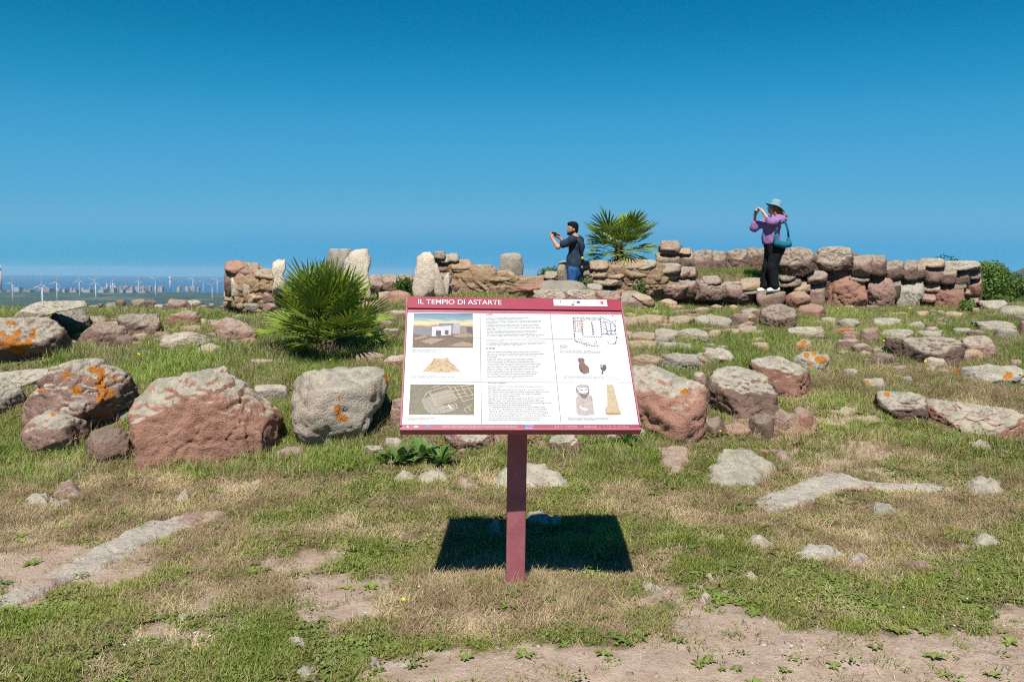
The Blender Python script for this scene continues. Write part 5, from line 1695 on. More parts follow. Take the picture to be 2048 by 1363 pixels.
p1 = on(648, 716)
fan_palm('bushy dwarf fan palm growing from the grass behind the boulders', p1 + np.array([0, .15, -.02]), 76, .46, .42, (-28, 80), .24, seed=11, trunk=.24, nseg=17, spread=1.75, meshes=6, stems=((0, 0), (.13, -.05), (-.12, .06)), pw=.72)
p2 = at(1238, 521, 15.4)
fan_palm('fan palm with a bare-stalked crown and drooping yellowish old fronds on the ruins', p2, 74, .46, .42, (-42, 46), .14, old=.32, seed=5, trunk=.36, nseg=14, spread=1.5, meshes=5)

# ------------------------------------------------------------------ grass and small plants
def template(name, build, m):
    """a tuft that the meadow repeats"""
    V, Fc = build
    return bpy.data.objects.new(name, mesh_np(name, np.array(V), Fc, False, [m]))


def tuft(seed, n, rad, h0, h1, w, lean, curl=.5, flat=0.0):
    rs = np.random.default_rng(seed)
    V, Fc = [], []
    for k in range(n):
        a, r = rs.uniform(0, 6.283), rad * math.sqrt(rs.random())
        b = np.array([r * math.cos(a), r * math.sin(a), -.004])
        az = rs.uniform(0, 6.283)
        ln = rs.uniform(h0, h1)
        le = lean * rs.uniform(.2, 1.0) + flat
        d = np.array([math.cos(az) * math.sin(le), math.sin(az) * math.sin(le), math.cos(le)])
        d2 = np.array([math.cos(az) * math.sin(le + curl), math.sin(az) * math.sin(le + curl), math.cos(le + curl)])
        s = np.array([-math.sin(az + rs.uniform(-.8, .8)), math.cos(az), 0]) * w * rs.uniform(.7, 1.3)
        m_ = b + d * ln * .55
        t_ = m_ + d2 * ln * .45
        i = len(V)
        V += [b - s * .8, b + s * .8, m_ + s * .75, m_ - s * .75, t_]
        Fc += [(i, i + 1, i + 2, i + 3), (i + 3, i + 2, i + 4)]
    return V, Fc


def leafy(seed, n, rad, h, size):
    rs = np.random.default_rng(seed)
    V, Fc = [], []
    for k in range(n):
        a, r = rs.uniform(0, 6.283), rad * math.sqrt(rs.random())
        c = np.array([r * math.cos(a), r * math.sin(a), h * rs.uniform(.3, 1)])
        nrm = np.array([rs.normal() * .35, rs.normal() * .35, 1])
        nrm /= np.linalg.norm(nrm)
        q = rs.uniform(0, 6.283)
        x = np.cross(nrm, (math.cos(q), math.sin(q), 0))
        x /= np.linalg.norm(x)
        y = np.cross(nrm, x)
        s = size * rs.uniform(.6, 1.2)
        i = len(V)
        V += [c - x * s, c + y * s * .55, c + x * s, c - y * s * .55]
        Fc += [(i, i + 1, i + 2, i + 3)]
    return V, Fc


def rosette(seed, n, L, w, lift):
    rs = np.random.default_rng(seed)
    V, Fc = [], []
    for k in range(n):
        a = k * 2.4 + rs.uniform(-.3, .3)
        ln = L * rs.uniform(.6, 1.1)
        d = np.array([math.cos(a), math.sin(a), 0])
        s = np.array([-math.sin(a), math.cos(a), 0])
        i = len(V)
        for f, ww, z in ((.05, .2, 0), (.4, 1, .8), (.75, .8, 1.0), (1, .0, .7)):
            c = d * ln * f + np.array([0, 0, lift * z * rs.uniform(.8, 1.2)])
            V += [c - s * w * ww + (0, 0, .15 * w), c, c + s * w * ww + (0, 0, .15 * w)]
        for j in range(3):
            o = i + 3 * j
            Fc += [(o, o + 1, o + 4, o + 3), (o + 1, o + 2, o + 5, o + 4)]
    return V, Fc


GRASS = leaf_mat('grass_blade', (.115, .165, .022), (.235, .275, .055), .32, .55, (.34, .28, .12))
GRASS_T = leaf_mat('tall_grass_blade', (.13, .195, .030), (.25, .31, .07), .35, .4, (.36, .31, .16))
WEED = leaf_mat('weed_leaf', (.10, .155, .026), (.20, .245, .055), .25, 1.3, (.17, .17, .05))
STRAW = leaf_mat('straw_blade', (.34, .25, .14), (.52, .41, .25), .25, 1.0, (.22, .15, .08))
FLOW_W = leaf_mat('daisy_petal', (.72, .70, .68), (.80, .78, .80), .2)


def scatter(name, P, sc, kinds, seed, label, tilt=.3):
    """plants repeated over the ground by instancing"""
    me = bpy.data.meshes.new(name)
    me.vertices.add(len(P))
    me.vertices.foreach_set('co', np.asarray(P, np.float32).ravel())
    at_ = me.attributes.new('size', 'FLOAT', 'POINT')
    at_.data.foreach_set('value', np.asarray(sc, np.float32))
    o = tag(link(name, me), label, kind='stuff')
    ng = bpy.data.node_groups.new(name, 'GeometryNodeTree')
    ng.interface.new_socket('Geometry', in_out='INPUT', socket_type='NodeSocketGeometry')
    ng.interface.new_socket('Geometry', in_out='OUTPUT', socket_type='NodeSocketGeometry')
    N, Lk = ng.nodes, ng.links
    gi, go = N.new('NodeGroupInput'), N.new('NodeGroupOutput')
    jn = N.new('GeometryNodeJoinGeometry')
    for k in kinds:
        oi = N.new('GeometryNodeObjectInfo')
        oi.inputs['Object'].default_value = k
        oi.inputs['As Instance'].default_value = True
        Lk.new(oi.outputs['Geometry'], jn.inputs[0])
    ip = N.new('GeometryNodeInstanceOnPoints')
    Lk.new(gi.outputs[0], ip.inputs['Points'])
    Lk.new(jn.outputs[0], ip.inputs['Instance'])
    ip.inputs['Pick Instance'].default_value = True
    ri = N.new('FunctionNodeRandomValue')
    ri.data_type = 'INT'
    ri.inputs[4].default_value, ri.inputs[5].default_value = 0, len(kinds) - 1
    ri.inputs['Seed'].default_value = seed
    Lk.new(ri.outputs[2], ip.inputs['Instance Index'])
    rr_ = N.new('FunctionNodeRandomValue')
    rr_.data_type = 'FLOAT_VECTOR'
    rr_.inputs[0].default_value = (-tilt, -tilt, 0)
    rr_.inputs[1].default_value = (tilt, tilt, 6.2832)
    rr_.inputs['Seed'].default_value = seed + 1
    Lk.new(rr_.outputs[0], ip.inputs['Rotation'])
    na = N.new('GeometryNodeInputNamedAttribute')
    na.data_type = 'FLOAT'
    na.inputs['Name'].default_value = 'size'
    Lk.new(na.outputs['Attribute'], ip.inputs['Scale'])
    Lk.new(ip.outputs[0], go.inputs[0])
    o.modifiers.new('scatter', 'NODES').node_group = ng
    return o


def candidates(n, y0, y1, power, seed, half=1.02):
    """ground points, closer together near the camera"""
    r = np.random.default_rng(seed)
    n = int(n * 1.27)
    u = r.random(n)
    e = 2 - power
    Y = (y0 ** e + u * (y1 ** e - y0 ** e)) ** (1 / e)
    X = r.uniform(-half, half, n) * (Y + 1.0)
    ok = np.ones(n, bool)
    for P in SLABS:
        bx = (X > P[:, 0].min()) & (X < P[:, 0].max()) & (Y > P[:, 1].min()) & (Y < P[:, 1].max()) & ok
        i = np.where(bx)[0]
        if len(i):
            c = P.mean(0)
            ok[i[inside(c + (P - c) * (.80 + .16 * r.random()), X[i], Y[i])]] = False
    for (fx, fy, rx, ry) in FOOT:
        ok &= ((X - fx) / (rx * .92)) ** 2 + ((Y - fy) / (ry * .95 + .01)) ** 2 > 1
    return X[ok], Y[ok], r


def lay(X, Y):
    return np.stack([X, Y, H(X, Y) - .003], -1)


T_GR = [template('grass_tuft', tuft(60 + i, 22, .055, .018, .050, .0017, .75, .6), GRASS) for i in range(4)]
T_TG = [template('tall_grass_tuft', tuft(70 + i, 17, .06, .06, .17, .0026, .5, .5), GRASS_T) for i in range(4)]
T_WD = [template('weed_tuft', leafy(80 + i, 20, .055, .028, .011), WEED) for i in range(3)] + [template('weed_rosette', rosette(85 + i, 9, .055, .009, .016), WEED) for i in range(2)]
T_ST = [template('straw_tuft', tuft(90 + i, 16, .06, .03, .085, .0012, .9, .4, .45), STRAW) for i in range(4)]
T_DS = [template('dry_grass_tuft', tuft(95 + i, 14, .05, .10, .22, .0016, .5, .35), STRAW) for i in range(3)]

# short turf
X, Y, r = candidates(230000, 2.6, 8.0, 1.1, 1)
b_, d_ = bare_dry(X, Y)
cl = sstep(-.22, .22, noise2(X, Y, 4.2, 3, 75))
keep = r.random(len(X)) < np.clip((1 - b_ * 1.02) * (1 - .93 * d_) * (.06 + .80 * cl), .010, 1)
X, Y, cl = X[keep], Y[keep], cl[keep]
scatter('grass', lay(X, Y), r.uniform(.45, 1.2, len(X)) * (.62 + .65 * cl) * (1 + .12 * (Y - 4).clip(0)), T_GR, 3, 'short green turf between the stones and the dirt track')
X, Y, r = candidates(90000, 2.6, 9.0, 1.1, 2)
b_, d_ = bare_dry(X, Y)
cl = sstep(-.05, .25, noise2(X, Y, 1.6, 3, 71))
keep = r.random(len(X)) < np.clip((1 - b_ * .97) * (1 - .90 * d_) * (.15 + .75 * cl), .012, 1)
X, Y = X[keep], Y[keep]
scatter('low_weeds', lay(X, Y), r.uniform(.5, 1.25, len(X)), T_WD, 5, 'low clover-like weeds mixed into the turf', .15)
X, Y, r = candidates(130000, 2.6, 9.5, 1.1, 4)
b_, d_ = bare_dry(X, Y)
keep = r.random(len(X)) < np.clip((1 - b_ * .95) * (.26 + .80 * d_), .02, 1)
X, Y = X[keep], Y[keep]
scatter('dry_straw', lay(X, Y), r.uniform(.5, 1.2, len(X)) * (1 + .1 * (Y - 4).clip(0)), T_ST, 7, 'dry straw and dead grass lying in patches')
X, Y, r = candidates(16000, 2.7, 8.2, 1.1, 5)
b_, d_ = bare_dry(X, Y)
keep = (noise2(X, Y, 1.9, 3, 77) > .10) & (r.random(len(X)) < .36 * (1 - b_) * (1 - .9 * d_))
X, Y = X[keep], Y[keep]
scatter('tall_tufts', lay(X, Y), r.uniform(.28, .62, len(X)), T_TG, 27, 'taller grass tufts standing out of the short turf', .4)
X, Y, r = candidates(9000, 2.7, 8.5, 1.1, 7)
b_, d_ = bare_dry(X, Y)
keep = (noise2(X, Y, 1.3, 3, 79) > .02) & (r.random(len(X)) < .30 * (1 - .8 * b_))
X, Y = X[keep], Y[keep]
scatter('weed_rosettes', lay(X, Y), r.uniform(.5, 1.25, len(X)), T_WD[3:], 29, 'flat leafy weed rosettes in the turf', .2)
# meadow beyond the boulders
X, Y, r = candidates(150000, 6.7, 21.0, .9, 6)
b_, d_ = bare_dry(X, Y)
keep = r.random(len(X)) < np.clip((1 - b_) * (1 - .55 * d_), .02, 1)
X, Y = X[keep], Y[keep]
hgt = r.uniform(.5, 1.1, len(X)) * (.62 + .5 * sstep(-.2, .3, noise2(X, Y, .8, 3, 73))) * (1 - .28 * sstep(1, 4, X)) + .25 * (X < -5) * (Y > 12)
scatter('meadow_grass', lay(X, Y), hgt * np.clip(.68 + (Y - 6.7) * .25, .68, 1.3), T_TG, 9, 'longer spring grass of the meadow around the ruins')
X, Y, r = candidates(26000, 6.4, 20.0, .9, 8)
b_, d_ = bare_dry(X, Y)
keep = r.random(len(X)) < np.clip(.10 + .9 * d_, 0, 1)
X, Y = X[keep], Y[keep]
scatter('tall_dry_grass', lay(X, Y), r.uniform(.4, .95, len(X)), T_DS, 12, 'bleached seeding grass stalks in the meadow')
# longer dry tufts at the foot of the post and of the big stones
def ring(px, py, rx, ry, n, seed):
    r = np.random.default_rng(seed)
    q, s = r.uniform(0, 6.28, n), np.sqrt(r.random(n))
    G = np.array([on(px + rx * math.cos(a) * b, py + ry * math.sin(a) * b) for a, b in zip(q, s)])
    return G


G = np.concatenate([ring(1015, 1190, 120, 26, 70, 1), ring(1150, 1215, 46, 26, 60, 2), ring(870, 1185, 60, 22, 24, 3), ring(235, 935, 70, 22, 40, 4), ring(700, 915, 60, 22, 40, 5), ring(1440, 890, 120, 12, 70, 6), ring(1380, 960, 60, 40, 30, 7), ring(600, 910, 40, 14, 20, 8), ring(330, 985, 150, 26, 60, 9), ring(150, 1030, 140, 30, 50, 10)])
r = np.random.default_rng(5)
scatter('dry_tufts', lay(G[:, 0], G[:, 1]), r.uniform(.3, .62, len(G)), T_DS, 15, 'bleached tufts at the foot of the post and the boulders', .5)
G = np.concatenate([ring(620, 935, 130, 16, 60, 21), ring(150, 910, 120, 22, 60, 22), ring(420, 945, 130, 10, 40, 23), ring(1120, 905, 150, 18, 60, 24), ring(1330, 880, 60, 14, 26, 25), ring(90, 960, 110, 20, 50, 26), ring(690, 905, 50, 16, 30, 27), ring(1620, 905, 60, 20, 30, 28), ring(1900, 890, 120, 10, 40, 29), ring(300, 740, 180, 18, 80, 30)])
G = np.concatenate([G, G + r.normal(size=G.shape) * [.09, .05, 0], G + r.normal(size=G.shape) * [.14, .07, 0]])
scatter('boulder_grass', lay(G[:, 0], G[:, 1]), r.uniform(.5, 1.15, len(G)), T_TG, 17, 'green grass growing up against the boulders', .3)
G = np.concatenate([ring(620, 930, 150, 18, 70, 41), ring(200, 905, 130, 26, 80, 42), ring(260, 880, 30, 40, 30, 43), ring(1120, 895, 180, 16, 60, 44), ring(1440, 880, 110, 12, 40, 45), ring(700, 880, 40, 26, 40, 46), ring(1640, 880, 50, 26, 20, 47), ring(90, 730, 90, 20, 30, 48), ring(760, 680, 30, 50, 40, 49)])
scatter('leafy_weeds', lay(G[:, 0], G[:, 1]), r.uniform(.9, 2.1, len(G)), T_WD, 23, 'leafy weeds crowding the feet of the boulders', .4)
# gravel
X, Y, r = candidates(22000, 2.6, 8.5, 1.1, 14)
b_, d_ = bare_dry(X, Y)
keep = r.random(len(X)) < np.clip(.06 + .5 * b_ + .1 * d_, 0, 1)
X, Y = X[keep], Y[keep]
V, Fc = ico(1)
peb = []
for i in range(4):
    q = V * np.array([1, .8, .55]) * (1 + .35 * np.random.default_rng(i).normal(size=(len(V), 1)) * .5)
    po_ = bpy.data.objects.new('pebble', mesh_np('pebble', q, Fc, True, [plain('pebble_stone', [(.27, .20, .16), (.33, .265, .21), (.20, .15, .13), (.30, .235, .19)][i], .9, .2, .25, 3)]))
    peb.append(po_)
scatter('gravel', lay(X, Y), .002 + .022 * r.random(len(X)) ** 7.0, peb, 19, 'pebbles and chips strewn over the bare soil')
# tiny white daisies near the dirt track
G = np.concatenate([ring(1850, 1190, 170, 40, 26, 31), ring(1960, 1240, 110, 30, 12, 32), ring(1600, 1180, 120, 50, 6, 33), ring(1240, 1150, 60, 30, 12, 34), ring(300, 1290, 300, 50, 16, 35), ring(1620, 1310, 60, 10, 6, 36), ring(820, 1180, 300, 90, 16, 37)])
V_, F_ = rosette(5, 9, .010, .0026, .001)
V_ = [np.array(v) + (0, 0, .035) for v in V_]
V2 = V_ + [np.array(v) for v in [(-.0006, 0, 0), (.0006, 0, 0), (.0006, 0, .035), (-.0006, 0, .035)]]
DA = template('daisy_head', (V2, F_ + [(len(V_), len(V_) + 1, len(V_) + 2, len(V_) + 3)]), FLOW_W)
scatter('white_daisies', lay(G[:, 0], G[:, 1]), r.uniform(.45, .8, len(G)), [DA], 21, 'tiny white daisies dotted through the turf', .4)

# broad-leaved plants by the foot of the boulders
BROAD = leaf_mat('broad_leaf', (.07, .145, .028), (.15, .24, .06), .3, gloss=.45)


def broad_leaf_mesh(L, w, seed):
    rs = np.random.default_rng(seed)
    V, Fc = [], []
    n = 6
    for i in range(n + 1):
        f = i / n
        ww = w * math.sin(math.pi * min(1, f * .96 + .04)) ** .7 * (1.15 - .5 * f) * (1 + .12 * rs.normal())
        z = L * (.75 * f - .55 * f * f)
        x = L * f
        V += [(x, -ww, z + .10 * w), (x, 0, z - .12 * w), (x, ww, z + .10 * w)]
    for i in range(n):
        o = 3 * i
        Fc += [(o, o + 1, o + 4, o + 3), (o + 1, o + 2, o + 5, o + 4)]
    return mesh_np('leaf', np.array(V), Fc, True, [BROAD])


LEAFS = [broad_leaf_mesh(.16, .028, i) for i in range(4)]
rs = np.random.default_rng(44)
for (px, py, n, sc, lab) in [(800, 928, 22, 1.25, 'clump of broad bright green leaves below the pale tapering boulder'), (845, 918, 26, 1.4, 'upright broad-leaved green plant just under the board'), (880, 930, 20, 1.2, 'broad-leaved green plant nearest the post, under the board'),
                             (765, 928, 10, .9, 'small broad-leaved plant beside the little white stone'), (1255, 897, 22, 1.15, 'leafy green plant under the corner of the board by the pink-faced boulder'), (1105, 885, 10, .8, 'small leafy plant behind the post under the board'),
                             (1195, 1120, 9, .6, 'grey-green rosette in the shadow of the board')]:
    g_ = on(px, py)
    g_[2] = H(g_[0], g_[1])
    o = thing('broadleaf_plant', lab, 'plant', g_)
    for k in range(n):
        l = link('leaf', LEAFS[k % 4], o)
        az, el = k * 2.4 + rs.uniform(-.4, .4), rs.uniform(-.05, .95)
        s_ = sc * rs.uniform(.65, 1.2)
        l.matrix_local = Matrix.Translation((rs.normal() * .02, rs.normal() * .02, .0)) @ Matrix.Rotation(az, 4, 'Z') @ Matrix.Rotation(-el, 4, 'Y') @ Matrix.Diagonal((s_, s_ * rs.uniform(.9, 1.3), s_, 1))

# yellow wildflowers
YEL = plain('yellow_petal', (.75, .50, .01), .6, .2)
STEM = plain('flower_stem', (.10, .16, .04), .7, .2)
fl = frond = None
V_, F_ = rosette(9, 11, .016, .005, .004)
V_ = [np.array(v) + (0, 0, .0) for v in V_]
BLOOM = mesh_np('bloom', np.array(V_), F_, False, [YEL])
mb = MB()
mb.tube([(0, 0, -.02), (.004, .002, .06), (0, 0, .13)], .0014, 4)
so = mb.build('flower_stem', STEM)
SM = so.data
bpy.data.objects.remove(so)
FLS = [(300, 596, 1), (352, 600, 1), (396, 602, 1), (424, 600, 1), (515, 590, 1), (50, 628, 1), (41, 632, 1), (328, 627, 1), (1768, 690, 1.3), (1765, 697, 1.4), (1919, 668, 1.3), (1783, 763, 1), (1952, 644, 1), (1988, 630, 1), (1998, 630, 1), (1675, 618, 1), (1820, 620, 1), (1767, 622, 1), (1561, 575, 1), (1580, 585, 1), (1285, 694, 1.2), (1318, 735, 1),
       (662, 734, 1.2), (236, 722, 1), (278, 720, 1), (142, 887, .8), (152, 888, .8), (40, 910, .8), (369, 915, .8), (549, 1036, .5), (807, 1226, .6), (1205, 1120, .9), (1218, 1108, .9), (1180, 1155, .6), (1386, 732, 1), (2030, 745, 1), (2040, 756, 1), (1850, 735, 1), (1440, 870, .7), (960, 598, 1), (905, 590, 1), (1712, 640, 1), (1500, 640, 1), (1650, 690, 1)]
for i, (px, py, s_) in enumerate(FLS):
    g_ = on(px, py + 14 * s_)
    g_[2] = H(g_[0], g_[1])
    spot_ = ('on the hill crest below the wind turbines' if px < 600 else 'by the foot of the ruined walls') if py < 645 else ('in the meadow around the fan palm' if px < 720 else 'among the stones of the open field') if py < 800 else ('below the boulders beside the red boulder' if px < 600 else 'at the edge of the board shadow' if px < 1300 else 'before the three boulders')
    o = thing('yellow_flower', 'small yellow wildflower on a thin stem ' + spot_, 'flower', g_, 'yellow wildflowers scattered through the grass')
    o.scale = (s_ * 1.1,) * 3
    link('stem', SM, o)
    l = link('bloom', BLOOM, o, (0, 0, .13))
    l.rotation_euler = (rs.uniform(.1, .7), rs.uniform(-.3, .3), rs.uniform(0, 6))

# ------------------------------------------------------------------ people
def nets(F, org, h):
    """surface mesh of the zero level of a sampled distance field"""
    s = F < 0
    nx_, ny_, nz_ = F.shape
    cs = np.zeros((nx_ - 1, ny_ - 1, nz_ - 1), np.int8)
    for dx in (0, 1):
        for dy in (0, 1):
            for dz in (0, 1):
                cs += s[dx:nx_ - 1 + dx, dy:ny_ - 1 + dy, dz:nz_ - 1 + dz]
    act = (cs > 0) & (cs < 8)
    ids = -np.ones(act.shape, np.int64)
    ii = np.argwhere(act)
    ids[act] = np.arange(len(ii))
    acc, cnt = np.zeros((len(ii), 3)), np.zeros(len(ii))
    co = [(a, b, c) for a in (0, 1) for b in (0, 1) for c in (0, 1)]
    for a in range(8):
        for b in range(a + 1, 8):
            d = np.abs(np.subtract(co[a], co[b]))
            if d.sum() != 1:
                continue
            fa, fb = F[tuple((ii + co[a]).T)], F[tuple((ii + co[b]).T)]
            k = (fa < 0) != (fb < 0)
            t_ = np.where(k, fa / np.where(k, fa - fb, 1), 0)
            acc[k] += (np.array(co[a]) + t_[:, None] * (np.array(co[b]) - np.array(co[a])))[k]
            cnt[k] += 1
    V = (ii + acc / np.maximum(cnt, 1)[:, None]) * h + org
    Fc = []
    for ax in range(3):
        o1, o2 = [(1, 2), (2, 0), (0, 1)][ax]
        sl0, sl1 = [slice(1, -1)] * 3, [slice(1, -1)] * 3
        sl0[ax], sl1[ax] = slice(0, -1), slice(1, None)
        e0, e1_ = s[tuple(sl0)], s[tuple(sl1)]
        for flip in (False, True):
            k = np.argwhere((e0 & ~e1_) if not flip else (~e0 & e1_))
            if not len(k):
                continue
            base = k.copy()
            for q in range(3):
                if q != ax:
                    base[:, q] += 1
            def g(u, v):
                w = base.copy()
                w[:, o1] -= u
                w[:, o2] -= v
                return ids[tuple(w.T)]
            qd = np.stack([g(1, 1), g(0, 1), g(0, 0), g(1, 0)], -1)
            Fc.append(qd[:, ::-1] if flip else qd)
    return V, np.concatenate(Fc)


def sdf(prims, h=.011, k=.035, zmin=None, zmax=None, fold=0.0, seed=1):
    """smoothly joined limbs: (a, b, ra, rb) tapered rods and (c, (rx, ry, rz)) ellipsoids"""
    lo = np.min([np.minimum(np.array(p[0]) - np.max(p[2]), np.array(p[1]) - np.max(p[3])) if len(p) == 4 else np.array(p[0]) - np.array(p[1]) for p in prims], 0) - .06
    hi = np.max([np.maximum(np.array(p[0]) + np.max(p[2]), np.array(p[1]) + np.max(p[3])) if len(p) == 4 else np.array(p[0]) + np.array(p[1]) for p in prims], 0) + .06
    n = np.ceil((hi - lo) / h).astype(int) + 1
    F = np.full(n, .2)
    for p in prims:
        if len(p) == 4:
            a, b, ra, rb = np.array(p[0]), np.array(p[1]), p[2], p[3]
            l, u = np.minimum(a, b) - max(ra, rb) - .08, np.maximum(a, b) + max(ra, rb) + .08
        else:
            c, r = np.array(p[0]), np.array(p[1])
            l, u = c - r - .08, c + r + .08
        i0 = np.clip(((l - lo) / h).astype(int), 0, n - 1)
        i1 = np.clip(((u - lo) / h).astype(int) + 2, 1, n)
        G = np.stack(np.meshgrid(*[np.arange(i0[q], i1[q]) * h + lo[q] for q in range(3)], indexing='ij'), -1)
        if len(p) == 4:
            ab = b - a
            t_ = np.clip(((G - a) @ ab) / max(ab @ ab, 1e-9), 0, 1)
            d = np.linalg.norm(G - a - t_[..., None] * ab, axis=-1) - (ra + t_ * (rb - ra))
        else:
            q = np.linalg.norm((G - c) / r, axis=-1)
            d = (q - 1) * min(r) * np.where(q < 1, 1, 1)
        blk = F[i0[0]:i1[0], i0[1]:i1[1], i0[2]:i1[2]]
        hh = np.clip(.5 + .5 * (blk - d) / k, 0, 1)
        F[i0[0]:i1[0], i0[1]:i1[1], i0[2]:i1[2]] = blk * (1 - hh) + d * hh - k * hh * (1 - hh)
    if fold or zmin is not None or zmax is not None:
        G = np.stack(np.meshgrid(*[np.arange(n[q]) * h + lo[q] for q in range(3)], indexing='ij'), -1)
        if fold:
            near = np.abs(F) < .05
            Q = G[near]
            F[near] += fold * (fbm(np.stack([Q[:, 0] * 9, Q[:, 1] * 9, Q[:, 2] * 5 + Q[:, 0] * 4], -1), 2, seed))
        if zmin is not None:
            F = np.maximum(F, zmin - G[..., 2])
        if zmax is not None:
            F = np.maximum(F, G[..., 2] - zmax)
    F[0], F[-1], F[:, 0], F[:, -1], F[:, :, 0], F[:, :, -1] = [.1] * 6
    return nets(F, lo, h)


def hand(wrist, palm, grip, side, r=1.0):
    """palm with four bent fingers of different length closing on grip, and a thumb from the side of the palm"""
    w, p, g = np.array(wrist), np.array(palm), np.array(grip)
    f = p - w
    f /= np.linalg.norm(f)
    c = g - p
    c /= np.linalg.norm(c) + 1e-9
    s = np.cross(f, c)
    s /= np.linalg.norm(s) + 1e-9
    s *= side
    pr = [(w, w + f * .05, .026, .028), (p - f * .02 + s * .018, p + f * .025 + s * .022, .017, .015), (p - f * .02 - s * .018, p + f * .025 - s * .022, .017, .015)]
    for k, ln in enumerate((.062, .075, .070, .052)):
        o = s * (-.030 + .020 * k)
        a = p + f * .03 + o
        b = a + f * ln * .45 + c * .012
        d = b + f * ln * .22 + c * ln * .45
        pr += [(a, b, .0095, .0088), (b, d, .0088, .0075)]
    a = p - f * .025 - s * .034
    pr += [(a, a + f * .025 - s * .016 + c * .02, .012, .0105), (a + f * .025 - s * .016 + c * .02, a + f * .04 - s * .004 + c * .045, .0105, .0085)]
    return pr


def join(parts):
    V, Fc, o = [], [], 0
    for v, f in parts:
        V.append(v)
        Fc.append(f + o)
        o += len(v)
    return np.concatenate(V), np.concatenate(Fc)


SKIN = plain('skin', (.42, .215, .15), .5, .35, .06, 30)
SKIN_P = plain('fair_skin', (.46, .25, .18), .5, .35, .06, 30)
NAVYC = plain('navy_cotton', (.020, .032, .052), .9, .15, .18, 14, bump=.2)
JEAN = plain('blue_denim', (.018, .070, .20), .85, .2, .25, 24, bump=.3)
HAIRB = plain('black_hair', (.007, .006, .006), .85, .12, .3, 40, bump=.9)
HAIRR = plain('auburn_hair', (.20, .062, .020), .5, .4, .45, 45, bump=.8)
LILAC = plain('lilac_knit', (.25, .135, .29), .9, .15, .10, 14, bump=.3)
BLACKC = plain('black_trousers', (.008, .009, .011), .9, .15, .3, 12, bump=.2)
TEALC = plain('teal_cloth', (.012, .115, .17), .85, .2, .18, 12, bump=.3)
HATC = plain('pale_teal_straw', (.15, .28, .32), .85, .2, .10, 60, bump=.4)
SHOE = plain('white_trainer', (.62, .60, .56), .6, .3, .2, 22)
BLKP = plain('black_plastic', (.01, .01, .012), .35, .5)
SILV = plain('silver_metal', (.55, .55, .56), .35, .5, metal=.6)


def body_part(name, VF, m, root, smooth=True):
    V, Fc = VF
    return link(name, mesh_np(name, V - np.array(root.location), Fc, smooth, [m]), root)


def figure(base):
    return np.array(base)


# man
YM = 14.6


def Pm(px, py, dy=0.0):
    return at(px, py, YM + dy) if not dy else at(px, py, YM) + np.array([0, dy, 0])


gx = Pm(1149, 560)
gz = float(H(np.array(gx[0]), np.array(gx[1])))
man = thing('person', 'man in navy T-shirt and jeans photographing with a phone held up', 'person', (gx[0], gx[1], gz))
hd = Pm(1145.6, 457.5)
shL, elL, haL = Pm(1142, 480, -.15), Pm(1115, 494, -.12), Pm(1103, 474, .03)
shR, elR, haR = Pm(1160, 479, .14), Pm(1136, 488, .30), Pm(1116.5, 471, .24)
nk = Pm(1150, 474)
hipL, hipR = Pm(1145, 541, -.09), Pm(1153, 541, .07)
leg = gz
knL, knR = np.array([hipL[0] - .03, hipL[1], gz + .50]), np.array([hipR[0] + .01, hipR[1], gz + .50])
anL, anR = np.array([hipL[0] - .02, hipL[1], gz + .09]), np.array([hipR[0] + .04, hipR[1], gz + .09])
wrL, wrR = haL + (elL - haL) * .22, haR + (elR - haR) * .22
phone_c = Pm(1108.5, 467.5, .14)
sk = [(hd + (0, 0, .015), (.092, .078, .108)), (hd + (-.035, .015, -.055), (.062, .056, .07)), (hd + (-.088, .035, -.012), hd + (-.104, .042, -.030), .012, .015), (hd + (-.085, .03, -.068), hd + (-.078, .03, -.072), .014, .014),
      (hd + (.012, -.078, -.005), hd + (.016, -.080, -.035), .016, .012), (hd + (.01, 0, -.05), nk, .056, .060), (nk, Pm(1154, 500), .07, .10), (Pm(1154, 500), Pm(1149, 538), .10, .10),
      (shL, elL, .046, .041), (elL, wrL, .043, .027), (shR, elR, .046, .041), (elR, wrR, .043, .027), (nk + (0, 0, -.05), shL, .05, .045), (nk + (0, 0, -.05), shR, .05, .045),
      (hipL, knL, .08, .055), (knL, anL, .052, .036), (hipR, knR, .08, .055), (knR, anR, .052, .036)]
fine = sdf(hand(wrL, haL, phone_c, 1), .0045, .008)
fine2 = sdf(hand(wrR, haR, phone_c, -1), .0045, .008)
body_part('body', join([sdf(sk, .011, .03), fine, fine2]), SKIN, man)
body_part('shirt', sdf([(nk + (.01, 0, -.035), Pm(1153, 492), .072, .132), (Pm(1154.5, 490, .02), Pm(1149, 525), .134, .142), (Pm(1150, 520), Pm(1146.5, 540), .145, .155), (nk + (0, 0, -.04), shL, .07, .070), (nk + (0, 0, -.04), shR, .07, .070), (shL, shL + (elL - shL) * .62, .072, .066), (shR, shR + (elR - shR) * .62, .072, .066)], .011, .045, zmin=float(Pm(1146, 536.5)[2]), fold=.026, seed=3), NAVYC, man)
body_part('trousers', sdf([(Pm(1148, 535), Pm(1148, 545), .13, .14), (hipL, knL, .105, .080), (knL, anL - (0, 0, .05), .078, .075), (hipR, knR, .105, .080), (knR, anR - (0, 0, .05), .078, .075)], .012, .04, zmax=float(Pm(1146, 531)[2]), fold=.022, seed=5), JEAN, man)
body_part('hair', sdf([(hd + (.012, -.002, .058), (.090, .084, .076)), (hd + (.050, -.004, -.005), (.050, .076, .090)), (hd + (-.05, .01, .092), (.050, .066, .034)), (hd + (.012, -.074, .02), hd + (-.005, -.074, -.02), .018, .012)], .009, .03), HAIRB, man)
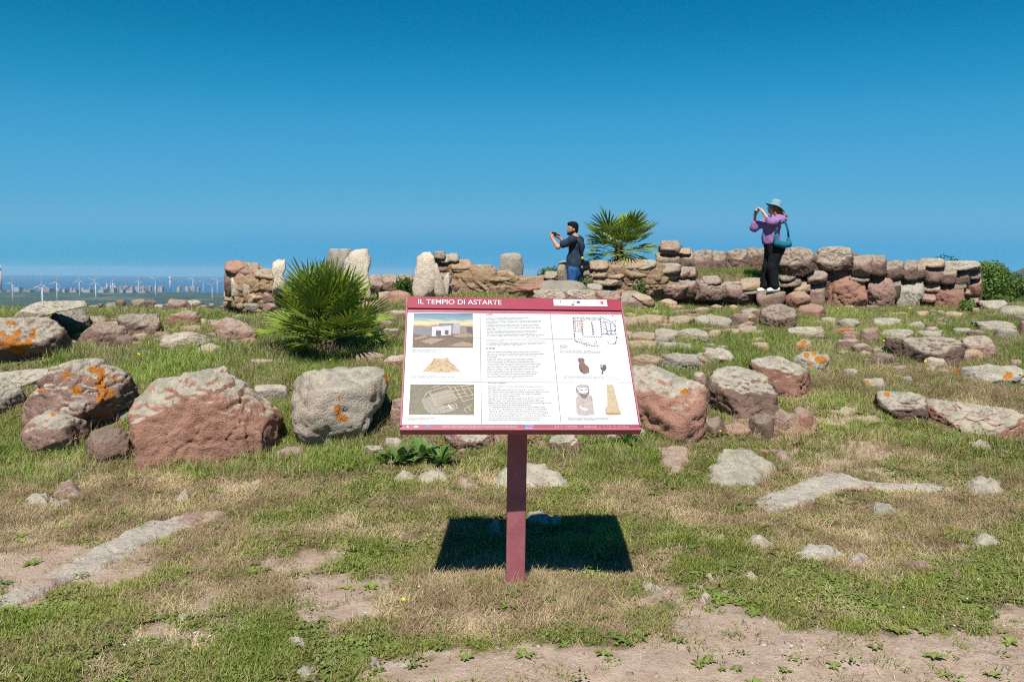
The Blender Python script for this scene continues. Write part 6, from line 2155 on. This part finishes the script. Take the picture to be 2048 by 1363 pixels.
body_part('beard', sdf([(hd + (.01, -.045, -.052), hd + (-.05, -.03, -.088), .030, .036), (hd + (-.05, -.03, -.088), hd + (-.085, .03, -.088), .03, .022), (hd + (-.084, .02, -.048), hd + (-.088, .04, -.048), .010, .010)], .008, .02), HAIRB, man)
for an in (anL, anR):
    body_part('shoe', sdf([(an + (.03, 0, -.05), an + (-.14, .06, -.06), .045, .038)], .012, .02, zmin=float(an[2] - .1)), BLKP, man)
mb = MB()
f_ = np.array([-.8, .6, 0])
l_ = np.array([-.6, -.8, .02])
l_ /= np.linalg.norm(l_)
R_ = np.stack([l_, f_, np.cross(l_, f_)], -1)
ph = thing('smartphone', 'black smartphone held up sideways in the hands of the man', 'phone', phone_c)
mb.box((0, 0, 0), (.075, .0045, .037), R_)
o = mb.build('case', BLKP, ph)
mb = MB()
mb.box(f_ * -.0052, (.070, .0008, .034), R_)
mb.build('screen', plain('phone_glass', (.02, .03, .04), .1, .5), ph)
mb = MB()
mb.tube([f_ * .0045 + l_ * .055 + np.array([0, 0, .018]), f_ * .007 + l_ * .055 + np.array([0, 0, .018])], .009, 10)
mb.build('lens', BLKP, ph)
bagc = Pm(1168, 532, -.10)
bg_ = thing('crossbody_bag', 'black crossbody bag resting on the hip of the man', 'bag', bagc)
body_part('pouch', sdf([(Pm(1164, 526, -.10), Pm(1174, 526, -.04), .05, .045), (Pm(1163, 537, -.10), Pm(1175, 535, -.04), .055, .05)], .01, .03), BLKP, bg_)
mb = MB()
st = [Pm(1150, 473.5, -.11), Pm(1155, 480, -.165), Pm(1159, 495, -.185), Pm(1163, 510, -.185), Pm(1166, 522, -.14)]
for dz in (-.014, 0, .014):
    mb.tube([q - bagc + np.array([dz, 0, 0]) for q in st], .006, 6)
mb.build('strap', BLKP, bg_, smooth=True)
mb = MB()
mb.box(Pm(1163, 515.5, -.20) - bagc, (.016, .008, .02))
mb.build('yellow_tag', YEL, bg_)

# woman
YW = 14.55


def Pw(px, py, dy=0.0):
    return at(px, py, YW) + np.array([0, dy, 0])


fz = float(Pw(1540, 583.5)[2])
wom = thing('person', 'woman in lilac top and teal sun hat taking a picture on a stone step', 'person', (Pw(1543, 583)[0], YW, fz))
hd = Pw(1548, 417.5)
nk = Pw(1550, 431)
shL, elL, haL = Pw(1556.5, 440, -.16), Pw(1533, 446, -.22), Pw(1522, 423, -.09)
shR, elR, haR = Pw(1541, 441, .14), Pw(1514, 454, .17), Pw(1512.5, 427, .06)
wrL, wrR = haL + (elL - haL) * .25, haR + (elR - haR) * .25
cam_c = Pw(1515, 420, -.01)
hipL, hipR = Pw(1550, 502, -.09), Pw(1547, 502, .09)
knL, knR = Pw(1541, 534, -.09), Pw(1539, 534, .10)
anL, anR = Pw(1546, 573, -.09), Pw(1533, 573, .10)
sk = [(hd + (0, 0, .012), (.090, .074, .105)), (hd + (-.034, 0, -.05), (.056, .052, .062)), (hd + (-.085, 0, -.012), hd + (-.103, 0, -.028), .010, .013), (hd + (-.080, 0, -.058), hd + (-.078, 0, -.06), .014, .014), (hd + (.01, 0, -.04), nk, .05, .055),
      (nk, Pw(1548, 460), .06, .10), (Pw(1548, 460), Pw(1548, 495), .10, .11), (shL, elL, .046, .038), (elL, wrL, .038, .024), (shR, elR, .046, .038), (elR, wrR, .038, .024), (nk, shL, .05, .05), (nk, shR, .05, .05),
      (hipL, knL, .08, .055), (knL, anL, .05, .035), (hipR, knR, .08, .055), (knR, anR, .05, .035)]
body_part('body', join([sdf(sk, .011, .03), sdf(hand(wrL, haL, cam_c, 1, .9), .0045, .008), sdf(hand(wrR, haR, cam_c, -1, .9), .0045, .008)]), SKIN_P, wom)
body_part('top', sdf([(nk + (0, 0, -.05), Pw(1547, 452), .07, .135), (Pw(1543, 452), (.145, .165, .15)), (Pw(1541, 474), (.155, .168, .19)), (Pw(1545, 487), (.152, .172, .12)), (nk + (0, 0, -.05), shL, .07, .072), (nk + (0, 0, -.05), shR, .07, .07), (shL, elL, .080, .066), (elL, elL + (wrL - elL) * .32, .064, .054), (shR, elR, .078, .066), (elR, elR + (wrR - elR) * .42, .064, .054)], .011, .045, zmin=float(Pw(1540, 488.5)[2]), fold=.028, seed=8), LILAC, wom)
body_part('trousers', sdf([(Pw(1545, 488), (.165, .175, .12)), (Pw(1549, 500), (.170, .18, .13)), (Pw(1556, 494), (.12, .16, .11)), (hipL, knL, .125, .092), (knL, anL + (0, 0, .02), .090, .082), (hipR, knR, .125, .092), (knR, anR + (0, 0, .02), .090, .082)], .012, .04, zmax=float(Pw(1540, 486)[2]), fold=.012, seed=9), BLACKC, wom)
for an, a_, b_2 in ((anL, Pw(1551, 578, -.09), Pw(1534, 580, -.10)), (anR, Pw(1538, 578, .10), Pw(1521, 580.5, .09))):
    body_part('shoe', sdf([(a_, b_2, .046, .040), (an + (0, 0, .0), a_, .045, .045)], .009, .025, zmin=fz), SHOE, wom)
mb = MB()
ax = Vector((.26, 0, .966)).normalized()
px_ = Vector((.966, 0, -.26)).normalized()
py_ = Vector((0, 1, 0))
prof = [(.0, .128), (.05, .125), (.082, .108), (.098, .070), (.104, .028), (.108, .008), (.125, .0), (.160, -.008), (.190, -.018), (.188, -.024), (.150, -.014), (.106, -.004)]
n_ = 28
hc = Vector(Pw(1551, 412.5))
V_ = []
for (r_, z_) in prof:
    for k in range(n_):
        a = k * 2 * math.pi / n_
        rr2 = r_
        zz = z_ + (-.36 * math.cos(a) * max(0, r_ - .09)) + .012 * math.sin(3 * a) * (r_ > .15)
        V_.append(tuple(hc + px_ * rr2 * math.cos(a) * (1.0) + py_ * rr2 * .92 * math.sin(a) + ax * zz - Vector(wom.location)))
F_ = [(i * n_ + k, i * n_ + (k + 1) % n_, (i + 1) * n_ + (k + 1) % n_, (i + 1) * n_ + k) for i in range(len(prof) - 1) for k in range(n_)]
hat = link('sun_hat', mesh_np('sun_hat', np.array(V_), F_, True, [HATC]), wom)
hp = [(hd + (.02, 0, .02), (.090, .085, .10)), (hd + (.04, 0, -.02), Pw(1563, 436), .075, .06), (Pw(1562, 432), Pw(1568, 446, -.05), .055, .022), (hd + (.0, -.06, -.04), Pw(1547, 437, -.10), .03, .024), (Pw(1560, 428, -.05), Pw(1571, 433, -.09), .03, .012), (Pw(1560, 432, .04), Pw(1574, 430, .02), .02, .006), (Pw(1560, 436, 0), Pw(1572, 441, -.02), .025, .008)]
body_part('hair', sdf(hp, .008, .025, fold=.022, seed=4), HAIRR, wom)
mb = MB()
mb.box(hd + np.array([-.086, 0, .018]) - np.array(wom.location), (.012, .068, .020))
mb.box(hd + np.array([-.035, -.078, .022]) - np.array(wom.location), (.05, .004, .006))
mb.build('sunglasses', plain('blue_lens', (.01, .04, .30), .08, .6), wom)
cm = thing('compact_camera', 'small silver camera held up by the woman in the teal hat', 'camera', cam_c)
mb = MB()
mb.box((0, 0, 0), (.016, .050, .032))
bo = mb.build('camera_body', BLKP, cm)
mb = MB()
mb.box((-.020, 0, 0), (.004, .049, .031))
mb.build('front_plate', SILV, cm)
mb = MB()
mb.tube([(-.022, -.005, 0), (-.048, -.005, -.001)], [.024, .022], 14)
mb.build('lens', SILV, cm, smooth=True)
mb = MB()
mb.tube([wrL + (haL - wrL) * .02 - np.array(wom.location) - np.array([.03, 0, 0]), wrL + (haL - wrL) * .02 - np.array(wom.location) + np.array([.03, 0, -.01])], .006, 6)
bc = Pw(1555, 480, -.25)
bg_ = thing('shoulder_bag', 'teal cloth shoulder bag hanging at the hip of the woman', 'bag', bc)
bp_ = [(Pw(1542, 474, -.245), Pw(1545, 487, -.25), .035, .055), (Pw(1545, 487, -.25), Pw(1558, 491, -.25), .055, .06), (Pw(1558, 491, -.25), Pw(1568, 489, -.23), .06, .05), (Pw(1568, 489, -.23), Pw(1569, 478, -.22), .05, .026)]
body_part('pouch', sdf(bp_, .009, .03, fold=.015, seed=6), TEALC, bg_)
mb = MB()
for st in ([Pw(1541, 473, -.245), Pw(1544, 458, -.26), Pw(1551, 443, -.255), Pw(1555, 434.5, -.20)], [Pw(1555, 434.5, -.20), Pw(1563, 448, -.235), Pw(1567, 463, -.235), Pw(1569, 477, -.22)]):
    for dz in (-.010, .010):
        mb.tube([q - bc + np.array([dz, 0, 0]) for q in st], .010, 6)
mb.build('strap', TEALC, bg_, smooth=True)

# ------------------------------------------------------------------ green bushes beyond the wall
BUSH = leaf_mat('bush_leaf', (.05, .10, .016), (.12, .19, .034), .25, gloss=.3)


def bush(label, px, py, Y, wpx, hpx, n, seed, grp):
    r = np.random.default_rng(seed)
    b0 = at(px, py, Y)
    g = np.array([b0[0], b0[1], float(H(np.array(b0[0]), np.array(b0[1]), False))])
    W, Hh = wpx * Y / F_PX / 2, (at(px, py - hpx, Y)[2] - g[2])
    o = thing('bush', label, 'bush', g, grp)
    mb = MB()
    for k in range(4):
        a = k * 1.6 + r.uniform(0, 1)
        mb.tube([(0, 0, -.1), (W * .2 * math.cos(a), W * .2 * math.sin(a), Hh * .35), (W * .45 * math.cos(a), W * .45 * math.sin(a), Hh * .62)], [.07, .045, .02], 6)
    mb.build('trunk', BARK, o, smooth=True)
    nb = 26
    q = r.normal(size=(nb, 3))
    q /= np.linalg.norm(q, axis=1)[:, None]
    C = q * r.uniform(.35, .80, (nb, 1)) * [W, W * .8, Hh * .52] + [0, 0, Hh * .5]
    S = r.uniform(.17, .30, nb) * Hh
    k = r.integers(0, nb, n)
    d = r.normal(size=(n, 3))
    d /= np.linalg.norm(d, axis=1)[:, None]
    P = C[k] + d * (S[k] * r.uniform(.55, 1.05, n) ** .5)[:, None]
    P[:, 2] = np.maximum(P[:, 2], .02)
    nr = d + r.normal(size=(n, 3)) * .55
    nr /= np.linalg.norm(nr, axis=1)[:, None]
    x = np.cross(nr, r.normal(size=(n, 3)))
    x /= np.linalg.norm(x, axis=1)[:, None]
    y = np.cross(nr, x)
    s = r.uniform(.030, .060, (n, 1)) * (Hh / 2.2) ** .4
    V = np.stack([P - x * s, P + y * s * .6, P + x * s, P - y * s * .6], 1).reshape(-1, 3)
    c_ = link('crown', mesh_np('crown', V, np.arange(4 * n).reshape(-1, 4), False, [BUSH]), o)
    c_['kind'] = 'stuff'
    c_.color = (1, 1, 1, 1)
    return o


G_ = 'green bushes beyond the ruined wall'
bush('round green bush nearest the end of the ruined wall', 1962, 612, 23, 100, 90, 16000, 1, G_)
bush('tall dense green bush behind the two nearest the wall end', 2010, 610, 27, 120, 82, 16000, 2, G_)
bush('dark green bush cut by the edge of the view', 2075, 612, 25, 110, 66, 12000, 3, G_)
bush('low green bush showing above the end of the ruined wall', 1900, 600, 25, 90, 80, 9000, 4, G_)
bush('low sprawling bush at the foot of the taller green bushes', 2015, 620, 21.5, 110, 34, 9000, 5, G_)
bush('small green bush showing over the rubble beside the man', 1100, 575, 21, 46, 40, 5000, 6, None)
bush('leafy weed clump at the corner of the ruined wall', 1932, 622, 14.4, 34, 26, 1600, 7, None)
bush('bright weed clump growing from the low brown wall', 1490, 560, 15.9, 34, 26, 1600, 8, None)
bush('weed clump between the palm-side wall and the man', 1174, 572, 14.35, 16, 22, 900, 9, None)
bush('green weed hanging in the gap of the tan rubble wall', 1282, 585, 14.2, 16, 24, 900, 10, None)
bush('nettle clump by the white rounded standing stone', 808, 580, 15.8, 34, 26, 1500, 11, None)

# ------------------------------------------------------------------ wind farm, chimneys and the coastal town
TURB = plain('turbine_white', (.46, .47, .48), .5, .3, .03, .05)


def turbine_parts(root, m, hub_h, rot):
    """m metres per unit of design height"""
    mb = MB()
    mb.tube([(0, 0, -40), (0, 0, 0), (0, 0, hub_h * .98)], [2.1, 2.0, 1.3], 12)
    mb.build('tower', TURB, root, smooth=True)
    mb = MB()
    mb.box((0, 1.5, hub_h), (1.8, 5.0, 1.9))
    mb.build('nacelle', TURB, root)
    mb = MB()
    mb.tube([(0, -3.4, hub_h), (0, -6.2, hub_h)], [2.0, .8], 10)
    mb.build('hub', TURB, root, smooth=True)
    for k in range(3):
        a = rot + k * 2 * math.pi / 3
        d = np.array([math.sin(a), 0, math.cos(a)])
        s = np.array([math.cos(a), 0, -math.sin(a)])
        V, Fc = [], []
        for f, w, t_ in ((.03, .9, .9), (.16, 1.7, .7), (.5, 1.2, .4), (.85, .7, .25), (1.0, .2, .12)):
            c = np.array([0, -4.8, hub_h]) + d * f * 42
            V += [c - s * w + (0, t_, 0), c - s * w * .2 - (0, t_, 0), c + s * w, c + (0, t_, 0)]
        for j in range(4):
            o = 4 * j
            Fc += [(o + q, o + (q + 1) % 4, o + 4 + (q + 1) % 4, o + 4 + q) for q in range(4)]
        mb = MB()
        mb.add(V, Fc)
        mb.build('blade', TURB, root, smooth=True)


TB = [((24, 566), 592, .45, 'wind turbine nearest the tall pink-grey chimney'), ((84, 569), 605, .02, 'wind turbine standing nearest, blades upright above a second rotor'), ((83, 576), 606, .75, 'wind turbine low in line with the nearest turbine'), ((113, 564), 592, .30, 'wind turbine just beside the nearest pair'),
      ((158, 560), 585, .02, 'tall wind turbine with one blade straight up before the sea'), ((191, 564), 590, .10, 'wind turbine in front of another, nearer of the pair beside the refinery'), ((190, 561), 586, .95, 'wind turbine behind another, farther of the pair beside the refinery'), ((277, 561), 583, .05, 'wind turbine standing alone past the refinery stacks'),
      ((310.5, 558), 584, .95, 'wind turbine with raised V of blades next to the thin chimney'), ((385.5, 556), 579, .42, 'wind turbine with tilted blades beyond the thin chimney'), ((406, 564), 579, .85, 'smallest farthest wind turbine'), ((424, 570), 593, .90, 'low wind turbine near the leaning ruined wall'), ((434, 558), 581, .60, 'wind turbine behind the low one near the leaning ruined wall'),
      ((448, 560), 581, .25, 'wind turbine partly hidden by the leaning ruined wall')]
for (hx_, hy_), by_, rot, lab in TB:
    hubpx = by_ - hy_
    Yt = 74 * F_PX / max(hubpx, 17)
    hubp = at(hx_, hy_, Yt)
    o = thing('wind_turbine', lab, 'wind turbine', (hubp[0], hubp[1], hubp[2] - 76), 'wind turbines on the plain before the sea')
    turbine_parts(o, 1, 76, rot)
    gz_ = float(H(np.array(hubp[0]), np.array(hubp[1])))
PINK = plain('chimney_pink', (.52, .33, .32), .8, .2, .06, .02)
PALEC = plain('chimney_pale', (.60, .56, .54), .8, .2, .05, .02)


def chimney(label, px, top, bot, wpx, Y, m):
    b, t_ = at(px, bot, Y), at(px, top, Y)
    o = thing('chimney', label, 'chimney', (b[0], b[1], -190))
    hh = t_[2] + 190
    r_ = wpx * Y / F_PX / 2
    mb = MB()
    mb.tube([(0, 0, 0), (0, 0, hh * .78)], [r_ * 1.1, r_], 14)
    mb.build('shaft', m, o, smooth=True)
    mb = MB()
    mb.tube([(0, 0, hh * .78), (0, 0, hh)], [r_, r_ * .95], 14)
    mb.build('top_band', PALEC if m is PINK else PINK, o, smooth=True)


chimney('tall pink-grey power station chimney cut by the edge of the view', 1, 530, 583, 6.5, 6900, PINK)
chimney('thin pink chimney standing between the wind turbines', 340.5, 553, 581, 2.6, 7200, PINK)
for px, tp, lab in ((214, 563, 'thinner refinery stack, first before the cream tank'), (222, 566, 'short refinery stack between two taller ones'), (226, 560, 'tallest pink refinery stack'), (230, 567, 'short refinery stack beside the tallest one')):
    chimney(lab, px, tp, 583, 1.5, 6900, PALEC)
WALLS = [plain('town_white', (.32, .30, .28), .9, .1, .1, .05), plain('town_pink', (.25, .17, .15), .9, .1, .1, .05), plain('town_grey', (.19, .19, .19), .9, .1, .1, .05), plain('town_cream', (.30, .26, .22), .9, .1, .1, .05)]
ROOFM = plain('town_roof', (.34, .18, .13), .9, .1, .1, .05)
rb = np.random.default_rng(12)
BL = [(3, 579, 584, 8, 'white power station hall at the foot of the tall chimney', 0), (37, 572, 580, 14, 'pale boxy hall at the shore by the tall chimney', 0), (22, 578, 584, 8, 'grey shed by the shore next to the tall chimney', 2), (57, 578, 583, 18, 'low grey works building by the shore', 2), (97, 574, 582, 14, 'pink-roofed works building at the shore', 1), (131, 575, 585, 6, 'white cubic block among the works buildings', 0), (150, 578, 585, 16, 'cream warehouse in front of the works', 3),
      (176, 576, 585, 18, 'long white warehouse beside the pair of turbines', 0), (205, 577, 585, 14, 'white works hall at the foot of the refinery stacks', 0), (228, 572, 585, 9, 'cream storage tower of the refinery', 3), (246, 576, 584, 8, 'white block past the refinery stacks', 0), (262, 578, 584, 16, 'long low white hall past the refinery', 0), (288, 580, 584, 14, 'low cream hall before the small coastal town', 3)]
for px, tp, bt, w_, lab, mi_ in BL:
    Yb = 6500.
    tp = bt - (bt - tp) * .72
    w_ *= .8
    b0, t0 = at(px, bt, Yb), at(px, tp, Yb)
    hh, ww = max(t0[2] - b0[2], 5), w_ * Yb / F_PX / 2
    o = thing('works_building', lab, 'building', (b0[0], b0[1], b0[2]))
    mb = MB()
    mb.box((0, 0, hh / 2 - 20), (ww, 30, hh / 2 + 20))
    mb.build('walls', WALLS[mi_], o)
    mb = MB()
    mb.box((0, 0, hh + .8), (ww * 1.02, 31, .8))
    mb.build('roof', WALLS[2] if mi_ != 1 else ROOFM, o)
for k in range(72):
    px = rb.uniform(40, 400) if k > 30 else rb.uniform(235, 330)
    bt = rb.uniform(573.5, 577.5) + (px < 200) * 3
    Yb = 7050. + rb.uniform(-300, 150)
    b0 = at(px, bt, Yb)
    hh, ww = rb.uniform(4, 9), rb.uniform(5, 12)
    wc = int(rb.integers(0, 4))
    side = 'before the power station' if px < 130 else 'near the refinery stacks' if px < 250 else 'past the refinery stacks' if px < 335 else 'beyond the thin chimney'
    o = thing('town_house', 'tiny ' + ('white', 'pink', 'grey', 'cream')[wc] + ' tile-roofed house in the hazy town ' + side, 'house', (b0[0], b0[1], b0[2]), 'houses of the distant coastal town')
    mb = MB()
    mb.box((0, 0, hh / 2 - 15), (ww, 9, hh / 2 + 15))
    mb.build('walls', WALLS[wc], o)
    mb = MB()
    a = 9.5
    mb.add([(-ww - .5, -a, hh), (ww + .5, -a, hh), (ww + .5, a, hh), (-ww - .5, a, hh), (-ww, 0, hh + 3), (ww, 0, hh + 3)], [(0, 1, 5, 4), (2, 3, 4, 5), (0, 4, 3), (1, 2, 5), (3, 2, 1, 0)])
    mb.build('roof', ROOFM, o)

# ------------------------------------------------------------------ air
hz_ = bpy.data.materials.new('haze_air')
hz_.use_nodes = True
n_ = hz_.node_tree.nodes
n_.clear()
ho = n_.new('ShaderNodeOutputMaterial')
pv = n_.new('ShaderNodeVolumePrincipled')
pv.inputs['Color'].default_value = (.46, .74, 1.0, 1)
pv.inputs['Density'].default_value = 4.0e-5
pv.inputs['Anisotropy'].default_value = 0.0
hz_.node_tree.links.new(pv.outputs[0], ho.inputs['Volume'])
mb = MB()
mb.box((0, 9000, -67), (34000, 19000, 135))
tag(mb.build('haze', hz_), 'thin blue sea haze over the plain and coast', kind='stuff')
